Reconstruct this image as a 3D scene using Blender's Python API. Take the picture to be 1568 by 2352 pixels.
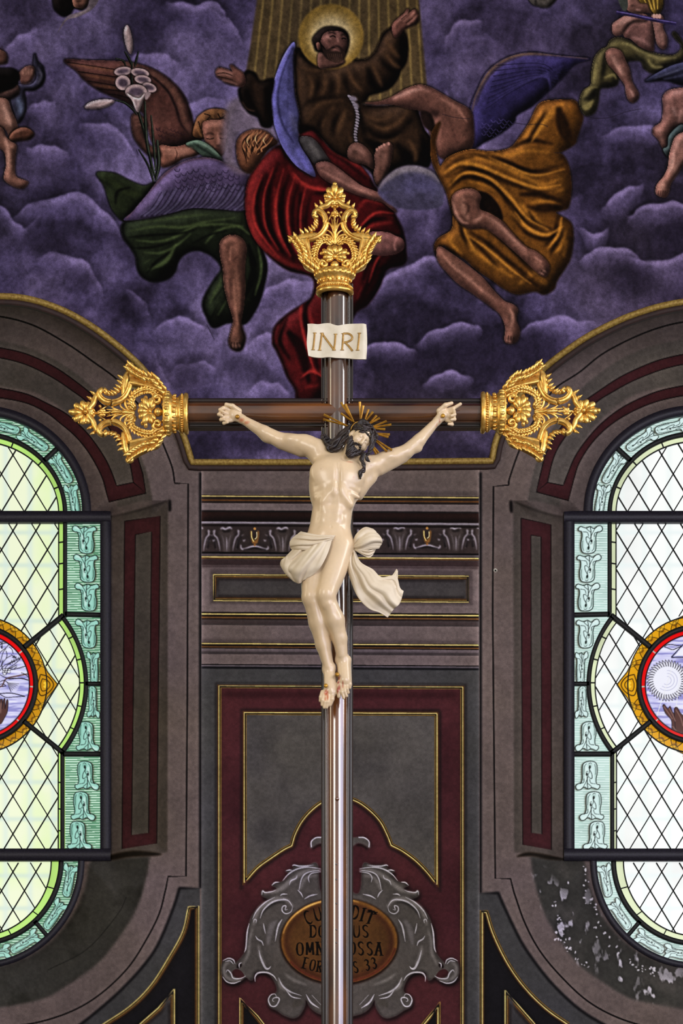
import bpy, bmesh, math, random
import numpy as np
from mathutils import Vector, Matrix

random.seed(7)
RNG = np.random.default_rng(11)
SC = bpy.context.scene
COL = SC.collection
for _o in list(bpy.data.objects):
    bpy.data.objects.remove(_o, do_unlink=True)

# ------------------------------------------------------------------ camera
FPX, CX, HV, CAMZ = 5000.0, 784.0, 2900.0, 1.7      # focal length in photo pixels, axis column, horizon row, eye height
cd = bpy.data.cameras.new('camera')
cd.sensor_fit = 'VERTICAL'; cd.sensor_height = 36.0; cd.sensor_width = 24.0
cd.lens = FPX * 36.0 / 2352.0
cd.shift_y = (HV - 1176.0) / 2352.0
cd.clip_end = 200
cam = bpy.data.objects.new('camera', cd); COL.objects.link(cam)
cam.location = (0, 0, CAMZ); cam.rotation_euler = (math.pi / 2, 0, 0)
SC.camera = cam

def P(u, v, d):
    return ((u - CX) * d / FPX, d, CAMZ + (HV - v) * d / FPX)

# ------------------------------------------------------------------ light
SC.view_settings.view_transform = 'Standard'
SC.view_settings.look = 'None'
SC.view_settings.exposure = 0.0
SC.view_settings.gamma = 1.0
SC.view_settings.use_curve_mapping = False
wd = bpy.data.worlds.new('daylight'); SC.world = wd; wd.use_nodes = True
wb = wd.node_tree.nodes['Background']
wb.inputs[0].default_value = (1.0, 0.96, 0.91, 1); wb.inputs[1].default_value = 0.46
def area(name, loc, target, sx, sy, power, color):
    l = bpy.data.lights.new(name, 'AREA'); l.shape = 'RECTANGLE'; l.size = sx; l.size_y = sy
    l.energy = power; l.color = color
    o = bpy.data.objects.new(name, l); COL.objects.link(o); o.location = loc
    o.rotation_euler = (Vector(target) - Vector(loc)).to_track_quat('-Z', 'Y').to_euler()
    return o
area('nave_window_light', (5.5, -3.0, 7.5), (0.0, 13.0, 6.0), 3.0, 5.0, 430, (1.0, 0.96, 0.90))
area('nave_window_light', (-6.0, -2.0, 7.0), (0.0, 13.0, 6.0), 3.0, 5.0, 470, (1.0, 0.94, 0.86))
area('choir_window_light', (5.6, 8.0, 7.5), (0.0, 9.6, 6.0), 1.2, 3.6, 165, (1.0, 0.97, 0.97))
area('choir_window_light', (4.6, 4.2, 5.0), (0.0, 10.0, 4.3), 6.4, 3.6, 320, (0.72, 0.74, 1.0))
area('choir_window_light', (-5.6, 8.2, 6.6), (0.0, 9.6, 5.6), 1.0, 3.6, 62, (1.0, 0.86, 0.62))

# ------------------------------------------------------------------ tagging
def tag(o, label=None, cat=None, group=None, kind=None):
    if label: o['label'] = label
    if cat: o['category'] = cat
    if group: o['group'] = group
    if kind: o['kind'] = kind
    return o
def link(name, me, parent=None, mat=None):
    o = bpy.data.objects.new(name, me); COL.objects.link(o)
    if parent is not None: o.parent = parent
    if mat is not None: me.materials.append(mat)
    return o
def empty(name, loc=(0, 0, 0)):
    o = bpy.data.objects.new(name, None); COL.objects.link(o); o.location = loc; o.empty_display_size = .1
    return o
def mesh_np(name, V, Fc, smooth=True):
    """V (n,3), Fc (m,4) or (m,3) ints"""
    me = bpy.data.meshes.new(name)
    V = np.asarray(V, np.float32); Fc = np.asarray(Fc, np.int32)
    k = Fc.shape[1]; n = len(Fc)
    me.vertices.add(len(V)); me.vertices.foreach_set('co', V.ravel())
    me.loops.add(n * k); me.loops.foreach_set('vertex_index', Fc.ravel())
    me.polygons.add(n); me.polygons.foreach_set('loop_start', np.arange(0, n * k, k, dtype=np.int32))
    try: me.polygons.foreach_set('loop_total', np.full(n, k, np.int32))
    except Exception: pass
    if smooth: me.polygons.foreach_set('use_smooth', np.ones(n, bool))
    me.update(calc_edges=True)
    return me
def s2l(c):
    c = np.asarray(c, np.float32)
    return np.where(c <= .04045, c / 12.92, ((c + .055) / 1.055) ** 2.4)
def set_colors(me, rgb):
    a = me.color_attributes.new('paint', 'FLOAT_COLOR', 'POINT')
    out = np.ones((len(rgb), 4), np.float32); out[:, :3] = s2l(np.clip(rgb, 0, 1))
    a.data.foreach_set('color', out.ravel())

# ------------------------------------------------------------------ materials
def nodes(m):
    m.use_nodes = True; nt = m.node_tree
    return nt, nt.nodes, nt.links, nt.nodes['Principled BSDF']
def paint_mat(name, rough=.85, spec=.2, grain=.35, scale=260, bump=.15, emit=0.0):
    """pigment stored per point, broken up by a plaster grain"""
    m = bpy.data.materials.new(name); nt, N, L, b = nodes(m)
    at = N.new('ShaderNodeAttribute'); at.attribute_name = 'paint'
    tc = N.new('ShaderNodeTexCoord')
    nz = N.new('ShaderNodeTexNoise'); nz.inputs['Scale'].default_value = scale; nz.inputs['Detail'].default_value = 3
    L.new(tc.outputs['Object'], nz.inputs['Vector'])
    mr = N.new('ShaderNodeMapRange'); mr.inputs[1].default_value = .25; mr.inputs[2].default_value = .75
    mr.inputs[3].default_value = 1 - grain; mr.inputs[4].default_value = 1 + grain
    L.new(nz.outputs['Fac'], mr.inputs[0])
    mx = N.new('ShaderNodeVectorMath'); mx.operation = 'SCALE'
    L.new(at.outputs['Color'], mx.inputs[0]); L.new(mr.outputs[0], mx.inputs[3])
    L.new(mx.outputs[0], b.inputs['Base Color'])
    b.inputs['Roughness'].default_value = rough; b.inputs['Specular IOR Level'].default_value = spec
    if emit:
        L.new(at.outputs['Color'], b.inputs['Emission Color']); b.inputs['Emission Strength'].default_value = emit
        b.inputs['Base Color'].default_value = (0, 0, 0, 1)
        for l in list(b.inputs['Base Color'].links): L.remove(l)
    elif bump:
        bp = N.new('ShaderNodeBump'); bp.inputs['Strength'].default_value = bump; bp.inputs['Distance'].default_value = .004
        L.new(nz.outputs['Fac'], bp.inputs['Height']); L.new(bp.outputs[0], b.inputs['Normal'])
    return m
def plain_mat(name, c, c2=None, rough=.5, metal=0.0, scale=40, spec=.5, bump=0.0, stretch=(1, 1, 1), coat=0.0, detail=4, lo=.35, hi=.65):
    m = bpy.data.materials.new(name); nt, N, L, b = nodes(m)
    tc = N.new('ShaderNodeTexCoord'); mp = N.new('ShaderNodeMapping'); mp.inputs['Scale'].default_value = stretch
    nz = N.new('ShaderNodeTexNoise'); nz.inputs['Scale'].default_value = scale; nz.inputs['Detail'].default_value = detail
    L.new(tc.outputs['Object'], mp.inputs[0]); L.new(mp.outputs[0], nz.inputs['Vector'])
    cr = N.new('ShaderNodeValToRGB')
    cr.color_ramp.elements[0].position = lo; cr.color_ramp.elements[1].position = hi
    f = lambda x: tuple(float(v) for v in s2l(np.array(x) / 255.0)) + (1,)
    cr.color_ramp.elements[0].color = f(c); cr.color_ramp.elements[1].color = f(c2 or c)
    L.new(nz.outputs['Fac'], cr.inputs[0]); L.new(cr.outputs[0], b.inputs['Base Color'])
    b.inputs['Roughness'].default_value = rough; b.inputs['Metallic'].default_value = metal
    b.inputs['Specular IOR Level'].default_value = spec; b.inputs['Coat Weight'].default_value = coat
    b.inputs['Coat Roughness'].default_value = .17; b.inputs['Coat IOR'].default_value = 2.1
    if bump:
        bp = N.new('ShaderNodeBump'); bp.inputs['Strength'].default_value = bump; bp.inputs['Distance'].default_value = .003
        L.new(nz.outputs['Fac'], bp.inputs['Height']); L.new(bp.outputs[0], b.inputs['Normal'])
    return m

# ------------------------------------------------------------------ brushes: a canvas of pigment laid on a surface
def smooth(pts, closed=False, n=6):
    p = np.asarray(pts, float)
    if len(p) < 3: return p
    if closed: q = np.vstack([p[-1], p, p[0], p[1]])
    else: q = np.vstack([2 * p[0] - p[1], p, 2 * p[-1] - p[-2]])
    out = []
    t = np.linspace(0, 1, n, endpoint=False)[:, None]
    for i in range(1, len(q) - 2):
        a, b, c, d = q[i - 1], q[i], q[i + 1], q[i + 2]
        out.append(.5 * ((2 * b) + (c - a) * t + (2 * a - 5 * b + 4 * c - d) * t * t + (3 * b - a - 3 * c + d) * t ** 3))
    out = np.vstack(out)
    return out if closed else np.vstack([out, p[-1]])
def parse(s, k=1.0, ox=0.0, oy=0.0):
    a = np.array([float(x) for x in s.replace(',', ' ').split()]).reshape(-1, 2)
    return a / k + (ox, oy)
def ribbon(pts, w, sm=True, n=6):
    p = smooth(pts, False, n) if sm else np.asarray(pts, float)
    w = np.atleast_1d(np.asarray(w, float)); ws = np.interp(np.linspace(0, 1, len(p)), np.linspace(0, 1, len(w)), w) if len(w) > 1 else np.full(len(p), w[0])
    t = np.gradient(p, axis=0); t /= np.maximum(np.linalg.norm(t, axis=1, keepdims=True), 1e-6)
    nn = np.stack([-t[:, 1], t[:, 0]], 1) * ws[:, None] * .5
    return np.vstack([p + nn, (p - nn)[::-1]])
def ell(cx, cy, rx, ry, ang=0, n=40, a0=0, a1=360):
    t = np.radians(np.linspace(a0, a1, n, endpoint=(a1 - a0 < 359)))
    x, y = rx * np.cos(t), ry * np.sin(t); c, s = math.cos(math.radians(ang)), math.sin(math.radians(ang))
    return np.stack([cx + x * c - y * s, cy + x * s + y * c], 1)
def boxblur(a, r):
    r = int(r)
    if r < 1: return a
    for ax in (0, 1):
        pad = [(0, 0), (0, 0)]; pad[ax] = (r + 1, r)
        c = np.cumsum(np.pad(a, pad), axis=ax)
        a = (c[2 * r + 1:] - c[:-2 * r - 1]) / (2 * r + 1) if ax == 0 else (c[:, 2 * r + 1:] - c[:, :-2 * r - 1]) / (2 * r + 1)
    return a
class Canvas:
    def __init__(s, u0, v0, u1, v1, step, base=(0, 0, 0)):
        s.u0, s.v0, s.step = u0, v0, step
        s.w = int(round((u1 - u0) / step)) + 1; s.h = int(round((v1 - v0) / step)) + 1
        s.rgb = np.empty((s.h, s.w, 3), np.float32); s.rgb[:] = np.array(base, np.float32) / 255
        s.id = np.zeros((s.h, s.w), np.int32)
        s.U, s.V = np.meshgrid(u0 + np.arange(s.w) * step, v0 + np.arange(s.h) * step)
    def mask(s, pts, soft=0.0, ss=3):
        p = (np.asarray(pts, float) - (s.u0, s.v0)) / s.step
        r = int(round(soft / s.step)); pad = 2 * r + 2
        x0 = max(0, int(p[:, 0].min()) - pad); x1 = min(s.w, int(p[:, 0].max()) + pad + 2)
        y0 = max(0, int(p[:, 1].min()) - pad); y1 = min(s.h, int(p[:, 1].max()) + pad + 2)
        if x1 <= x0 or y1 <= y0: return None
        h, w = y1 - y0, x1 - x0
        a = p - (x0, y0) + .5; b = np.roll(a, -1, axis=0)
        ys = (np.arange(h * ss) + .5) / ss
        ya, yb = a[:, 1][:, None], b[:, 1][:, None]
        e, k = np.nonzero((ya <= ys) != (yb <= ys))
        acc = np.zeros((h, w + 2))
        if len(e):
            A, B = a[e], b[e]
            x = np.clip(A[:, 0] + (ys[k] - A[:, 1]) * (B[:, 0] - A[:, 0]) / (B[:, 1] - A[:, 1]), 0, w)
            sg = np.where(B[:, 1] > A[:, 1], 1.0, -1.0); xi = x.astype(int); fx = x - xi
            np.add.at(acc, (k // ss, xi), sg * (1 - fx)); np.add.at(acc, (k // ss, xi + 1), sg * fx)
        m = np.clip(np.abs(np.cumsum(acc, 1)[:, :w] / ss), 0, 1)
        if r: m = boxblur(boxblur(m, r), r)
        return (y0, x0, m)
    def comp(s, mk, color, alpha=1.0, clip=None, ident=None):
        if mk is None: return
        y0, x0, m = mk; h, w = m.shape
        if clip is not None:
            cy, cx, cm = clip; full = np.zeros_like(m)
            ya, yb = max(y0, cy), min(y0 + h, cy + cm.shape[0]); xa, xb = max(x0, cx), min(x0 + w, cx + cm.shape[1])
            if yb <= ya or xb <= xa: return
            full[ya - y0:yb - y0, xa - x0:xb - x0] = cm[ya - cy:yb - cy, xa - cx:xb - cx]
            m = m * full
        sl = s.rgb[y0:y0 + h, x0:x0 + w]
        sl += (m * alpha)[..., None] * (np.array(color, np.float32) / 255 - sl)
        if ident is not None: s.id[y0:y0 + h, x0:x0 + w][m > .5] = ident
    def fill(s, pts, color, soft=0, sm=True, clip=None, ident=None, alpha=1.0):
        p = smooth(pts, True) if sm else np.asarray(pts, float)
        m = s.mask(p, soft); s.comp(m, color, alpha, clip, ident); return m
    def line(s, pts, w, color, soft=0, clip=None, alpha=1.0, sm=True, ident=None):
        s.comp(s.mask(ribbon(pts, w, sm), soft), color, alpha, clip, ident)
def vnoise(U, V, scale, seed):
    r = np.random.default_rng(seed); g = r.random((256, 256)).astype(np.float32)
    x = U / scale + 37.3; y = V / scale + 91.7
    xi = np.floor(x).astype(int); yi = np.floor(y).astype(int); fx = x - xi; fy = y - yi
    fx = fx * fx * (3 - 2 * fx); fy = fy * fy * (3 - 2 * fy)
    f = lambda a, b: g[b & 255, a & 255]
    return (f(xi, yi) * (1 - fx) + f(xi + 1, yi) * fx) * (1 - fy) + (f(xi, yi + 1) * (1 - fx) + f(xi + 1, yi + 1) * fx) * fy
def fbm(U, V, scale, seed, oct=4):
    o = 0; a = .5; t = 0
    for i in range(oct):
        o = o + a * vnoise(U, V, scale / 2 ** i, seed + i); t += a; a *= .5
    return o / t
# ------------------------------------------------------------------ the painted vault: pigment
VS = 1.5
VC = Canvas(-205, -165, 1775, 1095, VS)
REG = {'1': (2.8, 0, 0), '2': (2.8, 460, 0), '3': (2.8, 1008, 0), '4': (2.8, 0, 380), '5': (2.8, 460, 280), '6': (2.579, 960, 280), '0': (1, 0, 0)}
FIG = {}
def rp(s):
    k, ox, oy = REG[s[0]]; return parse(s[1:], k, ox, oy)
CUR = [0, None]
def fig(name):
    FIG[name] = FIG.get(name, len(FIG) + 1); CUR[0] = FIG[name]
def B(s, color, soft=0, clip=None, alpha=1.0, edge=True, sm=True):
    """a painted body with a darker contour; later strokes may be kept inside it"""
    pts = rp(s)
    if edge: VC.line(np.vstack([pts, pts[:2]]), 5, [c * .35 for c in color], 1.5, alpha=.7)
    m = VC.fill(pts, color, soft, sm, clip, CUR[0], alpha); CUR[1] = m
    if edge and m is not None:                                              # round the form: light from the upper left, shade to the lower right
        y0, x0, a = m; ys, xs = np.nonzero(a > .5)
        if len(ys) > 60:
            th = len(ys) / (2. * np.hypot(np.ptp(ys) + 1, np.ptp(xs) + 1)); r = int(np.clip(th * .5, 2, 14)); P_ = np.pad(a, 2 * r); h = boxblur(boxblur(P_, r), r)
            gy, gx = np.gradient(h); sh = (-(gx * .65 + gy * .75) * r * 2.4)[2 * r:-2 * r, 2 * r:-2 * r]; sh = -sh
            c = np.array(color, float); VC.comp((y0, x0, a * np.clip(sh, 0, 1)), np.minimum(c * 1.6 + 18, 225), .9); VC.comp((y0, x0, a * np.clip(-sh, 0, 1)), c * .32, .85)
    return m
def S(s, w, color, soft=1.5, alpha=.8, clip=True):
    if np.ndim(w) == 0 and w >= 4: w = [w * .45, w * 1.1, w * 1.1, w * .4]
    VC.line(rp(s), w, color, soft, CUR[1] if clip is True else clip, alpha)
def Q(s, rx, ry, color, soft=0, ang=0, alpha=1.0, ident=False, clip=None):
    c = rp(s)[0]; m = VC.mask(ell(c[0], c[1], rx, ry, ang), soft); VC.comp(m, color, alpha, clip, CUR[0] if ident else None); return m
def rim(m, color, w=6, alpha=.6, dx=0, dy=0):
    """turn the edge of a painted body darker (modelling by the painter)"""
    if m is None: return
    y0, x0, a = m; e = np.clip(a - boxblur(boxblur(a, int(w / VS)), int(w / VS)), 0, 1) * 2
    VC.comp((y0, x0, np.clip(e, 0, 1) * a), color, alpha)

U, V = VC.U, VC.V
wx = (fbm(U, V, 230, 5) - .5) * 170; wy = (fbm(U, V, 230, 15) - .5) * 170
n1 = fbm(U + wx, V + wy, 250, 3, 5); n2 = fbm(U + wx * .6, V + wy * .6, 85, 23, 4); n3 = fbm(U * 1.0, V * 1.6, 26, 33, 3)
lum = np.clip((n1 - .5) * 2.6 + (n2 - .5) * .8 + (n3 - .5) * .22 + .44, 0, 1)[..., None]
c0, c1, c2 = np.array([40, 33, 56.]), np.array([74, 63, 104.]), np.array([108, 94, 142.])
sky = np.where(lum < .5, c0 + (c1 - c0) * lum * 2, c1 + (c2 - c1) * (lum - .5) * 2)
warm = np.clip((fbm(U, V, 300, 71) - .5) * 3, 0, 1)[..., None]
sky = sky * (1 - .35 * warm) + np.array([84, 72, 88.]) * .35 * warm
VC.rgb[:] = (sky / 255).astype(np.float32)
DK, MD, LT, HL = (42, 34, 58), (82, 70, 114), (112, 96, 150), (142, 124, 180)
def cloud(pts, w, hl=HL, body=LT, al=.62, side=1):
    """a billow: lumpy lit edge fading down into its own body, dark hollow behind it"""
    p = smooth(rp(pts), False, 10); t = np.linspace(0, 1, len(p))
    j = np.cumsum(RNG.normal(0, 1.0, len(p))); j -= np.linspace(j[0], j[-1], len(p))
    p[:, 1] += j * .9 + 3 * np.sin(t * 17 + w); p[:, 0] += 2 * np.sin(t * 23)
    H = w * 4.2; taper = np.sin(np.clip(t, .02, .98) * np.pi)[:, None] ** .6
    dn = lambda k: p + np.hstack([np.zeros((len(p), 1)), taper * k * side])
    inside = VC.mask(np.vstack([p, dn(H)[::-1]]), 2.2)
    if inside is None: return
    VC.comp(VC.mask(np.vstack([dn(-w * 1.6), dn(w * .2)[::-1]]), 7), DK, al * .6)
    VC.comp(VC.mask(np.vstack([p, dn(H * .62)[::-1]]), 12), body, al * .8, inside)
    VC.comp(VC.mask(np.vstack([p, dn(H * .22)[::-1]]), 7), hl, al * .85, inside)
    q = dn(w * .35); VC.line(q[::3], [1, w * .5, w * .7, w * .5, 1], hl, 3, inside, al * .6)
for s, w in [("0 30 500 70 465 130 446 190 447 225 470 262 510 285 560", 22), ("0 85 590 120 580 165 585 200 605 225 640 240 690", 20), ("0 0 130 30 90 70 70 90 60", 16),
             ("0 -30 470 10 480 38 510 60 520 95 490", 14), ("0 0 215 20 190 60 185 80 200", 10), ("0 180 285 225 282 270 300 300 340 320 390", 16), ("0 60 340 110 330 160 350", 18),
             ("0 400 290 430 240 470 226 520 226", 12), ("0 480 20 520 40 545 70 560 110", 16), ("0 380 0 440 10 500 5 520 40", 20), ("0 290 140 330 120 390 130 420 160", 14),
             ("0 1020 120 1025 80 1045 52 1080 42 1110 50", 14), ("0 1020 200 1040 240 1070 250 1100 300", 14), ("0 1380 310 1430 292 1480 290 1520 300 1540 330", 14),
             ("0 1440 500 1480 470 1540 462 1600 470", 18), ("0 1330 600 1360 570 1420 565 1480 600", 16), ("0 1440 590 1520 600 1570 585 1620 590", 18), ("0 1190 760 1230 735 1280 725 1330 735 1370 740", 14),
             ("0 830 690 880 640 930 610 990 590 1040 600", 18), ("0 950 790 1010 750 1070 740 1110 760", 14), ("0 820 820 870 780 930 790 960 810", 14), ("0 970 880 1030 850 1090 870", 14),
             ("0 560 900 600 880 640 885 670 910", 12), ("0 350 760 400 730 450 740 490 770", 16), ("0 380 860 420 830 470 830 500 850", 13), ("0 590 690 630 650 680 640 720 650", 14), ("0 350 800 380 860 395 890", 10),
             ("0 560 800 600 770 640 765", 12), ("0 1380 480 1420 440 1480 420", 18), ("0 1090 420 1150 400 1200 410", 10), ("0 1330 520 1370 540 1400 520", 14), ("0 290 660 330 690 350 740", 14), ("0 60 250 100 230 130 235", 14),
             ("0 -180 300 -120 270 -60 280", 18), ("0 -170 560 -110 520 -50 540", 20), ("0 1600 250 1660 230 1740 260", 18), ("0 1620 420 1680 400 1760 430", 18), ("0 1610 640 1680 610 1750 640", 18), ("0 200 -60 280 -90 360 -70", 18), ("0 1050 -70 1150 -100 1250 -60", 18)]:
    cloud(s, w)
for s, rx, ry, a in [("0 430 860", 45, 40, .6), ("0 190 640", 40, 22, .5), ("0 300 700", 60, 35, .5), ("0 110 545", 60, 45, .55), ("0 280 560", 30, 28, .5), ("0 880 540", 60, 45, .5), ("0 1450 640", 60, 40, .6), ("0 1530 560", 40, 35, .5),
                     ("0 1250 800", 60, 40, .5), ("0 960 830", 40, 20, .6), ("0 900 900", 40, 20, .5), ("0 1370 470", 30, 25, .4), ("0 1540 700", 40, 30, .5), ("0 60 20", 70, 40, .5), ("0 330 70", 60, 40, .5), ("0 1200 60", 80, 50, .25), ("0 1040 520", 35, 60, .35),
                     ("0 560 850", 60, 30, .55), ("0 330 850", 40, 30, .4), ("0 1130 830", 60, 40, .4), ("0 620 1020", 200, 25, .55), ("0 960 1030", 180, 25, .55), ("0 90 460", 30, 18, .5), ("0 215 415", 14, 40, .3)]:
    c = rp(s)[0]; VC.comp(VC.mask(ell(c[0], c[1], rx, ry, 8), 14), DK, a)

# rays of light behind the friar
fig('painted_light_rays')
m = B("0 582 -165 966 -165 962 0 972 110 980 195 900 240 700 240 560 192 574 110 590 0", (86, 70, 46), 2, edge=False, sm=False)
for i in range(17):
    t = i / 16; xt = 606 + t * 350; xb = 576 + t * 396
    VC.line([(xt + (xt - xb) * .6, -165), (xb, 240)], 3.2, (146, 124, 66), .8, m, .75, False)
VC.line([(700, -165), (690, 240)], 80, (70, 58, 44), 20, m, .35, False)

# --- angel with the lily
fig('painted_angel_with_lily')
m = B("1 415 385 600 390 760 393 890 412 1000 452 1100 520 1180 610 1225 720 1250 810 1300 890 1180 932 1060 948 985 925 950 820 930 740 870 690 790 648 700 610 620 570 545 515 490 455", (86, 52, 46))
rim(m, (46, 26, 30), 9)
for s in ["1 430 400 600 425 760 450 900 470", "1 500 460 640 480 780 500 920 520", "1 560 520 680 540 800 560", "1 620 570 720 580 830 590", "1 680 605 760 612 850 640"]: S(s, 2.2, (40, 22, 24), .6)
for s in ["1 450 412 620 438 760 462", "1 520 480 650 500 780 525", "1 590 545 700 560 800 575"]: S(s, 5, (124, 82, 52), 2, .5)
S("1 760 410 900 440 1010 490 1100 570 1160 670 1190 780 1240 870", 10, (110, 76, 62), 4, .8); S("1 900 450 1000 510 1080 590 1130 690 1160 790 1210 860", 4, (38, 22, 26), 1.5, .9)
for i in range(26):
    S("1 %d %d %d %d %d %d" % ((lambda x, y: (x, y, x + 14, y + 12, x + 30, y))(1000 + (i * 37) % 170, 820 + (i * 53) % 110)), 1.6, (52, 30, 38), .5, .7)
S("1 1000 700 1060 760 1100 850", 24, (100, 64, 56), 8, .5)
B("1 1240 870 1262 770 1290 735 1340 705 1400 700 1455 712 1470 760 1440 980 1400 990 1330 900 1300 890", (88, 56, 34))
for s in ["1 1290 760 1330 720 1370 735", "1 1340 730 1390 712 1420 740 1390 760", "1 1400 715 1440 725 1450 760", "1 1262 800 1280 850 1300 880", "1 1300 745 1320 775 1350 760", "1 1375 720 1365 750 1385 770"]: S(s, 3, (140, 96, 58), .8, .9); 
for s in ["1 1310 730 1350 745 1330 770", "1 1400 730 1420 760 1450 740", "1 1275 780 1290 830"]: S(s, 2, (34, 20, 14), .6, .9)
m = B("1 1302 800 1340 775 1400 772 1450 775 1458 850 1450 930 1430 985 1395 990 1350 955 1318 905", (122, 80, 66)); rim(m, (70, 40, 34), 6)
S("1 1340 800 1400 790 1440 800", 14, (150, 106, 90), 4, .7); S("1 1400 850 1406 910 1400 930", 5, (150, 104, 88), 1.5, .8)
for s in ["1 1322 868 1350 855 1375 868", "1 1410 866 1430 855 1452 866", "1 1390 935 1400 940 1412 934"]: S(s, 2.6, (50, 28, 24), .8, .9)
for s in ["1 1325 890 1350 895 1375 888", "1 1412 888 1432 892 1452 886"]: S(s, 2, (40, 20, 18), .4, .95)
S("1 1385 955 1410 960", 3, (70, 34, 32), .8, .9); S("1 1340 915 1355 925", 12, (140, 84, 70), 4, .5)
m = B("1 1030 935 1120 945 1200 930 1290 930 1310 960 1260 1000 1180 1020 1110 1060 1040 1072 1025 1000", (120, 78, 64)); rim(m, (60, 34, 30), 7)
S("1 1050 975 1150 985 1260 960", 10, (156, 112, 96), 4, .8); S("1 1125 950 1138 990 1125 1030", 2, (70, 40, 34), .6)
m = B("1 850 740 890 730 935 770 945 810 930 850 960 930 1020 960 1030 1010 960 1000 900 940 860 880 845 800", (84, 54, 46)); rim(m, (40, 24, 24), 6)
for s in ["1 870 760 900 755 930 775", "1 868 785 900 775 935 795", "1 872 805 900 800 925 812"]: S(s, 3, (124, 84, 72), .8); 
B("1 1195 925 1270 902 1340 930 1400 985 1432 1030 1380 1020 1310 1005 1250 960", (70, 88, 74)); S("1 1240 920 1320 970 1400 1020", 4, (34, 46, 40), 1); S("1 1260 912 1340 945 1410 1000", 4, (120, 138, 122), 1)
# near wing and green drapery
m = B("0 222 397 262 398 300 416 332 427 356 418 345 445 318 474 287 508 262 487 250 462 239 427", (36, 44, 26)); S("0 240 405 290 440 330 450", 10, (50, 60, 32), 4); S("0 265 470 270 440 300 430", 6, (18, 22, 16), 2)
m = B("0 283 512 330 498 390 488 450 476 520 478 563 484 582 522 600 566 613 612 604 664 590 705 565 742 545 740 520 742 490 752 474 728 465 700 472 676 492 642 508 616 490 590 457 575 430 580 411 597 400 626 380 642 350 646 330 638 316 620 312 590 298 566 283 544", (28, 35, 22)); GR = m
rim(m, (14, 18, 14), 9, .8)
for s, w in [("0 300 530 360 520 420 522 470 510 540 500", 6), ("0 310 552 360 555 400 545 450 520 510 515 560 520", 6), ("0 330 580 372 580 410 560 440 535", 5), ("0 340 620 380 600 405 560", 9), ("0 330 605 345 595", 5), ("0 470 560 500 530 545 520 575 540", 6), ("0 480 700 500 660 510 640", 7), ("0 592 560 600 620 585 680", 6), ("0 500 725 520 690", 6), ("0 320 512 400 500 480 492", 4)]: S(s, w, (60, 72, 42), 1.8, .8, GR)
for s, w in [("0 295 545 350 540 420 535 460 520", 4), ("0 300 570 350 568 400 555", 4), ("0 335 630 360 600 390 580", 5), ("0 490 690 512 660", 4), ("0 570 560 582 620 560 690", 14), ("0 440 560 480 540 520 530", 4), ("0 480 740 500 700", 4)]: S(s, w, (13, 17, 12), 1.6, .85, GR)
m = B("0 504 562 514 546 535 539 556 548 566 570 562 612 563 660 560 700 555 732 556 752 563 776 557 800 545 806 531 800 525 784 530 760 535 735 525 700 515 660 512 620 506 590", (92, 60, 50)); rim(m, (44, 26, 24), 7, .8)
S("0 538 560 540 580", 18, (136, 94, 80), 6, .8); S("0 540 610 545 660 548 720", 8, (120, 82, 68), 3, .8); S("0 528 640 530 690", 5, (60, 38, 34), 2); S("0 545 740 543 775", 8, (118, 80, 66), 3); S("0 536 598 544 590", 5, (52, 30, 28), 2)
for x in (532, 538, 544, 550): S("0 %d 786 %d 801" % (x, x - 1), 1.6, (44, 24, 22), .5)
m = B("0 285 506 303 488 320 468 340 444 358 420 378 398 396 385 420 372 446 364 475 362 502 368 540 385 568 402 566 440 562 482 500 480 440 478 390 490 340 501", (72, 60, 90)); rim(m, (44, 34, 58), 8)
S("0 290 502 340 440 396 384 446 363 500 366 560 396", 7, (98, 70, 78), 2, .8)
for i in range(22):
    x = 318 + i * 11.5; y = 498 - i * .9 if x < 470 else 484; L_ = 58 - abs(i - 8) * 1.5
    VC.line([(x, y), (x + L_ * .55, y - L_ * .45), (x + L_ * 1.05, y - L_ * 1.25)], 4.5, (92, 88, 116) if i % 2 else (76, 68, 98), 1, m, .7)
    VC.line([(x + 5, y), (x + 5 + L_ * .55, y - L_ * .45), (x + 5 + L_ * 1.05, y - L_ * 1.25)], 1.6, (40, 30, 56), .5, m, .9)
for i in range(40):
    x = 400 + (i * 41) % 150; y = 388 + (i * 23) % 48
    VC.line([(x, y), (x + 5, y + 6), (x + 11, y + 5), (x + 13, y - 1)], 1.8, (42, 32, 58), .6, m, .7); VC.line([(x + 2, y), (x + 7, y + 3)], 4, (92, 76, 108), 1.2, m, .5)
# lily
GRN, WHT = (48, 56, 44), (158, 136, 134)
for s, w in [("1 850 400 845 500 870 640 890 720 940 900 985 1160", 7), ("1 930 650 935 800 950 950 1000 1150", 8), ("1 740 645 800 660 850 700 880 740", 6), ("1 1010 900 1020 1050 1000 1160", 10), ("1 970 740 985 900 1000 1100", 6), ("1 890 960 950 1060 985 1170", 5), ("1 800 330 830 380 850 430", 6), ("1 740 375 790 390 810 430", 5), ("1 890 330 875 390 865 430", 6)]:
    VC.line(rp(s), [w * .5, w, w, w * .5], (30, 36, 28), .6, ident=CUR[0]); VC.line(rp(s) + (1.2, 0), w * .3, (84, 94, 78), .5, alpha=.7)
for s in ["1 815 162 835 190 852 270 848 330 835 345 815 310 800 250 797 200", "1 545 692 575 660 640 642 700 640 735 650 700 680 640 698 580 700"]: m = B(s, WHT); rim(m, (92, 74, 80), 4); 
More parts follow.
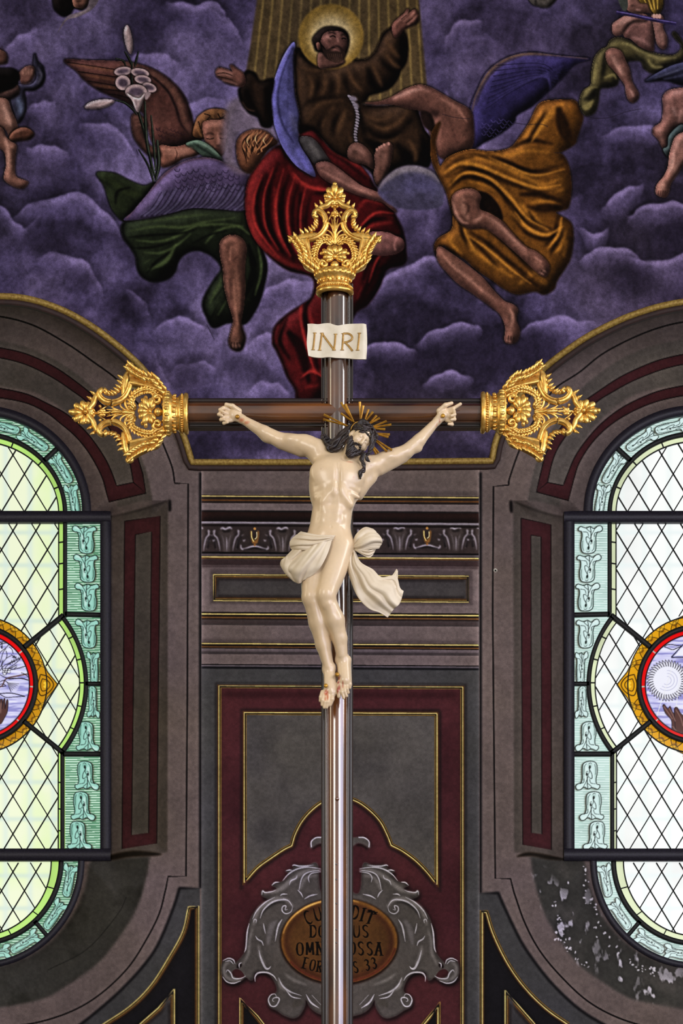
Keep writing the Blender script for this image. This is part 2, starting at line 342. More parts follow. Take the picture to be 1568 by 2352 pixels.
for c_, rx, ry, an in [("1 790 458", 20, 10, -8), ("1 900 468", 21, 10, 10), ("1 918 512", 19, 10, 8), ("1 790 532", 17, 17, 20), ("1 960 562", 17, 10, 20), ("1 875 590", 25, 17, 0)]:
    Q(c_, rx + 1.5, ry + 1.5, (44, 34, 40), 1, an); Q(c_, rx, ry, WHT, .5, an, ident=True); Q(c_, rx * .68, ry * .55, (92, 76, 90), 1.2, an); S(c_ + " " + c_[2:], 1, WHT, .5, 0)
m = B("1 815 600 860 625 900 630 930 600 915 660 890 720 870 700 850 650", WHT); S("1 870 640 882 710", 3, (100, 84, 88), 1)
m = B("1 940 590 970 600 945 640 930 630", (130, 112, 112), edge=False)
# --- cloud cushion and the angel in red
for s, c in [("2 200 650 260 628 330 700 380 780 440 800 480 850 470 880 350 850 250 860 220 980 240 1060 310 1110 240 1120 150 1040 150 900 165 740", (112, 96, 110))]:
    VC.fill(rp(s), c, 5, alpha=.85)
VC.line(rp("2 200 660 170 780 150 960"), 18, (128, 110, 120), 6, alpha=.6)
fig('painted_angel_in_red')
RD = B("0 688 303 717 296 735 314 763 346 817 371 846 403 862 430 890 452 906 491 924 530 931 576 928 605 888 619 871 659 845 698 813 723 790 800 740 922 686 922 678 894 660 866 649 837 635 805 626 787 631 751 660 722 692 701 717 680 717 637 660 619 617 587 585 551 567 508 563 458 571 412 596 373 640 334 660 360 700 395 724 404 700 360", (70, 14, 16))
rim(RD, (34, 6, 10), 8, .75)
S("0 630 342 590 390 572 450 575 510 600 560 650 600 715 625", 12, (126, 36, 34), 4, .85, RD)
for s, w in [("0 668 400 690 420 720 432 760 430", 9), ("0 660 380 680 410", 6), ("0 660 480 662 540", 7), ("0 630 430 635 520 660 590", 6), ("0 700 520 720 580", 8), ("0 880 470 840 460 810 500", 6), ("0 900 510 850 520 815 545", 7), ("0 905 500 870 495", 5), ("0 700 690 720 760 735 790", 9), ("0 690 860 720 850 745 860", 8), ("0 700 890 730 885", 8), ("0 840 640 820 690", 8), ("0 740 320 770 350 820 378 850 410", 9)]: S(s, w, (132, 36, 34), 2.5, .75, RD)
for s, w in [("0 615 400 605 470 625 540 660 590", 10), ("0 650 430 648 520 675 600", 10), ("0 690 440 690 540 715 610", 12), ("0 720 445 760 440 790 420", 8), ("0 880 560 850 640 820 700", 12), ("0 860 500 820 530", 5), ("0 660 760 690 800 710 880", 22), ("0 650 720 640 780", 8), ("0 900 600 870 620", 8), ("0 745 345 790 370 840 410", 4), ("0 790 660 800 760", 24)]: S(s, w, (28, 5, 8), 3.5, .85, RD)
for s_, w in [("0 612 395 592 450 596 510 622 560", 12), ("0 640 372 618 440 622 520 650 580", 9), ("0 664 400 645 470 652 540 684 598", 9), ("0 690 410 672 470 676 540 700 600", 8), ("0 716 440 702 500 706 560 724 606", 8), ("0 742 430 790 416 830 430", 10), ("0 890 500 846 510 812 560", 9), ("0 912 540 850 600 830 660", 12), ("0 724 660 700 720 720 800 736 880", 12), ("0 660 730 642 780 668 830", 9), ("0 700 830 690 880", 10)]: VC.line(rp(s_), [w * .3, w, w, w * .3], (30, 5, 8), 2.6, RD, .85)
for s_, w in [("0 602 400 582 460 588 520 640 592", 6), ("0 628 385 606 450 610 520 640 575", 5), ("0 652 385 634 460 640 530 668 590", 5), ("0 678 400 660 470 666 540 694 602", 5), ("0 704 420 690 490 694 560 714 606", 5), ("0 672 396 700 424 740 436 790 432", 6), ("0 905 490 860 490 818 530", 6), ("0 920 560 870 590 846 650", 5), ("0 716 650 690 710 700 780 724 860", 6), ("0 648 745 634 785", 5), ("0 690 868 716 852 744 868", 6)]: VC.line(rp(s_), [w * .3, w, w, w * .3], (140, 40, 36), 1.6, RD, .8)
m = B("0 853 533 890 534 908 542 925 550 927 570 905 584 865 586 838 576 845 550", (104, 68, 66)); rim(m, (60, 34, 36), 6); S("0 912 545 905 560 908 575", 3, (150, 104, 100), 1); S("0 860 550 890 552", 10, (122, 84, 80), 4, .7)
BW = B("2 605 270 540 350 480 500 452 640 470 780 520 930 600 1050 680 1110 740 1132 702 1030 640 930 628 860 640 740 622 650 610 560 605 400", (80, 78, 128))
S("2 600 290 530 400 490 520 470 640 490 790 550 950 640 1080", 9, (94, 90, 158), 3, .8); S("2 600 300 545 420 505 560 500 680 530 800 600 920", 2.6, (40, 38, 76), .8, .95)
for i in range(12): S("2 %d %d %d %d %d %d" % (585 - i * 2, 350 + i * 40, 570 - i * 2, 420 + i * 40, 590, 480 + i * 32), 2, (58, 56, 92), .8, .6)
S("2 620 960 680 1060 720 1110", 14, (98, 94, 168), 5, .7); S("2 580 720 600 800 625 850", 12, (96, 94, 124), 5, .6)
m = B("2 640 885 700 880 750 915 800 985 832 1042 790 1040 742 1062 700 1010 660 950", (66, 62, 62)); rim(m, (30, 28, 30), 6); S("2 690 910 740 970 770 1020", 8, (90, 86, 84), 3)
m = B("2 742 1062 785 1040 832 1046 900 1090 950 1130 1030 1190 1100 1220 1150 1235 1235 1228 1232 1242 1185 1255 1190 1285 1240 1330 1260 1365 1220 1340 1170 1300 1110 1285 1000 1250 880 1200 780 1140", (100, 66, 60)); rim(m, (50, 30, 30), 7)
S("2 790 1075 900 1130 1040 1215 1120 1245", 9, (128, 90, 82), 4, .8); S("2 1160 1245 1230 1236", 3, (160, 120, 110), 1)
m = B("2 232 950 240 900 280 855 350 832 420 845 470 885 495 920 440 960 400 1010 350 1080 320 1115 270 1090 240 1030", (104, 64, 44)); rim(m, (54, 30, 22), 8)
for i in range(15):
    t = i / 14; x0_, y0_ = 300 + 165 * t, 862 - 40 * math.sin(3.1 * t) + 34 * t; wv = 9 * math.sin(i * 2.1)
    S("2 %d %d %d %d %d %d %d %d %d %d" % (x0_ + 12, y0_, x0_ - 22 + wv, y0_ + 42, x0_ - 28 - 26 * t - wv, y0_ + 88 - 16 * t, x0_ - 12 - 58 * t + wv, y0_ + 138 - 46 * t, x0_ - 2 - 92 * t, y0_ + 190 - 84 * t), [.8, 3, 3.4, 3, .8], [(56, 30, 20), (156, 106, 70)][i % 2], .7, .9)
for p_ in ("318 870 300 905 312 940", "372 848 352 890 366 930", "430 862 405 900 420 930"): S("2 " + p_, [1, 2.6, 1], (192, 148, 106), .7, .9)
# --- the friar
fig('painted_friar')
HB = "2 290 460 350 470 385 522 470 512 455 640 462 800 400 812 368 752 310 722 262 655 245 582 262 552"
SL = B(HB, (36, 24, 18)); rim(SL, (12, 8, 7), 8, .8)
S("2 330 490 370 600 400 740", 12, (50, 34, 24), 5); S("2 420 540 440 640 430 740", 9, (16, 10, 8), 4); S("2 265 650 300 700 350 715", 3, (96, 66, 54), 1); S("2 290 560 310 640 350 700", 12, (14, 9, 8), 5)
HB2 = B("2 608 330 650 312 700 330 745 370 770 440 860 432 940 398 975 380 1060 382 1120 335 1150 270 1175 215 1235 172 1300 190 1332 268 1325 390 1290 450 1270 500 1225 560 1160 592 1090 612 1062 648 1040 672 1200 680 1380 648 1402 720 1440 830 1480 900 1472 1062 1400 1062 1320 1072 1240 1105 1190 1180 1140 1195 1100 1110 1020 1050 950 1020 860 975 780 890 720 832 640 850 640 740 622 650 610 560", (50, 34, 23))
rim(HB2, (16, 10, 8), 10, .85)
for s, w in [("2 640 430 720 450 800 445 900 420 980 395", 8), ("2 700 480 720 560 700 640", 8), ("2 800 470 800 560 780 620", 7), ("2 880 450 890 540 880 620", 7), ("2 940 420 980 520 1040 590", 8), ("2 1190 250 1240 330 1300 380", 10), ("2 1180 330 1240 410 1290 440", 9), ("2 1100 400 1130 480 1170 560", 8), ("2 700 760 740 690 820 650 920 640", 7), ("2 780 820 800 740 860 690", 9), ("2 880 860 900 780 940 700", 12), ("2 1080 790 1180 830 1280 780 1340 700", 9), ("2 1050 740 1160 770 1260 720", 6), ("2 1120 900 1240 900 1330 800", 7), ("2 960 880 1000 980", 10), ("2 1310 180 1320 270", 5), ("2 620 420 640 520 640 640", 6), ("2 1340 900 1380 980 1380 1050", 8), ("2 700 900 800 950", 7)]: S(s, w, (82, 57, 37), 2.5, .75, HB2)
for s, w in [("2 630 340 690 360 720 410", 22), ("2 650 700 700 650 800 630 940 620", 6), ("2 760 480 755 560 730 630", 7), ("2 840 480 845 560 830 620", 6), ("2 920 460 940 550 960 610", 7), ("2 1150 360 1200 430 1270 470", 9), ("2 1080 430 1100 520 1140 580", 16), ("2 1290 230 1310 330 1290 420", 18), ("2 760 860 770 780 830 700", 8), ("2 850 880 860 790 900 720", 8), ("2 1060 820 1160 880 1280 850 1360 760", 12), ("2 1060 900 1150 960 1200 1080", 22), ("2 1260 920 1320 1000 1320 1060", 22), ("2 1420 860 1440 960 1430 1050", 16), ("2 650 800 700 830 780 880", 10), ("2 980 420 1000 500", 8), ("2 1000 660 1040 800 1060 920", 8)]: S(s, w, (14, 9, 8), 4, .8, HB2)
Q("2 840 235", 75, 75, (132, 104, 46), 1.5, ident=True); Q("2 845 240", 62, 62, (150, 124, 70), 6); Q("2 845 245", 48, 50, (176, 156, 112), 6)
B("2 755 360 780 330 870 380 920 385 925 405 880 430 800 440 760 430", (92, 62, 54))
m = B("2 730 290 722 250 745 215 790 180 850 172 910 185 945 215 955 262 945 320 925 370 905 385 870 380 820 372 790 340 760 330 740 320", (34, 24, 22))
m = B("2 790 225 820 205 870 200 915 210 940 240 945 290 930 330 905 345 870 350 820 330 795 300 775 270", (106, 70, 62)); rim(m, (54, 34, 32), 6)
S("2 810 235 840 250", 7, (176, 132, 118), 2, .8); S("2 878 240 888 270", 7, (168, 122, 108), 2, .8); S("2 915 228 930 240", 4, (170, 124, 110), 1.2)
for s in ["2 820 212 850 208 872 222", "2 900 226 925 222 940 236"]: S(s, 3, (40, 26, 24), .8, .9)
for s in ["2 832 238 852 230 870 240", "2 908 250 922 244 935 252"]: S(s, 2.6, (26, 16, 16), .5, .95)
B("2 780 300 810 320 850 300 880 312 920 330 935 345 925 375 900 400 860 402 820 380 795 345", (58, 40, 34), edge=False, alpha=.95); S("2 840 325 870 318 900 330", 4, (130, 86, 78), 1, .9, None); S("2 845 305 880 296 910 315", 3, (36, 24, 22), 1, .9, None)
for i in range(8): S("2 %d 345 %d 375 %d 398" % (815 + i * 13, 825 + i * 12, 845 + i * 9), 1.5, (86, 62, 50), .5, .7, None)
B("2 745 280 765 275 772 310 755 322", (104, 68, 58))
for s, c in [("2 100 455 120 435 170 445 205 462 192 425 205 418 240 445 272 465 285 490 290 530 270 558 225 550 170 535 140 515 105 490", (108, 70, 60)), ("2 1232 190 1240 150 1280 110 1310 85 1330 58 1340 66 1332 90 1362 68 1380 62 1398 80 1402 115 1395 145 1350 170 1310 190 1280 225 1250 240", (100, 64, 56))]:
    m = B(s, c); rim(m, (54, 32, 30), 5)
for s in ["2 105 462 160 458 210 478", "2 108 482 160 480 205 495", "2 140 515 200 530 240 545", "2 1265 140 1310 105 1332 72", "2 1300 140 1350 105 1380 70", "2 1330 160 1370 125 1395 95"]: S(s, 2.5, (158, 116, 104), .8, .85, None)
for s in ["2 110 472 160 470 205 486", "2 112 492 160 502 210 515", "2 1290 125 1325 95", "2 1320 150 1365 115"]: S(s, 1.4, (40, 22, 22), .4, .9, None)
for i in range(17):
    t = i / 16; x = 960 + 70 * t + 25 * math.sin(t * 5); y = 622 + t * 300
    Q("2 %d %d" % (x, y), 7 - 2 * t, 4.5, (24, 20, 22), .4, 35); Q("2 %d %d" % (x, y), 6 - 2 * t, 3, (112, 104, 112), .5, 35)
Q("2 985 635", 9, 6, (96, 88, 98), 1, 20); Q("2 1000 680", 8, 6, (106, 98, 108), 1, 60)
for s in ["2 945 985 960 940 1000 918 1050 935 1095 985 1115 1040 1110 1085 1060 1060 1000 1045 955 1020", "2 1118 1010 1130 970 1150 945 1180 930 1205 915 1225 922 1237 950 1230 1010 1215 1080 1190 1140 1160 1190 1130 1180 1115 1120 1125 1060"]:
    m = B(s, (92, 62, 54)); rim(m, (44, 28, 26), 7)
S("2 985 950 1030 965 1060 1000", 9, (128, 92, 82), 3, .8, None); S("2 1150 990 1180 1000 1170 1080", 10, (118, 84, 74), 4, .7, None)
for x, y in [(1135, 962), (1150, 950), (1165, 942), (1180, 932), (1210, 925)]: Q("2 %d %d" % (x, y), 3, 3.6, (140, 100, 90), .6)
# cloud globe under the right angel's hand
GB = VC.fill(rp("2 1140 1215 1180 1150 1250 1090 1340 1062 1430 1075 1500 1110 1545 1170 1568 1260 1540 1330 1400 1350 1250 1330 1160 1270"), (72, 68, 98), 1)
VC.line(rp("2 1142 1212 1182 1150 1252 1094 1340 1066 1430 1078 1500 1114 1545 1174"), [6, 26, 30, 26, 8], (118, 108, 116), 3, GB, .85); VC.line(rp("2 1300 1230 1400 1180 1520 1230"), 30, (84, 78, 128), 10, GB, .7); VC.line(rp("2 1200 1320 1350 1330 1500 1310"), 40, (60, 54, 84), 12, GB, .6)
VC.line(rp("2 1136 1215 1178 1148 1250 1086 1340 1058 1430 1070 1502 1106 1549 1168"), 3, (36, 30, 44), 2, alpha=.6)
# --- angel in ochre
fig('painted_angel_in_ochre')
BW = B("3 195 735 210 660 240 590 300 470 400 388 520 345 620 338 700 348 800 360 965 375 930 392 870 415 800 490 700 590 600 680 500 740 480 790 390 860 290 915 215 955 205 850", (44, 38, 82)); rim(BW, (26, 22, 46), 6)
S("3 210 720 240 610 310 480 400 400 520 352 700 350 960 376", 6, (112, 88, 66), 1.2, .9); S("3 235 680 270 580 330 480 420 405 530 362", 5, (60, 46, 44), 2, .7)
for i in range(9): S("3 %d %d %d %d %d %d" % (300 + i * 8, 700 - i * 35, 520 + i * 20, 560 - i * 18, 880 - i * 10, 400 + i * 22), 1.6, (28, 24, 54), .6, .8)
for i in range(9): S("3 %d %d %d %d %d %d" % (310 + i * 8, 690 - i * 35, 500 + i * 20, 560 - i * 18, 800 - i * 10, 420 + i * 22), 3, (66, 60, 112), 1.5, .45)
for i in range(26): S("3 %d %d %d %d %d %d" % ((lambda x, y: (x, y, x + 14, y + 16, x + 32, y + 4))(250 + (i * 61) % 220, 760 + (i * 37) % 120)), 1.6, (72, 64, 112), .7, .6)
m = B("0 838 236 870 233 900 222 930 205 960 195 985 199 1010 212 1044 232 1076 250 1086 275 1084 336 1050 352 1020 365 1000 345 986 300 990 270 965 255 940 250 900 240 860 240", (104, 68, 58)); rim(m, (52, 32, 30), 9)
S("0 900 228 940 212 965 204", 6, (160, 118, 106), 2, .85); S("0 1000 225 1040 250 1060 290", 18, (120, 80, 68), 7, .7); S("0 985 250 1000 262 1010 255", 12, (48, 30, 28), 4, .8); S("0 1040 300 1050 330", 16, (88, 56, 48), 6, .6); S("0 958 197 985 210", 4, (170, 126, 114), 1.5)
B("0 965 255 990 262 1000 300 985 300 970 285", (40, 26, 22), 2, edge=False)
OC = B("6 110 300 75 200 82 60 130 0 115 60 100 120 110 200 130 262 170 215 240 180 320 163 430 175 540 155 600 90 660 0 720 -110 830 -130 930 -125 960 -60 975 -20 940 90 925 130 850 175 800 185 850 192 890 260 907 380 890 500 850 522 815 540 900 595 917 680 902 800 870 862 820 940 802 990 745 1020 690 1002 585 1020 500 982 430 932 340 872 275 812 190 770 150 730 118 795 95 742 120 690 195 640 205 560 190 500 160 400", (104, 64, 23)); rim(OC, (52, 28, 12), 9, .75)
for s, w in [("6 200 260 330 210 470 250 600 310 740 370 850 330", 9), ("6 180 300 300 260 420 310 540 360 700 400 860 400", 16), ("6 300 350 420 380 520 450 580 560 660 650 780 680", 9), ("6 240 200 380 190 520 200 640 170 780 180", 7), ("6 600 480 680 560 760 640", 12), ("6 240 680 330 760 450 850 560 920", 9), ("6 640 140 720 40 800 -60 860 -110", 10), ("6 600 130 680 20 760 -70", 7), ("6 870 640 840 740 770 790", 8), ("6 880 700 860 800", 7), ("6 600 960 680 900 760 960", 12), ("6 170 640 200 720 260 790", 7), ("6 850 500 760 470 660 480", 8), ("6 840 0 870 90", 8)]: S(s, w, (160, 106, 38), 3, .75, OC)
for s, w in [("6 180 240 300 190 450 220 560 260 700 300 880 290", 6), ("6 170 330 290 280 380 300 480 350 620 400", 6), ("6 190 370 300 320 400 340 480 400 540 500 620 600", 7), ("6 600 430 720 430 880 480", 12), ("6 650 520 700 600 800 640", 8), ("6 700 500 800 500 860 510", 12), ("6 830 -90 850 0 880 80 890 110", 26), ("6 560 150 660 110 800 130", 9), ("6 420 650 520 720 640 850 720 940", 7), ("6 310 690 400 780 480 870", 6), ("6 620 960 640 900", 6), ("6 860 660 800 750 780 800", 9), ("6 120 720 180 760 260 800", 6), ("6 700 900 760 960", 9)]: S(s, w, (42, 22, 10), 3, .85, OC)
for s_, w in [("6 150 330 250 270 380 290 520 350 700 412 850 395", 9), ("6 180 405 260 335 340 332 440 375 540 475 640 595 770 665", 10), ("6 400 182 520 232 680 292 870 250", 8), ("6 300 645 420 725 560 845 690 940", 9), ("6 560 560 640 655 760 695 870 640", 9), ("6 826 560 806 660 742 745", 9), ("6 640 500 760 522 890 490", 12), ("6 240 560 260 660 300 760", 8), ("6 560 880 640 930 740 990", 8), ("6 640 130 700 30 760 -70", 8), ("6 150 280 240 225 340 205", 6)]: VC.line(rp(s_), [w * .3, w, w, w * .3], (40, 20, 9), 2.4, OC, .85)
for s_, w in [("6 150 305 250 246 380 264 520 325 700 388 850 372", 7), ("6 185 378 262 308 345 306 446 350 548 450 650 572 775 640", 8), ("6 410 205 525 256 690 316 870 280", 6), ("6 290 670 410 752 550 872 670 960", 6), ("6 570 530 652 628 762 668 860 615", 7), ("6 850 560 832 660 770 750", 7), ("6 265 590 290 680 340 770", 6), ("6 670 120 726 30 786 -70", 7)]: VC.line(rp(s_), [w * .3, w, w, w * .3], (170, 116, 44), 2, OC, .75)
B("6 350 415 420 430 480 500 500 580 430 540 370 520", (36, 20, 14), 2, edge=False)
for s in ["6 200 450 230 412 300 394 350 410 372 445 362 512 420 540 500 590 560 660 640 740 700 768 760 820 778 872 752 918 700 890 650 842 560 760 460 672 392 632 300 632 240 592 205 525", "6 108 765 130 738 200 780 285 842 380 920 450 1000 510 1060 560 1080 590 1110 582 1170 602 1240 582 1302 530 1312 511 1290 516 1220 490 1150 440 1102 330 1022 240 962 160 882 118 825"]:
    m = B(s, (100, 66, 56)); rim(m, (52, 32, 30), 7)
for s, w, c in [("6 260 440 270 520 300 580", 12, (140, 102, 88)), ("6 330 420 340 500", 8, (122, 84, 72)), ("6 320 590 360 580 370 550", 5, (150, 110, 96)), ("6 400 570 500 640 600 740 660 800", 9, (128, 90, 78)), ("6 690 830 740 860", 12, (132, 94, 80)), ("6 420 640 540 730", 5, (66, 42, 38)), ("6 150 790 250 880 360 980 470 1070", 9, (126, 88, 76)), ("6 530 1110 560 1170 550 1260", 9, (122, 84, 72)), ("6 200 900 320 1000 430 1090", 5, (64, 40, 36))]: S(s, w, c, 3, .75, None)
for s in ["6 715 905 735 878", "6 728 912 748 885", "6 742 915 760 880", "6 530 1305 535 1265", "6 548 1308 550 1270", "6 565 1305 565 1275"]: S(s, 1.6, (44, 26, 24), .4, .9, None)
# --- putto with the flute
fig('painted_putto_with_flute')
B("3 1080 300 1100 260 1150 240 1220 260 1300 310 1400 345 1500 355 1545 330 1556 290 1520 250 1500 215 1520 210 1570 280 1590 360 1540 400 1470 420 1420 460 1370 470 1320 440 1290 390 1200 400 1160 470 1145 540 1090 560 1035 570 1020 660 1000 720 945 742 910 700 905 640 930 580 975 545 980 460 1000 370 1040 320", (78, 70, 42)); m = CUR[1]; rim(m, (34, 32, 22), 8, .8)
for s, w in [("3 1100 290 1200 280 1300 330 1420 375 1530 370", 6), ("3 1010 400 1000 480 990 540", 7), ("3 1060 500 1120 480 1140 510", 6), ("3 930 600 960 570 1020 560", 5), ("3 920 680 950 690 990 640", 12), ("3 1340 380 1380 430 1440 430", 7)]: S(s, w, (118, 108, 66), 2, .75)
for s, w in [("3 1060 340 1060 440 1040 520", 8), ("3 1250 350 1310 390 1350 440", 5), ("3 930 640 980 620 1010 570", 14), ("3 1040 530 1100 545 1130 530", 6)]: S(s, w, (26, 26, 20), 2.5, .8)
B("3 1070 350 1085 320 1120 310 1170 330 1200 390 1225 450 1240 520 1260 560 1282 600 1275 640 1245 660 1215 640 1200 590 1195 550 1160 500 1120 450 1085 410", (112, 76, 66)); rim(CUR[1], (60, 38, 34), 6)
S("3 1110 350 1150 420 1190 490", 8, (152, 114, 100), 3); S("3 1230 580 1250 620", 8, (160, 124, 112), 2)
B("3 1190 235 1180 170 1220 120 1300 100 1380 120 1385 200 1380 300 1370 330 1290 300 1230 250", (120, 82, 74)); rim(CUR[1], (70, 44, 40), 7); S("3 1230 240 1300 255 1360 300", 6, (160, 118, 108), 2.5); S("3 1260 150 1330 160", 14, (136, 98, 86), 5)
for s in ["3 1112 180 1120 150 1160 122 1210 95 1260 84 1320 90 1345 110 1330 138 1260 140 1220 165 1180 215 1140 230 1118 215", "3 1365 100 1380 92 1430 98 1445 130 1440 180 1465 240 1462 300 1435 315 1400 280 1385 200"]:
    B(s, (132, 94, 82)); rim(CUR[1], (74, 46, 42), 6)
S("3 1150 160 1200 130 1260 110", 8, (174, 134, 120), 3, .8, None); S("3 1425 200 1440 270", 7, (158, 118, 104), 3, .8, None)
for i in range(4): S("3 %d 100 %d 112" % (1275 + i * 16, 1290 + i * 16), 2, (60, 36, 34), .5, .9, None)
B("3 1195 -60 1300 -60 1420 -60 1435 20 1420 70 1380 90 1340 80 1300 85 1240 80 1205 60 1190 20", (122, 84, 72)); S("3 1230 40 1260 35", 4, (30, 18, 18), 1); S("3 1265 60 1295 66", 8, (170, 128, 114), 2); S("3 1205 30 1215 10", 3, (160, 118, 104), 1)
B("3 1270 -80 1420 -90 1440 0 1425 70 1390 92 1360 60 1340 20 1290 10", (134, 104, 40))
for i in range(8): S("3 %d -60 %d 0 %d 60" % (1290 + i * 19, 1320 + i * 14, 1350 + i * 9), 2.4, [(184, 150, 66), (84, 58, 22)][i % 2], .7, .8)
B("3 1140 -40 1160 -60 1200 -40 1215 30 1200 70 1170 50", (66, 70, 62), edge=False)
VC.line(rp("3 1140 78 1250 98 1400 130 1525 152"), 9, (50, 40, 84), .5, ident=CUR[0]); VC.line(rp("3 1140 74 1250 94 1400 126 1525 146"), 2.5, (92, 80, 130), .6)
for i in range(3): Q("3 %d %d" % (1382 + i * 18, 104), 3.5, 5.5, (170, 130, 116), .6)
# --- putto at the right edge
fig('painted_putto_with_dark_wing')
B("3 1325 522 1400 470 1500 420 1600 395 1800 360 1800 500 1640 540 1560 545 1450 515", (38, 38, 56)); S("3 1380 505 1480 470 1600 430", 4, (86, 86, 104), 1.5); S("3 1440 510 1540 490 1640 460", 3, (72, 72, 92), 1.2)
B("3 1440 620 1480 580 1560 565 1680 560 1700 760 1600 860 1560 800 1480 870 1470 930 1440 955 1410 900 1375 860 1380 820 1430 780 1440 700", (118, 80, 70)); rim(CUR[1], (58, 36, 34), 8)
for s, w in [("3 1500 600 1560 590", 10), ("3 1510 690 1520 750", 10), ("3 1395 830 1430 850", 9), ("3 1425 880 1440 930", 6), ("3 1560 700 1540 790", 8)]: S(s, w, (170, 132, 120), 2.5, .8)
B("3 1480 870 1560 800 1600 870 1560 960 1500 990 1470 1010 1440 960 1470 940", (46, 56, 56))
B("3 1495 940 1520 880 1580 850 1680 860 1660 960 1580 1050 1530 1120 1490 1180 1475 1240 1455 1268 1415 1262 1393 1240 1400 1190 1440 1140 1470 1080 1480 1000", (128, 90, 80)); rim(CUR[1], (62, 38, 36), 7)
for s, w in [("3 1530 910 1530 950", 12), ("3 1490 1020 1480 1100", 7), ("3 1440 1170 1430 1220", 10), ("3 1540 1040 1500 1120", 6)]: S(s, w, (172, 136, 124), 3, .8)
for i in range(4): S("3 %d 1225 %d 1255" % (1412 + i * 14, 1408 + i * 14), 1.6, (66, 40, 38), .4, .9, None)
# --- putto with the horn, left edge
fig('painted_putto_with_horn')
B("1 222 345 240 395 275 430 288 490 270 545 220 580 160 585 165 650 160 720 120 790 90 720 70 640 80 570 120 540 190 545 225 520 235 480 215 430", (42, 40, 56)); S("1 110 620 130 680 125 750", 14, (96, 106, 130), 5); S("1 245 430 265 490 240 540", 5, (84, 80, 92), 2)
B("1 130 460 170 428 215 430 220 480 190 530 140 535 120 500 60 560 -60 600 -60 520 60 540", (112, 76, 66)); rim(CUR[1], (56, 34, 32), 6)
for i in range(4): S("1 %d 440 %d 480" % (145 + i * 20, 150 + i * 17), 3, (156, 116, 100), .8, .9)
B("1 -60 560 60 560 110 545 120 600 60 640 20 650 -60 650", (70, 50, 46)); S("1 20 600 60 580", 6, (120, 86, 72), 2)
B("1 -60 450 30 440 90 445 122 480 110 540 60 575 -60 590", (20, 16, 16))
B("1 -60 300 5 320 40 345 45 400 10 412 -60 410", (96, 64, 54)); S("1 12 295 14 340", 4, (60, 40, 36), 1, .9, None)
B("1 -140 640 0 630 50 645 70 700 105 780 110 830 90 870 60 880 40 840 0 820 -140 820", (132, 94, 80)); rim(CUR[1], (70, 44, 38), 8); S("1 20 660 40 740 60 800", 14, (164, 124, 108), 5)
B("1 58 890 80 850 130 822 180 825 218 860 190 895 120 905 75 912", (84, 52, 40)); S("1 90 850 150 832", 5, (150, 110, 94), 1.5)
B("1 -140 820 0 815 40 880 70 910 105 935 98 1010 95 1100 110 1140 160 1160 182 1175 150 1210 90 1200 30 1160 30 1110 40 1050 10 960 -140 960", (124, 86, 72)); rim(CUR[1], (64, 40, 36), 7)
for s, w in [("1 60 930 85 950", 9), ("1 55 990 60 1090", 12), ("1 110 1140 130 1160", 5), ("1 10 860 40 930", 8)]: S(s, w, (160, 120, 104), 3, .8)
# --- cherub heads peeping in at the top
fig('painted_cherub_head')
B("1 345 -40 400 -60 540 -60 560 0 530 60 480 50 450 90 410 104 370 80 345 40", (30, 22, 20)); B("1 470 -60 560 -60 570 10 550 50 500 52 470 30", (112, 76, 62)); S("1 490 10 520 5", 3, (40, 22, 20), 1); S("1 500 38 530 40", 3, (66, 34, 30), 1)
B("1 590 -60 640 -40 625 20 580 70 500 110 430 130 370 212 400 150 440 100 500 80 560 50", (104, 92, 98), edge=False); S("1 580 50 500 95 420 145", 3, (140, 126, 120), 1)
fig('painted_leafy_cherub')
B("3 570 -60 770 -60 750 0 700 45 640 40 590 15", (84, 78, 74)); S("3 620 0 625 35", 3, (36, 32, 32), 1); S("3 660 10 690 35", 10, (120, 112, 104), 4); S("3 640 0 720 -10", 5, (60, 58, 44), 2)
for s_, w, c in [("6 205 470 225 540 260 590 300 600", 7, (160, 118, 104)), ("6 400 555 470 600 560 690 640 760", 7, (146, 106, 92)), ("6 690 800 730 830", 12, (156, 114, 100)), ("6 135 770 200 850 300 930 400 1020", 7, (142, 102, 88)), ("6 540 1100 560 1150 545 1230", 7, (142, 102, 88)), ("6 255 470 300 500 280 560", 5, (70, 44, 38)), ("6 330 580 370 570 385 540", 4, (156, 116, 102)), ("0 530 565 528 600", 9, (148, 104, 88)), ("0 536 640 540 700 546 750", 6, (140, 98, 82)), ("0 548 778 540 790", 6, (150, 108, 94)), ("0 560 600 556 690", 5, (56, 34, 30)), ("2 770 1090 880 1150 1000 1210 1100 1250", 7, (140, 100, 90)), ("1 1050 960 1150 965 1240 950", 6, (160, 116, 98)), ("0 1010 225 1050 250 1072 280", 8, (146, 102, 88)), ("0 1030 270 1050 330", 6, (74, 46, 40)), ("0 905 224 945 208 975 205", 5, (170, 128, 114)), ("3 1100 345 1140 420 1180 480", 6, (160, 120, 106)), ("3 1500 690 1520 740", 8, (172, 134, 122)), ("3 1510 960 1500 1060 1480 1110", 6, (172, 136, 124)), ("1 30 880 50 960 55 1080", 8, (166, 126, 110)), ("1 20 670 50 750 70 810", 9, (170, 130, 114))]: VC.line(rp(s_), [w * .3, w, w, w * .3], c, 2.2, alpha=.7)
for s_ in ["6 718 890 745 905", "6 735 876 758 890", "6 522 1290 530 1300", "6 540 1295 548 1305", "0 533 790 536 798", "0 541 791 543 800", "0 549 790 550 798"]: VC.line(rp(s_), 2.6, (166, 126, 112), .8, alpha=.8)
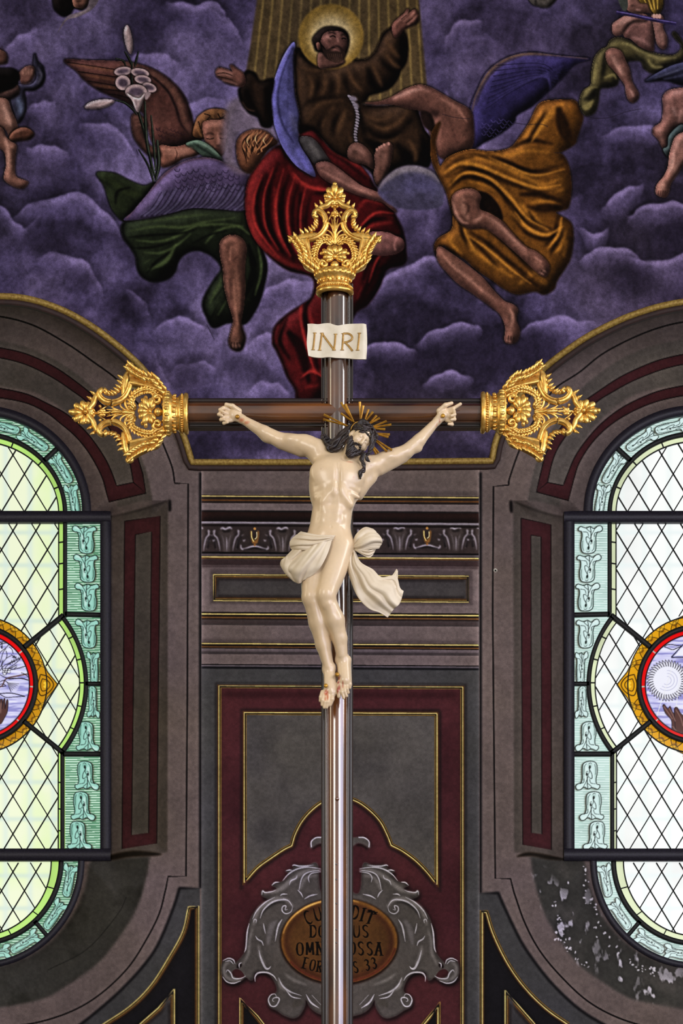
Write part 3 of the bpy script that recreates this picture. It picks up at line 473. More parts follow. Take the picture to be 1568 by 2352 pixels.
# brushwork and age over everything
bw = fbm(U + wx * .3, V * .8 + wy * .3, 16, 301, 3) - .5; bl = fbm(U, V, 5.5, 311, 2) - .5; tn = fbm(U, V, 420, 321, 3) - .5
VC.rgb *= (1 + .30 * bw + .16 * bl)[..., None]; VC.rgb *= 1 + tn[..., None] * np.array([.10, .05, -.10])
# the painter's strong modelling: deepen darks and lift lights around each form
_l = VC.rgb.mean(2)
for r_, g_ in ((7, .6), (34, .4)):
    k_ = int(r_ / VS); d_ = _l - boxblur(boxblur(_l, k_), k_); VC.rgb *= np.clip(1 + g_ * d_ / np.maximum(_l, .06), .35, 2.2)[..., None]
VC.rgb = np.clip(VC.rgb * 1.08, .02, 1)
_s = (VC.id == 0)[..., None]; _g = VC.rgb.mean(2, keepdims=True); VC.rgb = np.where(_s, _g + (VC.rgb - _g) * .84, VC.rgb).astype(np.float32)
# hairline cracks in the plaster
for s in ["3 20 735 100 755 200 765", "3 480 790 560 800 660 800 700 815", "3 940 745 1000 760 1100 755 1200 720 1300 700", "1 875 960 890 1000", "5 40 1300 90 1400"]: VC.line(rp(s), 1.6, (30, 24, 34), 0, alpha=.7)

# ------------------------------------------------------------------ gilded border and lunette bands (same plaster)
GL = parse("-205 760 -160 722 -110 698 -60 684 -20 681 40 683 92 694 153 717 214 752 275 798 321 840 346 871 385 925 410 972 425 1010 441 1062")
GRt = parse("1129 1059 1140 1008 1165 955 1205 895 1254 842 1313 797 1360 767 1422 736 1469 718 1516 704 1568 694 1620 690 1670 698 1720 718 1775 755")
# ------------------------------------------------------------------ the apse wall: outlines of niches
def mirL(p): p = np.asarray(p, float); return np.stack([-98 - p[:, 0], p[:, 1]], 1)[::-1]
def MR(p):
    p = np.asarray(p, float); x = p[:, 0]; e = np.clip((x - 209) / 150, 0, 1); x2 = -98 - x; e2 = np.clip((x2 - 209) / 150, 0, 1)
    return np.stack([1549 - x + 14 * e - 14 * e2, p[:, 1]], 1)
_cu = parse("-49 778 0 783 61 797 122 824 171 856 214 892 260 945 300 1003 330 1065 345 1120 350 1150")
_cl = parse("342 1975 335 2018 308 2098 265 2164 226 2211 172 2251 109 2290 40 2307 -49 2322")
_half = np.vstack([smooth(_cu), [[386, 1148], [384, 1958]], smooth(_cl)])
FRONT_L = np.vstack([_half, mirL(_half)]); FRONT_R = MR(FRONT_L)
WCX_L, WCX_R = -49.0, 1598.0
def half_iron():
    t = np.radians(np.linspace(90, 0, 40)); up = np.stack([258 * np.cos(t), 1180 - 243 * np.sin(t)], 1)
    t = np.radians(np.linspace(0, 90, 40)); lo = np.stack([243 * np.cos(t), 1978 + 246 * np.sin(t)], 1)
    return np.vstack([up, [[305, 1181], [305, 1977]], lo])
_hi = half_iron(); IRON = np.vstack([_hi, np.stack([-_hi[:, 0], _hi[:, 1]], 1)[::-1]])
BACK_L = IRON + (WCX_L, 0); BACK_R = np.stack([WCX_R - IRON[:, 0], IRON[:, 1]], 1)
DWALL, DWIN = 15.0, 15.5
def dvault(v):
    s = np.clip((1064 - np.asarray(v, float)) / 1064, 0, None)
    return DWALL - 2.6 * s ** 1.5 * (1 - .12 * s)

GRAYB, DKG, MAR, PAN, BLK = (104, 91, 88), (66, 65, 66), (77, 37, 41), (84, 80, 77), (27, 25, 29)
GOLDH, GOLDM, BRN = (166, 150, 92), (124, 96, 48), (84, 52, 26)
def gold_line(C, pts, closed=False, sc=1.0, sm=False, shade=1):
    """painted moulding: brown shade, two gilt lights with a dark groove between"""
    p = np.asarray(pts, float)
    if closed: p = np.vstack([p, p[:1]])
    off = ribbon_off(p, 4.5 * sc * shade)
    C.line(ribbon_off(p, 9 * sc * shade), 7 * sc, (36, 28, 28), 2, alpha=.55, sm=sm)
    C.line(off, 4 * sc, BRN, .5, sm=sm); C.line(p, 7.5 * sc, (46, 38, 26), .4, sm=sm)
    C.line(ribbon_off(p, 2.2 * sc), 2.0 * sc, GOLDM, .4, sm=sm); C.line(ribbon_off(p, -2.4 * sc), 2.4 * sc, GOLDH, .4, sm=sm)
def ribbon_off(p, d):
    p = np.asarray(p, float); n = len(p); out = []
    for i in range(n):
        a = p[max(i - 1, 0)]; b = p[min(i + 1, n - 1)]
        if i == 0 and np.allclose(p[0], p[-1]): a = p[-2]
        if i == n - 1 and np.allclose(p[0], p[-1]): b = p[1]
        t1 = (p[i] - a); t2 = (b - p[i])
        n1 = np.array([-t1[1], t1[0]]) / max(np.hypot(*t1), 1e-6) if np.hypot(*t1) > 1e-6 else None
        n2 = np.array([-t2[1], t2[0]]) / max(np.hypot(*t2), 1e-6) if np.hypot(*t2) > 1e-6 else None
        if n1 is None: n1 = n2
        if n2 is None: n2 = n1
        m = n1 + n2; m = m / max(m @ m, .3) * 2
        out.append(p[i] + m * d)
    return np.array(out)

REG['7'] = (5.2267, 490, 1960); REG['8'] = (2.306, 440, 1560); REG['9'] = (3.446, 460, 1190); REG['a'] = (3.584, 860, 1190); REG['b'] = (3.015, 0, 1700); REG['c'] = (3.087, 1060, 1700); REG['d'] = (3.267, 0, 660); REG['e'] = (3.213, 1080, 660)
LET = {'C': ("8,1 5,0 2,1.5 1,5 2,8.5 5,10 8,9",), 'U': ("1.5,0 1.5,7 3,9.6 5,10 7,9.6 8.5,7 8.5,0",), 'S': ("8,1.4 5.5,0 2.5,.6 1.8,2.6 4,4.6 6.5,5.6 8,7.6 7,9.5 4.5,10 1.5,8.6",),
       'T': ("5,0 5,10", "1,1.5 1,0 9,0 9,1.5"), 'O': ("5,0 2,1.2 1,5 2,8.8 5,10 8,8.8 9,5 8,1.2 5,0",), 'D': ("2,0 2,10", "2,0 6,.4 8.6,3 8.6,7 6,9.6 2,10"), 'I': ("5,0 5,10",),
       'M': ("1.5,10 2,0 5,8 8,0 8.5,10",), 'N': ("1.5,10 1.5,0 8.5,10 8.5,0",), 'A': ("1,10 5,0 9,10", "2.6,6.5 7.4,6.5"), 'E': ("2,0 2,10", "8,0 2,0", "2,5 6.5,5", "8,10 2,10"), 'R': ("2,10 2,0", "2,0 7,.4 8,2.6 6.5,4.8 2,5", "4.6,5 8.6,10"),
       'P': ("2,10 2,0", "2,0 7,.4 8,2.8 6.5,5.2 2,5.4"), '3': ("2,1.2 5,0 8,1.6 7,4 4.6,4.8 7.4,5.6 8.2,8 5,10 1.8,8.6",), '.': ("4.6,9.4 5.6,9.6",)}
SERIF = {'T': "1,0", 'I': "35"}
def text(C, s, x, y, h, wd, color, arc=0.0, ident=None, rot=0.0):
    """painted capitals centred on x; arc bends the line (+ rises to the middle)"""
    adv = [wd * (.62 if ch in 'I.' else (1.25 if ch == 'M' else 1.0)) for ch in s]; tot = sum(adv); cx = x - tot / 2
    for ch, a in zip(s, adv):
        q = (cx + a / 2 - x) / max(tot / 2, 1); dy = arc * q * q; tilt = math.atan2(2 * arc * q, tot / 2) * .9
        for st in LET.get(ch, ()):
            p = (parse(st) - (5, 5)) * (wd * .84 / 10 * (1.25 if ch == 'M' else 1), h / 10)
            c_, s_ = math.cos(tilt), math.sin(tilt)
            p = np.stack([p[:, 0] * c_ - p[:, 1] * s_, p[:, 0] * s_ + p[:, 1] * c_], 1) + (cx + a / 2, y + dy)
            curved = len(p) > 4 and ch not in 'MNT'
            if curved: C.line(p, [1.6, h * .17, 2.0, h * .17, 1.6], color, .4, ident=ident)
            else:
                for i in range(len(p) - 1):
                    d = p[i + 1] - p[i]; thick = abs(d[1]) > abs(d[0]) * .5
                    C.line(p[i:i + 2], h * (.17 if thick else .08), color, .4, sm=False, ident=ident)
                    if thick and ch in 'INTDREPA':
                        for e in (p[i], p[i + 1]): C.line([e + (-h * .16, 0), e + (h * .16, 0)], h * .07, color, .3, sm=False)
        cx += a

WID = {'painted_frieze': 1, 'painted_cartouche': 2, 'inscription_oval': 3, 'painted_panel': 4, 'painted_spandrel': 5, 'painted_red_band': 6}
def paint_wall(C):
    U, V = C.U, C.V
    C.rgb[:] = np.array(GRAYB, np.float32) / 255
    # bare plaster fields beyond the painted fillets
    C.fill([(462, 1086), (1100, 1086), (1100, 2530), (462, 2530)], DKG, sm=False)
    low = np.vstack([smooth(parse("412 2040 398 2085 365 2165 332 2215 282 2270 232 2315 180 2356 120 2392 40 2415 -49 2424")), mirL(smooth(parse("412 2040 398 2085 365 2165 332 2215 282 2270 232 2315 180 2356 120 2392 40 2415 -49 2424")))])
    outL = np.vstack([[(459, 1083), (459, 2040)], low, [(-205, 2530), (520, 2530), (520, 1083)]])
    lowR = smooth(parse("1144 2051 1160 2088 1195 2160 1228 2210 1270 2262 1330 2318 1395 2358 1470 2395 1560 2416 1640 2420 1780 2405"))
    C.fill(np.vstack([[(459, 2040), (412, 2040)], low[1:], [(-210, 2530), (462, 2530)]]), DKG, sm=False)
    C.fill(np.vstack([[(1104, 2051), (1144, 2051)], lowR[1:], [(1780, 2530), (1100, 2530), (1100, 2051)]]), DKG, sm=False)
    # fillet lines of the window surrounds; outer pair also paints the pier-edge shadow
    K = (34, 28, 30)
    for p, w in [(np.vstack([[(460, 1085), (460, 2040), (412, 2040)], low]), 6), (np.vstack([[(1103, 1085), (1103, 2051), (1144, 2051)], lowR]), 6)]:
        C.line(ribbon_off(p, 0), w, (32, 30, 34), 1, sm=False)
    C.line(np.vstack([smooth(parse("-205 790 -150 757 -98 738 -49 729 0 727 76 747 153 789 214 831 269 872 310 920 352 968 376 1024 395 1073 401 1110")), [(432, 1111), (430, 1600), (427, 2013), (386, 2013)], smooth(parse("381 2040 365 2100 332 2165 292 2225 232 2282 166 2322 83 2349 0 2359 -49 2362"))]), 3.6, K, .5, sm=False)
    C.line(np.vstack([smooth(parse("1775 800 1720 760 1660 742 1600 738 1555 742 1500 757 1440 782 1380 815 1330 855 1277 890 1250 925 1215 985 1190 1040 1170 1098 1168 1114")), [(1133, 1117), (1131, 1400), (1137, 2018), (1172, 2018)], smooth(parse("1180 2050 1205 2120 1240 2185 1290 2245 1350 2300 1420 2338 1500 2362 1560 2370 1640 2372"))]), 3.6, K, .5, sm=False)
    # lighter soffit bands of the arches, and the red inlay
    soL = np.vstack([smooth(_cu), [(330, 1150), (268, 1165)], smooth(parse("268 1150 240 1080 200 1000 150 945 90 905 20 890 -49 885"))])
    C.fill(np.vstack([soL, mirL(soL)]), (86, 79, 74), 2, sm=False, alpha=.8); C.fill(MR(np.vstack([soL, mirL(soL)])), (86, 80, 75), 2, sm=False, alpha=.8)
    for o, i in [("-220 841 -159 813 -98 799 -49 796 0 799 61 813 122 841 171 874 214 909 259 957 290 1003 315 1046 328 1089 335 1133", "306 1108 301 1079 294 1055 262 1001 230 955 196 920 168 899 122 868 61 838 0 822 -49 819 -98 822 -159 838 -220 868"),
                 ("-205 926 -159 905 -98 892 -49 889 0 892 61 905 107 926 153 951 190 984 214 1012 239 1049 254 1079 268 1116 306 1108 335 1133 250 1153", "245 1134 236 1101 220 1067 199 1033 171 1000 138 972 107 948 61 926 0 914 -49 911 -98 914 -159 926 -205 948"),
                 ("1774 867 1727 844 1680 826 1628 814 1598 811 1568 814 1516 826 1469 844 1422 867 1376 897 1338 925 1300 965 1267 1012 1250 1049 1239 1096 1231 1130", "1257 1108 1267 1065 1279 1033 1301 999 1335 955 1373 921 1407 900 1453 875 1516 850 1568 837 1598 834 1628 837 1680 850 1743 875"),
                 ("1774 940 1727 915 1680 897 1628 886 1598 883 1568 886 1516 897 1469 915 1422 940 1379 974 1345 1012 1320 1049 1304 1086 1293 1115 1257 1108 1231 1130 1305 1150", "1317 1102 1329 1065 1354 1024 1385 990 1422 962 1469 937 1516 920 1568 909 1598 906 1628 909 1680 920 1727 937")]:
        a, b = parse(o), parse(i)
        poly = np.vstack([smooth(a[:-3]) if len(a) > 13 else smooth(a), a[-3:] if len(a) > 13 else a[-1:], smooth(b)])
        C.fill(poly, MAR, .5, sm=False, ident=WID['painted_red_band']); C.line(np.vstack([poly, poly[:1]]), 2.2, (30, 20, 22), .4, sm=False)
    # jambs: window light painted as a paler edge beside the frame, red inlaid border
    for jamb, rect, inn in [("250 1190 386 1150 384 1958 244 1968", "286 1197 368 1185 360 1937 280 1950", "311 1228 348 1221 341 1913 302 1918"),
                            ("1293 1190 1178 1150 1180 1958 1300 1968", "1196 1190 1265 1205 1266 1952 1200 1940", "1219 1229 1242 1233 1244 1916 1220 1913")]:
        C.fill(parse(jamb), (86, 77, 71), 1, sm=False)
        C.line(parse(jamb)[[0, 3]], 50, (96, 84, 78), 10, sm=False, alpha=.7)
        C.fill(parse(rect), MAR, .5, sm=False, ident=WID['painted_red_band']); C.fill(parse(inn), (82, 75, 69), .5, sm=False)
        for q in (rect, inn): C.line(np.vstack([parse(q), parse(q)[:1]]), 1.8, (34, 22, 24), .4, sm=False)
    # rough lower splays with flaking paint
    for cl, mir in ((_cl, 0), (_cl, 1)):
        sp = np.vstack([[(345, 1966)], smooth(cl), [(-49, 2215)], smooth(parse("-30 2228 60 2200 120 2160 170 2100 195 2040 205 1985 215 1975"))])
        if mir: sp = MR(sp)
        m = C.fill(sp, (66, 64, 60), 3, sm=False)
        if m is not None:
            y0, x0, a = m; h, w = a.shape
            nn = fbm(U[y0:y0 + h, x0:x0 + w], V[y0:y0 + h, x0:x0 + w], 60, 40 + mir, 4)
            C.comp((y0, x0, a * np.clip((nn - .5) * 4, 0, 1)), (92, 86, 82) if mir else (44, 42, 36), .7)
            if mir:
                f = fbm(U[y0:y0 + h, x0:x0 + w] * 1.4, V[y0:y0 + h, x0:x0 + w] * .7, 26, 90, 4); g = fbm(U[y0:y0 + h, x0:x0 + w], V[y0:y0 + h, x0:x0 + w], 120, 95, 2)
                C.comp((y0, x0, a * np.clip((f - .62) * 14, 0, 1) * np.clip((g - .45) * 6, 0, 1)), (184, 178, 190), .8)
    for s, w in [("1265 2060 1285 2120 1300 2160", 4), ("1278 2140 1300 2180 1350 2220", 5), ("1340 1990 1350 2050 1370 2100", 8), ("1290 1990 1300 2030", 9), ("1365 2110 1390 2150 1420 2190", 6), ("1440 2200 1490 2230 1510 2228", 5), ("1285 1900 1296 1950", 6)]:
        p = parse(s); t = smooth(p, False, 14)
        for q in t:
            if RNG.random() < .6: C.comp(C.mask(ell(q[0] + RNG.normal(0, w), q[1] + RNG.normal(0, w), RNG.uniform(.8, 2.6), RNG.uniform(1, 4), RNG.uniform(0, 90), 10)), (196, 190, 200), .8)
    for s in ["240 1968 290 1956 330 1955 372 1962 345 1966 300 1968 250 1976", "1186 1968 1210 1958 1250 1962 1298 1974 1260 1974 1220 1966"]: C.fill(parse(s), (44, 32, 20), 1)
    for s in ["387 1150 392 1150 393 1172 387 1173", "1170 1152 1176 1152 1177 1175 1171 1175"]: C.fill(parse(s), (30, 24, 24), 1)
    C.line(parse("110 2228 200 2180 270 2100 290 2060"), 1.4, (36, 34, 32), 0, alpha=.8); C.line(parse("250 1188 320 1172 386 1150"), 3, (58, 50, 46), 1.5, alpha=.8); C.line(parse("1293 1188 1240 1176 1178 1152"), 3, (58, 50, 46), 1.5, alpha=.8)
    C.comp(C.mask(ell(1137.5, 1310, 4, 4)), (170, 168, 160), 1); C.comp(C.mask(ell(1137.5, 1310.5, 2.4, 2.4)), (24, 20, 20), 1)
    # black spandrels with gilt borders at the foot
    for o, i in [("232 2358 298 2314 348 2264 391 2197 421 2141 434 2085 454 2083 454 2530 80 2530", "325 2352 365 2317 398 2277 398 2530 200 2530"), ("1105 2093 1118 2094 1135 2147 1167 2212 1206 2267 1254 2315 1306 2352 1480 2530 1105 2530", "1162 2280 1190 2312 1225 2352 1340 2530 1162 2530")]:
        a = parse(o); L_ = a[0, 0] < 700
        cur = smooth(a[:6] if L_ else a[1:7]); C.fill(np.vstack([cur, a[6:]]) if L_ else np.vstack([a[:1], cur, a[7:]]), BLK, 1, sm=False, ident=WID['painted_spandrel'])
        gold_line(C, np.vstack([cur[::-1] if not L_ else cur, [a[6] if L_ else a[0]], [(a[6, 0] if L_ else a[0, 0], 2530)]]), shade=-1 if not L_ else 1)
        b = parse(i); C.fill(b, (58, 56, 57), 1, sm=False)
        if L_: gold_line(C, [b[0] + (-60, 60), b[0], b[1], b[2], b[3]])
        else: gold_line(C, [b[4], b[0], b[1], b[2], b[3]])
    # central pier: cornice bands (tilt follows the setting-out of the painter)
    def band(z0, z1, c, soft=0, x0=463, x1=1099, ident=None, alpha=1.0):
        y0, y1 = 1040 + z0 / 2.306, 1040 + z1 / 2.306
        C.fill([(x0, y0), (x1, y0 + 4), (x1, y1 + 4), (x0, y1)], c, soft, sm=False, ident=ident, alpha=alpha)
    band(97, 224, GRAYB); band(196, 224, (86, 75, 73), 3); band(222, 268, (52, 40, 38)); band(226, 232, GOLDH); band(233, 236, (24, 18, 18)); band(247, 254, (104, 64, 30)); band(266, 304, (106, 94, 93)); band(304, 314, (36, 28, 28), 1)
    band(312, 364, (48, 28, 24)); band(336, 364, (34, 21, 19), 4); band(363, 376, (98, 92, 98)); band(367, 371, (120, 114, 122)); band(376, 392, (40, 30, 28), 1)
    band(390, 530, (56, 46, 44), ident=WID['painted_frieze']); band(524, 534, (30, 24, 24)); band(534, 546, (74, 66, 68)); band(546, 562, (50, 34, 24)); band(548, 554, GOLDH); band(556, 561, (118, 76, 32)); band(562, 600, (62, 46, 46), 2)
    band(594, 855, (106, 93, 92)); band(594, 606, (66, 52, 52), 2)
    def rect(zx0, zy0, zx1, zy1): return np.array([(440 + zx0 / 2.306, 1040 + zy0 / 2.306), (440 + zx1 / 2.306, 1043.6 + zy0 / 2.306), (440 + zx1 / 2.306, 1043.6 + zy1 / 2.306), (440 + zx0 / 2.306, 1040 + zy1 / 2.306)])
    C.fill(rect(96, 612, 1488, 800), (84, 72, 72), 2, sm=False); C.fill(rect(112, 640, 1470, 786), (58, 48, 42), .5, sm=False); C.fill(rect(128, 660, 1454, 772), (64, 60, 60), .5, sm=False, ident=WID['painted_panel']); C.fill(rect(140, 690, 1440, 772), (70, 66, 65), 6, sm=False, alpha=.7)
    gold_line(C, rect(120, 650, 1462, 778), True, .9)
    band(842, 884, (46, 34, 32)); band(850, 857, GOLDH); band(868, 875, (112, 74, 36)); band(884, 912, (70, 56, 56), 4); band(912, 1004, (104, 91, 90)); band(990, 1006, (74, 62, 62), 4)
    band(1004, 1036, (46, 34, 30)); band(1007, 1013, GOLDH); band(1024, 1030, (104, 66, 34)); band(1036, 1052, (92, 82, 86)); band(1052, 1066, (72, 60, 62), 2); band(1066, 1120, (104, 91, 90)); band(1118, 1124, (34, 28, 30)); band(1124, 1133, (88, 80, 86)); band(1132, 1142, (24, 24, 30), 1)
    # acanthus of the frieze
    W1, W2 = (146, 140, 150), (100, 92, 96)
    fz = C.mask([(463, 1040 + 388 / 2.306), (1099, 1044 + 388 / 2.306), (1099, 1044 + 524 / 2.306), (463, 1040 + 524 / 2.306)])
    def acanthus(reg, cx, k=1.0):
        q = lambda s: np.array([(REG[reg][1] + (cx + x * k) / REG[reg][0], REG[reg][2] + y / REG[reg][0]) for x, y in parse(s)])
        C.fill(q("-46 90 -30 82 0 92 30 80 48 92 62 130 40 200 26 268 -26 268 -40 200 -62 130"), (70, 60, 57), 2, clip=fz)
        C.fill(q("-34 92 0 100 34 92 22 108 -22 108"), (26, 20, 20), 2, clip=fz)
        C.line(q("-48 86 -30 78 -10 88 8 80 28 74 44 86"), [2, 4.5, 3, 4.5, 2], W1, .6, clip=fz)
        for s, w, c in [("0 150 3 200 2 266", 2.6, W1), ("-38 130 -22 180 -14 260", 2.2, W2), ("36 130 22 180 16 260", 2.2, W2), ("-110 110 -92 96 -98 130 -72 160 -56 220 -50 262", 3.4, W1), ("108 110 92 96 96 130 72 160 56 220 50 262", 3.4, W1), ("-140 128 -110 150 -88 200 -76 250", 4, W2), ("140 128 110 150 88 200 76 250", 4, W2), ("-150 170 -138 180 -130 172", 3, W1), ("150 170 138 180 130 172", 3, W1)]:
            C.line(q(s), [1, w, w, .8], c, .6, alpha=.9, clip=fz)
        C.line(q("-118 140 -96 180 -84 240"), 5, (28, 22, 22), 1.5, alpha=.7, clip=fz); C.line(q("118 140 96 180 84 240"), 5, (28, 22, 22), 1.5, alpha=.7, clip=fz)
    def flower(reg, cx):
        q = lambda s: np.array([(REG[reg][1] + (cx + x) / REG[reg][0], REG[reg][2] + y / REG[reg][0]) for x, y in parse(s)])
        C.line(q("-110 210 -106 240 -80 246 -30 228 0 224 30 228 80 246 106 240 104 222"), [2, 4, 4.5, 4, 2], W1, .6, clip=fz); C.line(q("-90 252 -30 240 0 236 30 240 90 252"), 3, (28, 22, 22), 1.5, clip=fz)
        C.fill(q("-24 100 -34 110 -30 150 -20 196 0 206 22 196 32 150 34 110 22 100 20 150 8 172 0 176 -8 172 -18 150"), (128, 86, 40), .6); C.line(q("-26 104 -24 150 -8 186"), 2, (196, 168, 104), .5); C.line(q("16 110 16 150 0 168"), 1.6, (206, 184, 128), .5)
        C.comp(C.mask(ell(*q("0 84")[0], 3, 3)), (150, 108, 56)); C.comp(C.mask(ell(*q("0 214")[0], 2.4, 2.4)), (140, 90, 40))
    for cx in (206, 650): acanthus('9', cx)
    for cx in (430,): flower('9', cx)
    for cx in (204, 668): acanthus('a', cx)
    flower('a', 432); acanthus('a', -230); acanthus('9', -20, .9); acanthus('a', 880, .8)
    # the great panel
    o = np.array([(503, 1577), (1061, 1580), (1061, 2530), (503, 2530)])
    C.fill(o, MAR, .5, sm=False); mm = C.mask(o)
    if mm is not None:
        y0, x0, a = mm; h, w = a.shape; nn = fbm(U[y0:y0 + h, x0:x0 + w], V[y0:y0 + h, x0:x0 + w], 120, 61, 4)
        C.comp((y0, x0, a * np.clip((nn - .5) * 3, 0, 1)), (58, 26, 32), .6)
    gold_line(C, np.array([(505, 2530), (505, 1577.5), (1060, 1580.5), (1060, 2530)]), shade=-1); C.line([(516, 1595), (1050, 1597)], 14, (52, 22, 26), 5, sm=False, alpha=.7)
    lft = smooth(parse("563 2022 590 1992 620 1970 650 1950 668 1941")); ctr = smooth(parse("668 1941 676 1915 692 1885 716 1858 745 1838 783 1829 818 1838 848 1858 874 1885 890 1915 900 1940")); rgt = smooth(parse("900 1940 925 1953 955 1975 980 2000 1001 2026"))
    inner = np.vstack([[(563, 1639)], lft, ctr, rgt, [(1001, 1641)]])
    m = C.fill(inner, PAN, .5, sm=False, ident=WID['painted_panel'])
    if m is not None:
        y0, x0, a = m; h, w = a.shape; nn = fbm(U[y0:y0 + h, x0:x0 + w], V[y0:y0 + h, x0:x0 + w], 90, 62, 4)
        C.comp((y0, x0, a * np.clip((nn - .5) * 3, 0, 1)), (62, 59, 60), .6)
    gold_line(C, inner[::-1], True, shade=-1)
    for s, f in [("553 2297 590 2335 640 2400 700 2530 553 2530", 1), ("1008 2306 985 2335 940 2390 880 2530 1008 2530", -1)]:
        p = parse(s); C.fill(p, BLK, 1, sm=False); gold_line(C, np.vstack([[p[-1]], p[:4]]), .8, shade=f)
    # cartouche, both halves from one hand
    cxm = 780.5
    def both(fn):
        for mx in (0, 1): fn((lambda p: p) if not mx else (lambda p: np.stack([2 * cxm + 1 - p[:, 0], p[:, 1]], 1)[::-1]))
    G1, G2, G3, WH = (82, 76, 73), (116, 110, 109), (46, 41, 40), (152, 148, 156)
    body = "7 1560 500 1300 480 1250 130 1130 140 1000 135 945 150 960 180 860 210 905 250 830 330 720 360 700 390 760 420 720 460 640 480 600 440 570 460 580 510 650 545 700 545 560 630 470 730 425 840 400 960 385 1150 330 1250 280 1300 270 1320 230 1270 150 1270 105 1310 90 1400 110 1490 170 1550 250 1560 330 1530 390 1490 430 1520 470 1520 490 1450 520 1425 600 1430 680 1470 740 1560 760 1650 720 1690 665 1720 650 1790 680 1850 760 1890 850 1950 960 1980 1040 1940 1100 1830 1110 1760 1160 1850 1250 1920 1400 1960 1560 1960"
    def f_body(g):
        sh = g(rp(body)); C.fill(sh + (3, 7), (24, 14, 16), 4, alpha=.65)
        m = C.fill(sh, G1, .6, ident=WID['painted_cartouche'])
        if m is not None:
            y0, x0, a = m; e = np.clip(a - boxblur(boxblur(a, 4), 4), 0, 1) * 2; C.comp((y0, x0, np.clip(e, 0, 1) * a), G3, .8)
    def f_hole(g):
        C.fill(g(rp("7 225 1420 270 1390 330 1410 370 1470 330 1500 270 1490 230 1460")), MAR, .5); C.fill(g(rp("7 290 1330 330 1320 340 1350 300 1380 280 1370")), (40, 18, 20), .8)
    def f_str(g):
        for s, w, c in [("7 480 860 540 680 640 600 760 545 880 560 960 640", 22, G2), ("7 560 760 640 660 760 590 860 590", 8, G3), ("7 470 900 430 1050 420 1200 350 1350", 12, G2), ("7 540 1100 560 1230 620 1340", 16, G2), ("7 1290 210 1180 200 1060 240 930 330 820 420 700 470 600 480", 20, G2), ("7 1250 260 1120 290 1060 380 1040 440", 14, G2), ("7 1120 1580 960 1520 850 1440", 14, G2), ("7 650 1100 690 900 760 800", 26, (104, 98, 100)), ("7 780 1500 820 1600 940 1680", 18, G2), ("7 950 1850 1000 1800 1080 1790", 30, (74, 68, 62)), ("7 200 1300 130 1360 150 1480 260 1530 350 1500", 14, G2)]:
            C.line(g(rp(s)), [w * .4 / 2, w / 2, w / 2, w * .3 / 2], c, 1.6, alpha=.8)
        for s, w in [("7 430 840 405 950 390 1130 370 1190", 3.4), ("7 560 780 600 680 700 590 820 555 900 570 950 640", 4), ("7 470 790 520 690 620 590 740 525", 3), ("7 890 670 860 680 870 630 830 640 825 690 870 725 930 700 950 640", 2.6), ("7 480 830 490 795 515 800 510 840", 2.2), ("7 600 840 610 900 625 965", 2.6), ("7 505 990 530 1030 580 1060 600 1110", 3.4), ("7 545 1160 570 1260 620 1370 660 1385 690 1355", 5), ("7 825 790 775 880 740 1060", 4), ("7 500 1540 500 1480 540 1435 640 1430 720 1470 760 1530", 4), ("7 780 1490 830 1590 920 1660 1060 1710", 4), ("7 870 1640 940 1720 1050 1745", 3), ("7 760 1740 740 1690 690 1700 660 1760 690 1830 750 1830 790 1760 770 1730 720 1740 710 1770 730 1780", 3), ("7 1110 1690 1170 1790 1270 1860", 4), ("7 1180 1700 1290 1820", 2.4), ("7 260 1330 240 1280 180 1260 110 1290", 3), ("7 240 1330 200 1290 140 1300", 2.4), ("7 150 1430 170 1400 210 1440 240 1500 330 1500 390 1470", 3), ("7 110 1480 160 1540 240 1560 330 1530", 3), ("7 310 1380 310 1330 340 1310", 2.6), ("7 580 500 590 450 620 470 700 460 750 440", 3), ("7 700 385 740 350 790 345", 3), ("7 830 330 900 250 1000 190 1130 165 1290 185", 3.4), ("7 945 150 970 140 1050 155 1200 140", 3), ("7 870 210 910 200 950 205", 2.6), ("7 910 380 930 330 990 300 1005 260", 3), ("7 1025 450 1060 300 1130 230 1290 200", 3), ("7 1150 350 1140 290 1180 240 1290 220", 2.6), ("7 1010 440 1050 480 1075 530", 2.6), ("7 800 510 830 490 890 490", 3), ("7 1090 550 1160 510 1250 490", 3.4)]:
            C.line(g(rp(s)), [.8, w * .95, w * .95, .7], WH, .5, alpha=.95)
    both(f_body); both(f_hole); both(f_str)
    def f_top(g):
        C.fill(g(rp("8 690 870 650 890 628 895 630 860 655 838 690 835 780 850 780 880 730 890")), G1, .6, ident=WID['painted_cartouche']); C.line(g(rp("8 634 890 634 860 658 840 690 838")), 2.6, WH, .5); C.line(g(rp("8 640 900 670 880 700 880")), 4, (40, 18, 20), 2)
    both(f_top)
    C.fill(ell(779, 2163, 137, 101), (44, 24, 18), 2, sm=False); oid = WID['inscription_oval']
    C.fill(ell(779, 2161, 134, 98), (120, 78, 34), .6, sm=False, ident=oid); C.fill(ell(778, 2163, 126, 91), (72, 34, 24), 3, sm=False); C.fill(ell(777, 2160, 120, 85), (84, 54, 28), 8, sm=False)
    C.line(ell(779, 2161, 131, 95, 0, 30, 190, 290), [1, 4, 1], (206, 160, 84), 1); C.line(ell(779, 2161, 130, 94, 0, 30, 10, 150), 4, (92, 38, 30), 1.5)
    INK = (26, 18, 14)
    text(C, "CUSTODIT", 779, 2092, 30, 21.5, INK, 20); text(C, "DOMINUS", 779, 2139, 27, 20.5, INK, 0); text(C, "OMNIA OSSA", 779, 2178, 29, 20.4, INK, 2); text(C, "EORUM PS.33", 780, 2224, 25, 15.8, INK, -14)
    l_ = C.rgb.mean(2)
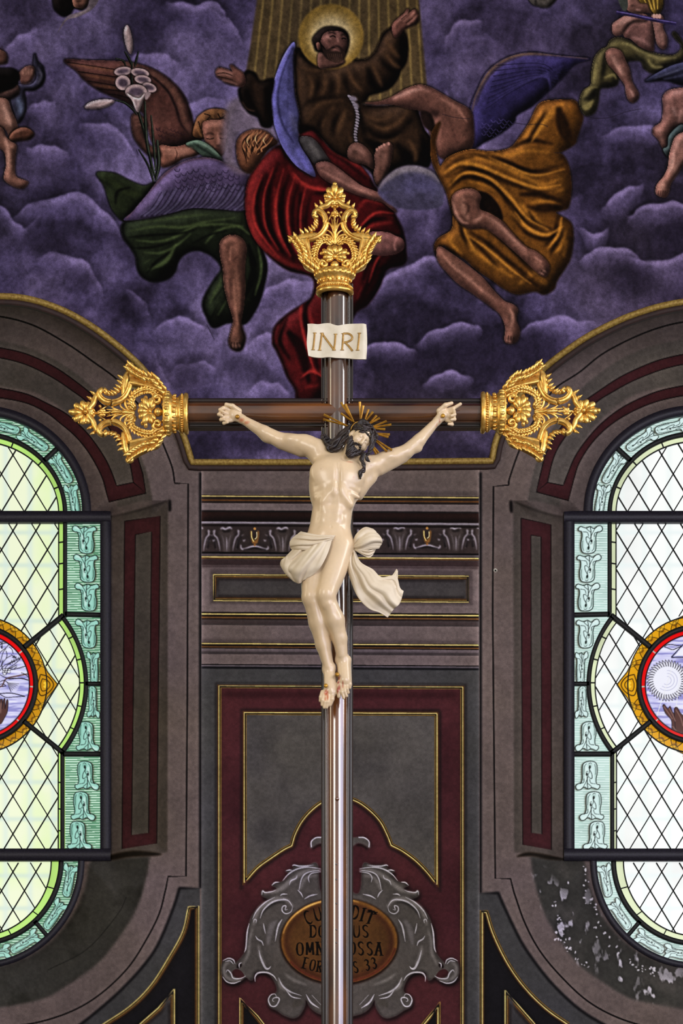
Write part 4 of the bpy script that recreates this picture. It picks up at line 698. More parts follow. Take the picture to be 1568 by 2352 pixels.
    for r_, g_ in ((6, .55), (20, .3)):
        k_ = max(1, int(r_ / C.step)); d_ = l_ - boxblur(boxblur(l_, k_), k_); C.rgb *= np.clip(1 + g_ * d_ / np.maximum(l_, .08), .5, 1.8)[..., None]
    # mottled age of the whole wash
    age = (fbm(U, V, 140, 81, 4) - .5)[..., None]; C.rgb *= (1 + age * .22); C.rgb *= 1 + .22 * (fbm(U, V, 5.5, 331, 2) - .5)[..., None] + .16 * (fbm(U, V, 22, 341, 3) - .5)[..., None]; C.rgb[..., 2:] *= (1 - .12 * (fbm(U, V, 200, 82, 3) - .5)[..., None])

CC = Canvas(462.2, 1064.0, 1100.6, 2530, 1.064); paint_wall(CC)
WC = Canvas(-205, 664, 1775.8, 2530, 1.6); paint_wall(WC)
# ------------------------------------------------------------------ apse surfaces
M_FRESCO = paint_mat('fresco_plaster', .9, .1, .34, 190, .12)
M_WALL = paint_mat('painted_wall_plaster', .9, .12, .32, 200, .18)
def vgold(u):
    u = np.asarray(u, float)
    a = np.interp(u, GL[:, 0], GL[:, 1]); b = np.interp(u, GRt[:, 0], GRt[:, 1])
    return np.where(u < 441, a, np.where(u > 1129, b, 1061.0))
def inside(poly, U, V):
    p = np.asarray(poly); q = np.roll(p, -1, 0); r = np.zeros(U.shape, bool)
    for (x0, y0), (x1, y1) in zip(p, q):
        if y0 == y1: continue
        c = (y0 <= V) != (y1 <= V); r ^= c & (U < x0 + (V - y0) * (x1 - x0) / (y1 - y0))
    return r
def dist_line(p, X, Y):
    d = np.full(X.shape, 1e9)
    for (x0, y0), (x1, y1) in zip(p[:-1], p[1:]):
        dx, dy = x1 - x0, y1 - y0; L2 = dx * dx + dy * dy + 1e-9
        t = np.clip(((X - x0) * dx + (Y - y0) * dy) / L2, 0, 1); d = np.minimum(d, np.hypot(X - x0 - t * dx, Y - y0 - t * dy))
    return d
GLs = smooth(GL, False, 4); GRs = smooth(GRt, False, 4)
GOLD_ALL = np.vstack([GLs, GRs])
def wall_depth(U, V):
    """distance of the wall surface from the eye plane: flat pier, splayed jambs, conical lunette soffits"""
    k = 5.0; us = np.arange(U.min() - k, U.max() + 2 * k, k); vs = np.arange(V.min() - k, V.max() + 2 * k, k)
    X, Y = np.meshgrid(us, vs); D = np.full(X.shape, DWALL)
    for F_, B_ in ((FRONT_L, BACK_L), (FRONT_R, BACK_R)):
        f = F_[::2] if len(F_) > 60 else F_
        fc = np.vstack([F_, F_[:1]]); bc = np.vstack([B_, B_[:1]])
        inF = inside(F_, X, Y); df = dist_line(fc, X, Y); db = dist_line(bc, X, Y); inB = inside(B_, X, Y)
        t = df / (df + db + 1e-6); D = np.where(inF, DWALL + (DWIN - DWALL - .03) * np.where(inB, 1, t), D)
    dg = dist_line(GOLD_ALL, X, Y); dc = np.minimum(dist_line(FRONT_L[:], X, Y), dist_line(FRONT_R, X, Y))
    out = (~inside(FRONT_L, X, Y)) & (~inside(FRONT_R, X, Y)) & (Y < 1160)
    w = dc / (dg + dc + 1e-6); D = np.where(out, DWALL + (dvault(Y) - DWALL) * w, D)
    fi = np.clip((U - us[0]) / k, 0, len(us) - 1.001); fj = np.clip((V - vs[0]) / k, 0, len(vs) - 1.001); i = fi.astype(int); j = fj.astype(int); a = fi - i; b = fj - j
    return (D[j, i] * (1 - a) + D[j, i + 1] * a) * (1 - b) + (D[j + 1, i] * (1 - a) + D[j + 1, i + 1] * a) * b
def world(U, V, D): return np.stack([(U - CX) * D / FPX, D, CAMZ + (HV - V) * D / FPX], -1)
def sheets(C, keep, D, mat, names, parent=None, root_name=None):
    """cut one painted sheet into meshes along the outlines of what is painted on it"""
    kf = keep[:-1, :-1] & keep[1:, :-1] & keep[:-1, 1:] & keep[1:, 1:]
    fid = C.id[:-1, :-1]; W = C.w; co = world(C.U, C.V, D).reshape(-1, 3); col = C.rgb.reshape(-1, 3); res = {}
    for k in np.unique(fid[kf]):
        jj, ii = np.nonzero(kf & (fid == k)); a = jj * W + ii
        F_ = np.stack([a, a + W, a + W + 1, a + 1], 1); used, inv = np.unique(F_, return_inverse=True)
        me = mesh_np(names[int(k)], co[used], inv.reshape(-1, 4)); set_colors(me, col[used])
        res[int(k)] = link(names[int(k)], me, None, mat)
    for k, o in res.items():
        if k != 0 and 0 in res: o.parent = res[0]
    return res
vg = vgold(VC.U)
names = {v: k for k, v in FIG.items()}; names[0] = 'fresco'
fr = sheets(VC, VC.V <= vg + 1.5, dvault(VC.V), M_FRESCO, names)
tag(fr[0], 'painted vault fresco of purple storm clouds with friar, angels and putti above the crucifix', 'fresco')
LAB = {'painted_light_rays': 'brown beam of painted gold light rays', 'painted_angel_with_lily': 'angel with brown and violet wings, green robe and white lilies', 'painted_angel_in_red': 'angel with its back turned in a red robe with one blue wing', 'painted_friar': 'bearded friar in brown habit with gold halo and spread arms', 'painted_angel_in_ochre': 'angel with bare back, ochre drapery and a dark blue wing', 'painted_putto_with_flute': 'blond putto in olive cloth playing a flute', 'painted_putto_with_dark_wing': 'putto with dark wing, legs bent', 'painted_putto_with_horn': 'dark haired putto holding a horn', 'painted_cherub_head': 'dark haired cherub head', 'painted_leafy_cherub': 'pale cherub wing tip'}
for k, o in fr.items():
    if k: o['label'] = LAB[names[k]]
wn = {v: k for k, v in WID.items()}; wn[0] = 'wall_back'
Dw = wall_depth(WC.U, WC.V)
shr = lambda B_, c: np.stack([c + (B_[:, 0] - c) * .965, 1578 + (B_[:, 1] - 1578) * .99], 1)
hole = inside(shr(BACK_L, WCX_L), WC.U, WC.V) | inside(shr(BACK_R, WCX_R), WC.U, WC.V)
pier = (WC.U > 462.6) & (WC.U < 1100.2) & (WC.V > 1060)
wl = sheets(WC, (WC.V >= vgold(WC.U) - 1.5) & ~hole & ~pier, Dw, M_WALL, wn)
tag(wl[0], kind='structure')
for c in wl.values():
    if c.name.startswith('painted_red_band'): c['label'] = 'dark red painted inlay bands around the windows'
wn2 = dict(wn); wn2[0] = 'wall_pier'
pr = sheets(CC, np.ones(CC.U.shape, bool), np.full(CC.U.shape, DWALL), M_WALL, wn2)
tag(pr[0], 'painted pier between the two windows with gilt lined panels and cartouche', 'wall', kind='structure')
for k, o in pr.items():
    if wn2[k] == 'inscription_oval': o['label'] = 'bronze coloured oval with Latin inscription'
    if wn2[k] == 'painted_cartouche': o['label'] = 'grey scrolled cartouche'
# low relief of the far parts of the shell that the photograph only touches
def shell(name, us, vs, fn, mat, rgb):
    U_, V_ = np.meshgrid(us, vs); D_ = fn(U_, V_); W = len(us); co = world(U_, V_, D_).reshape(-1, 3)
    jj, ii = np.mgrid[0:len(vs) - 1, 0:W - 1]; a = (jj * W + ii).ravel(); F_ = np.stack([a, a + W, a + W + 1, a + 1], 1)
    me = mesh_np(name, co, F_); set_colors(me, rgb(U_, V_).reshape(-1, 3)); return tag(link(name, me, None, mat), kind='structure')
def skyrgb(U_, V_): return (np.array(DK) + (np.array(MD) - np.array(DK)) * np.clip((fbm(U_, V_, 230, 5) - .3) * 2.2, 0, 1)[..., None]) / 255
flat = lambda c: (lambda U_, V_: np.broadcast_to(np.array(c) / 255., U_.shape + (3,)).copy())
shell('ceiling', np.linspace(-1400, 2960, 200), np.linspace(-1300, -165, 76), lambda U_, V_: dvault(V_), M_FRESCO, skyrgb)
shell('ceiling_left', np.linspace(-1400, -205, 80), np.linspace(-165, 765, 62), lambda U_, V_: dvault(V_), M_FRESCO, skyrgb)
shell('ceiling_right', np.linspace(1775, 2960, 80), np.linspace(-165, 765, 62), lambda U_, V_: dvault(V_), M_FRESCO, skyrgb)
def wd2(U_, V_): return np.where(V_ < 1064, dvault(V_), DWALL)
shell('wall_left_bay', np.linspace(-1400, -344, 54), np.linspace(755, 2535, 90), wd2, M_WALL, flat(GRAYB))
shell('wall_right_bay', np.linspace(1909, 2960, 54), np.linspace(755, 2535, 90), wd2, M_WALL, flat(GRAYB))
shell('wall_base', np.linspace(-1400, 2960, 110), np.array([2528, 2700, 2900, 3100, 3300, 3466.]), lambda U_, V_: np.full(U_.shape, DWALL), M_WALL, flat(DKG))
def edge_strip(u0, u1, name):
    C = Canvas(u0, 664, u1, 2530, 5.0, GRAYB); D_ = wall_depth(C.U, C.V); h = inside(shr(BACK_L, WCX_L), C.U, C.V) | inside(shr(BACK_R, WCX_R), C.U, C.V)
    r = sheets(C, ~h & (C.V >= vgold(C.U) - 4), D_, M_WALL, {0: name}); tag(r[0], kind='structure')
edge_strip(-345, -205, 'wall_left_reveal'); edge_strip(1775.8, 1910, 'wall_right_reveal')
def quad(name, pts, mat):
    me = mesh_np(name, pts, [[0, 1, 2, 3]], False); return tag(link(name, me, None, mat), kind='structure')
M_FLOOR = plain_mat('stone_floor', (120, 112, 100), (92, 86, 78), .6, scale=3); M_NAVE = plain_mat('nave_plaster', (150, 142, 130), (132, 124, 114), .9, scale=2)
quad('floor', [(-7.5, -8, 0), (7.5, -8, 0), (7.5, 15, 0), (-7.5, 15, 0)], M_FLOOR)
quad('wall_left', [(-7.5, -8, 0), (-7.5, 15, 0), (-7.5, 15, 9), (-7.5, -8, 9)], M_NAVE)
quad('wall_right', [(7.5, -8, 0), (7.5, 15, 0), (7.5, 15, 9), (7.5, -8, 9)], M_NAVE)

# gilded moulding that follows the seam between vault and lunettes
def sweep(path, prof, closed=False, up=(0, -1, 0)):
    """sweep a 2-D profile (a across, b towards the viewer) along a 3-D path"""
    p = np.asarray(path, float); n = len(p); t = np.gradient(p, axis=0) if not closed else np.roll(p, -1, 0) - np.roll(p, 1, 0)
    t /= np.linalg.norm(t, axis=1, keepdims=True) + 1e-12
    upv = np.broadcast_to(np.array(up, float), p.shape); a = np.cross(t, upv); a /= np.linalg.norm(a, axis=1, keepdims=True) + 1e-12; b = np.cross(a, t)
    pr_ = np.asarray(prof, float); k = len(pr_)
    V_ = p[:, None, :] + a[:, None, :] * pr_[None, :, :1] + b[:, None, :] * pr_[None, :, 1:]
    m = n if closed else n - 1; i = np.arange(m)[:, None]; j = np.arange(k)[None, :]; i2 = (i + 1) % n; j2 = (j + 1) % k
    F_ = np.stack([i * k + j, i2 * k + j, i2 * k + j2, i * k + j2], -1).reshape(-1, 4)
    return V_.reshape(-1, 3), F_
def arc_prof(a0, a1, h, n=8):
    x = np.linspace(a0, a1, n); c = (a0 + a1) / 2; r = (a1 - a0) / 2
    return np.vstack([np.stack([x, h * np.sqrt(np.clip(1 - ((x - c) / r) ** 2, 0, 1)) + .004], 1), [[a1, -.02], [a0, -.02]]])
seam = np.vstack([GLs, [[785, 1062]], GRs]); seam = np.vstack([[[a[0] + (b[0] - a[0]) * t, a[1] + (b[1] - a[1]) * t] for t in np.linspace(0, 1, max(2, int(np.hypot(*(b - a)) / 12)), endpoint=False)] for a, b in zip(seam[:-1], seam[1:])] + [seam[-1:]])
sp3 = world(seam[:, 0], seam[:, 1] + 0., np.asarray(dvault(seam[:, 1])) - .01)
M_GILT = plain_mat('gilt_stucco', (134, 104, 44), (176, 148, 74), .55, .25, 60, .4, .3); M_BROWNM = plain_mat('brown_moulding', (52, 30, 26), (40, 23, 21), .7, 0, 30)
Vv, Ff = sweep(sp3, arc_prof(-.022, .022, .02)); tm = tag(link('trim_1', mesh_np('trim_1', Vv, Ff), None, M_GILT), kind='structure')
Vv, Ff = sweep(sp3, [(a, b) for a, b in arc_prof(.020, .056, .012)]); link('brown_fillet', mesh_np('brown_fillet', Vv, Ff), tm, M_BROWNM)
# ------------------------------------------------------------------ stained glass windows
M_IRON = plain_mat('painted_iron', (26, 24, 34), (38, 34, 48), .55, .2, 80, .5, .3)
M_LEAD = plain_mat('lead_came', (16, 18, 18), (30, 32, 32), .6, .3, 90)
M_GLASS = paint_mat('stained_glass', .1, .06, 0, 40, 0, emit=1.0)
TUL = parse("135 130 160 100 200 105 230 130 260 135 300 112 350 130 390 122 430 110 460 140 450 170 415 182 410 250 425 330 420 420 390 465 330 475 270 465 230 430 222 340 225 260 205 190 170 182 140 162")
TULS = [("300 112 290 180 290 280", 9), ("290 190 340 150 355 120", 7), ("230 130 265 190 300 270", 6), ("190 185 240 200 245 250", 7), ("400 180 340 190 320 240", 7), ("330 250 355 255 350 310 320 370 330 400", 8), ("330 250 300 290 320 340 310 400", 6), ("270 330 290 345 300 335", 5), ("310 440 330 455 350 445", 6), ("240 300 250 400 280 445", 5), ("400 300 405 380 385 440", 5)]
def tulip(C, x, v, w, h, ang, fillc, shade, ink=(14, 22, 20)):
    a = math.radians(ang); ca, sa = math.cos(a), math.sin(a)
    def tr(p):
        q = (np.asarray(p) - (300, 290)) / (330, 375) * (w, h); return np.stack([q[:, 0] * ca - q[:, 1] * sa + x, q[:, 0] * sa + q[:, 1] * ca + v], 1)
    k = w / 56.
    q = smooth(tr(TUL), True); C.fill(q + (3, 1), (58, 50, 34), 1.2, sm=False, alpha=.9); C.fill(q, fillc, .4, sm=False)
    m = C.mask(q)
    C.comp(C.mask(smooth(tr(TUL * 1.0) * 1.0, True), 0), fillc)
    for s, c, wd_ in [("240 420 250 320 235 220", shade, 5), ("410 200 400 320 400 430", shade, 4), ("300 440 330 400 350 440", shade, 4), ("160 130 190 125 230 150", (235, 250, 245), 3), ("280 400 270 300 265 220", (235, 250, 245), 3)]:
        C.line(tr(parse(s)), wd_ * k, c, 1.2, m, .8)
    C.line(np.vstack([q, q[:2]]), 2.0 * max(k, .8), ink, .3, sm=False)
    for s, wd_ in TULS: C.line(tr(parse(s)), wd_ / 5.2 * max(k, .8), ink, .3)
    for c_ in ((283, 305), (325, 400)):
        e = tr(np.array([c_])); C.comp(C.mask(ell(e[0, 0], e[0, 1], 2.2 * k, 4 * k, ang)), ink)
GID = {'clear_glass': 1, 'lime_border_glass': 2, 'ornament_glass': 3, 'gold_ring_glass': 4, 'red_ring_glass': 5, 'medallion_glass': 6}
CY = 1573.0
def glaze(C, L_):
    U, V = C.U, C.V; X = U; R = np.hypot(X, V - CY)
    clear = (240, 247, 214) if L_ else (253, 255, 253); lime = (188, 234, 122) if L_ else (228, 238, 196)
    ob, ol = ((98, 152, 118), (206, 238, 216)) if L_ else ((190, 220, 212), (222, 242, 238)); tf, ts = ((158, 214, 198), (104, 158, 138)) if L_ else ((214, 238, 236), (170, 198, 190))
    C.rgb[:] = np.array(clear, np.float32) / 255; C.id[:] = 1
    mist = np.clip((fbm(U, V, 90, 7, 3) - .45) * 3, 0, 1)[..., None]
    C.rgb = C.rgb * (1 - .05 * mist) if not L_ else C.rgb * (1 - mist * np.array([.04, .0, .10]))
    for vv in (1222, 1297, 1425, 1540, 1620, 1711, 1795, 1880, 2010, 2085):            # glazing bars of the outer window, seen through the glass
        C.line([(-310, vv), (310, vv + 2)], 9, (206, 226, 214) if L_ else (236, 246, 246), 3, alpha=.75, sm=False)
    for uu in (-170, -110, -52, 8, 62, 118, 172): C.line([(uu, 930), (uu, 2240)], 10, (214, 232, 226) if L_ else (238, 248, 246), 4, alpha=.7, sm=False)
    # which glass lies where
    up, lo = V < 1192, V > 1967
    e = lambda a, b, c: (X / a) ** 2 + ((V - c) / b) ** 2
    arch_o = (up & (e(199, 182, 1180) > 1)) | (lo & (e(186, 190, 1978) > 1))
    arch_l = (up & (e(184, 165, 1180) > 1)) | (lo & (e(167, 172, 1978) > 1))
    ang = np.degrees(np.arctan2(np.abs(V - CY), np.abs(X))); lobe = ang < 38.5
    mid_o = ~up & ~lo & np.where(lobe, R > 247, np.abs(X) > 199) & (np.abs(X) > 150)
    mid_l = ~up & ~lo & np.where(lobe, R > 232, np.abs(X) > 184) & (np.abs(X) > 120)
    orn = arch_o | mid_o; lim = (arch_l | mid_l) & ~orn
    lc = np.array(lime) / 255.; C.rgb[lim] = (lc * (1 - .10 * mist))[lim] if mist.ndim == 3 else lc; C.id[lim] = 2
    stripes = (np.sin(V / 5.6 * 2 * np.pi + 1.5 * np.sin(X / 40)) + (fbm(U, V, 30, 9, 2) - .5) * 1.2)
    oc = np.where((stripes > .55)[..., None], np.array(ol), np.array(ob) * (1 - .25 * np.clip(fbm(U, V, 50, 19, 3) - .35, 0, 1))[..., None]) / 255
    C.rgb[orn] = oc[orn]; C.id[orn] = 3
    for sg in (1, -1):
        for x, v, w, h, a in [(243, 1240, 56, 64, 0), (246, 1306, 56, 64, 0), (249, 1372, 56, 64, 0), (249, 1456, 54, 66, 0), (263, 1534, 30, 74, 0), (263, 1612, 30, 74, 180), (250, 1691, 54, 68, 180), (248, 1781, 56, 66, 180), (239, 1851, 56, 66, 180), (231, 1919, 56, 66, 180)]:
            tulip(C, sg * x, v, w * (1 if sg > 0 else 1), h, a, tf, ts)
        for an in (8.5, 30, 55, 75): tulip(C, sg * 219 * math.cos(math.radians(an)), 1180 - 204 * math.sin(math.radians(an)), 34, 76, -sg * an, tf, ts)
        for an in (12, 35, 60, 80): tulip(C, sg * 210 * math.cos(math.radians(an)), 1978 + 215 * math.sin(math.radians(an)), 34, 76, sg * an, tf, ts)
    # gold ring with four points, red ring, medallion
    GO = (228, 164, 24) if not L_ else (206, 146, 24); GD = (140, 84, 10)
    gid = GID['gold_ring_glass']
    C.fill(ell(0, CY, 157, 157, 0, 120), GO, .4, sm=False, ident=gid)
    for a in (0, 90, 180, 270):
        p = smooth(parse("100 -34 146 -46 158 -30 179 -4 181 0 179 4 158 30 146 46 100 34"), True, 3); t = math.radians(a); p = np.stack([p[:, 0] * math.cos(t) - p[:, 1] * math.sin(t), p[:, 0] * math.sin(t) + p[:, 1] * math.cos(t) + CY], 1)
        C.fill(p, GO, .4, sm=False, ident=gid); C.line(np.vstack([p, p[:1]]), 2.4, (40, 28, 10), .4, sm=False)
        for s, w, c in [("142 -24 160 -18 172 0 160 18 142 24 136 0 142 -24", 2.4, (48, 30, 8)), ("146 -14 158 -10 164 0 158 10 146 14 142 0 146 -14", 2, (48, 30, 8)), ("150 -6 156 0 150 6", 6, (250, 206, 60))]:
            q = parse(s); q = np.stack([q[:, 0] * math.cos(t) - q[:, 1] * math.sin(t), q[:, 0] * math.sin(t) + q[:, 1] * math.cos(t) + CY], 1); C.line(q, w, c, .5)
    for i in range(28):
        a = i * 360 / 28 + 6.4
        if min(abs((a + 45) % 90 - 45), 99) < 18: continue
        t = math.radians(a); R_ = lambda s: (lambda q: np.stack([q[:, 0] * math.cos(t) - q[:, 1] * math.sin(t), q[:, 0] * math.sin(t) + q[:, 1] * math.cos(t) + CY], 1))(parse(s))
        C.line(R_("136 -14 146 -8 154 0 146 8 136 14"), 1.8, (40, 26, 8), .3); C.line(R_("156 -12 148 -6 144 0 148 6 156 12"), 1.6, (40, 26, 8), .3); C.line(R_("150 -4 146 0 150 4"), 1.4, (40, 26, 8), .3); C.line(R_("138 -6 148 0 138 6"), 5, GD, 2, alpha=.6); C.line(R_("154 -10 150 0 154 10"), 4, (250, 200, 60), 1.5, alpha=.7)
    C.fill(ell(0, CY, 137, 137, 0, 100), (18, 18, 18), .3, sm=False)
    C.fill(ell(0, CY, 126, 126, 0, 100), (232, 14, 16), .3, sm=False, ident=GID['red_ring_glass'])
    for i in range(9):
        t = math.radians(i * 40 + 2); C.line([(114 * math.cos(t), CY + 114 * math.sin(t)), (128 * math.cos(t), CY + 128 * math.sin(t))], 3, (190, 190, 180), .3, sm=False)
    C.fill(ell(0, CY, 118, 118, 0, 100), (20, 16, 22), .3, sm=False)
    md = C.fill(ell(0, CY, 115, 115, 0, 100), (206, 204, 244), .3, sm=False, ident=GID['medallion_glass'])
    if md is not None:
        y0, x0, a = md; h, w = a.shape; n_ = fbm(U[y0:y0 + h, x0:x0 + w] * .28, V[y0:y0 + h, x0:x0 + w] * 2.4, 12, 77, 3)
        C.comp((y0, x0, a * np.clip((n_ - .52) * 8, 0, 1)), (128, 126, 196), .75); C.comp((y0, x0, a * np.clip((.42 - n_) * 8, 0, 1)), (244, 244, 255), .7)
    K = (24, 20, 30); BR = (92, 60, 52)
    if L_:
        z = lambda s: parse(s, 4.336, 49, 1430)                                   # x' = u + 49
        for s, w in [("-200 600 0 640 60 560 180 530 280 510", 3), ("90 560 200 555 290 575", 2.4), ("20 470 80 470 160 460 270 430", 2), ("-100 700 0 706 120 704 250 735", 2), ("0 715 60 745 130 742 250 735", 1.6), ("-60 300 0 220 80 200", 2)]: C.line(z(s), w, BR if w > 2.9 else K, .4, md)
        for s in ["0 480 40 430 120 390 210 350", "20 500 90 450 150 410 205 360", "40 500 100 460 170 420", "110 320 150 345 165 340", "120 345 160 355", "0 200 30 190 80 200", "10 230 20 260 22 190", "-40 380 0 300 60 250 100 200 110 150"]: C.line(z(s), 1.6, K, .3, md)
        for i in range(6): C.line(z("75 600 %d %d" % (110 + i * 16, 690 - i * 16)), 1.6, K, .3, md, sm=False)
        C.fill(z("70 600 110 580 200 600 165 680 130 690"), (226, 224, 246), .4, clip=md, alpha=.5)
        for i in range(7): C.comp(C.mask(ell(*z("%d %d" % (45 + (i % 3) * 22, 470 + (i // 3) * 20))[0], 4, 3)), (236, 236, 250)); C.line(ell(*z("%d %d" % (45 + (i % 3) * 22, 470 + (i // 3) * 20))[0], 4, 3, 0, 12), 1, K, .3)
        for s in ["-60 1020 -10 960 0 780 10 765 25 770 20 860 35 770 50 762 50 860 65 775 80 780 75 880 50 940 10 1010", "-300 1000 -260 850 -200 800 -180 900 -200 1020"]: C.fill(z(s), (84, 54, 50), .4, clip=md); C.line(z(s), 1.4, K, .3, md); C.line(z("10 800 0 900"), 3, (130, 96, 90), 1, md)
        for s in ["30 480 20 420 60 360 110 330", "45 500 60 440 110 400 150 385", "60 520 80 470 130 440", "0 520 40 540 90 560 140 552", "-30 420 0 400 30 300 60 260", "-20 450 10 430 30 370", "15 210 0 190 -10 180", "90 240 120 270 130 310", "60 280 70 320 60 360", "150 340 140 330 130 345", "210 500 240 510 280 540", "0 590 40 575 80 600", "-10 620 30 610 60 630", "20 640 60 630", "140 470 150 450 170 440"]: C.line(z(s), 1.5, K, .3, md)
        for i in range(5): C.line(z("%d %d %d %d" % (100 + i * 22, 420 - i * 12, 120 + i * 22, 372 - i * 10)), 1.3, K, .3, md, sm=False)
        C.line(z("-160 500 -100 420 -40 470 -20 560 -120 600 -160 500"), 2, K, .3, md)
    else:
        z = lambda s: (lambda q: np.stack([1598 - q[:, 0], q[:, 1]], 1))(parse(s, 3.734, 1410, 1400))
        cx, cy = 66.0, 1563.0
        for i in range(40):
            a = i * 9; t = math.radians(a); q = lambda r, da: (cx + r * math.cos(t + da), cy + r * math.sin(t + da))
            C.fill([q(31, -.09), q(40, -.02), q(48, .10), q(42, .12), q(31, .09)], (236, 236, 250), .3, clip=md); C.line([q(32, -.08), q(40, -.03), q(48, .10)], 1.3, K, .3, md); C.line([q(48, .10), q(41, .10), q(33, .06)], 1, K, .3, md)
        C.fill(ell(cx, cy, 31.5, 31.5), (240, 240, 252), .4, clip=md); 
        for r in (10, 17, 24): C.line(ell(cx + 1, cy, r, r * .95, 20, 26, 30, 250), 1, (170, 170, 206), .4, md)
        for s in ["490 520 360 930", "570 520 530 850"]: C.line(z(s), 1.6, (236, 236, 240), .3, md, sm=False)
        C.line(z("490 410 600 290 720 410 490 410"), 3, (44, 44, 70), .3, md, sm=False); C.fill(z("515 398 595 315 690 398"), (240, 240, 252), .3, sm=False, clip=md)
        C.line(z("430 320 450 305 490 300 540 310 580 315 540 330 500 345 460 330 430 320"), 1.8, K, .3, md)
        for s in ["415 825 430 815 460 850 480 830 500 880 520 900 540 950 560 1080 500 1040 490 950 440 890", "515 850 540 840 570 890 600 920 640 1000 640 1090 540 1060 520 960", "700 1090 680 960 720 900 760 830 780 840 770 1000 760 1100"]: C.fill(z(s), (86, 54, 50), .4, clip=md); C.line(np.vstack([z(s), z(s)[:1]]), 1.5, K, .3, md); 
        for s in ["425 830 460 880 500 940", "470 845 500 900 525 960", "530 860 570 930 590 1000", "500 1000 540 1050"]: C.line(z(s), 2, (140, 104, 96), .6, md)
def bars(name, paths, mat, parent, depth, thick, conv, prof='flat'):
    """came and iron: (points in window pixels, width in pixels) laid at one depth with real thickness"""
    Vs, Fs, n0 = [], [], 0; k = depth / FPX
    for p, w in paths:
        p = np.asarray(p, float); uv = conv(p); co = world(uv[:, 0], uv[:, 1], np.full(len(p), depth))
        h = w * k / 2; pr_ = [(-h, 0), (-h, thick * .7), (-h * .5, thick), (h * .5, thick), (h, thick * .7), (h, 0)] if prof == 'round' else [(-h, 0), (-h, thick), (h, thick), (h, 0)]
        closed = np.allclose(p[0], p[-1])
        V_, F_ = sweep(co[:-1] if closed else co, pr_, closed); Vs.append(V_); Fs.append(F_ + n0); n0 += len(V_)
    me = mesh_np(name, np.vstack(Vs), np.vstack(Fs), False); return link(name, me, parent, mat)
def in_lattice(x, v):
    if v < 1180: return (x / 184) ** 2 + ((1180 - v) / 165) ** 2 < 1
    if v > 1980: return (x / 167) ** 2 + ((v - 1980) / 172) ** 2 < 1
    if not 1203 < v < 1954: return False
    dx, dy = abs(x), abs(v - CY); r = math.hypot(dx, dy)
    if r < 157 or dx + dy * .62 < 181 and dx > 140 and dy < 45 or dy + dx * .62 < 181 and dy > 140 and dx < 45: return False
    return r < 232 if math.degrees(math.atan2(dy, dx)) < 38.5 else dx < 184
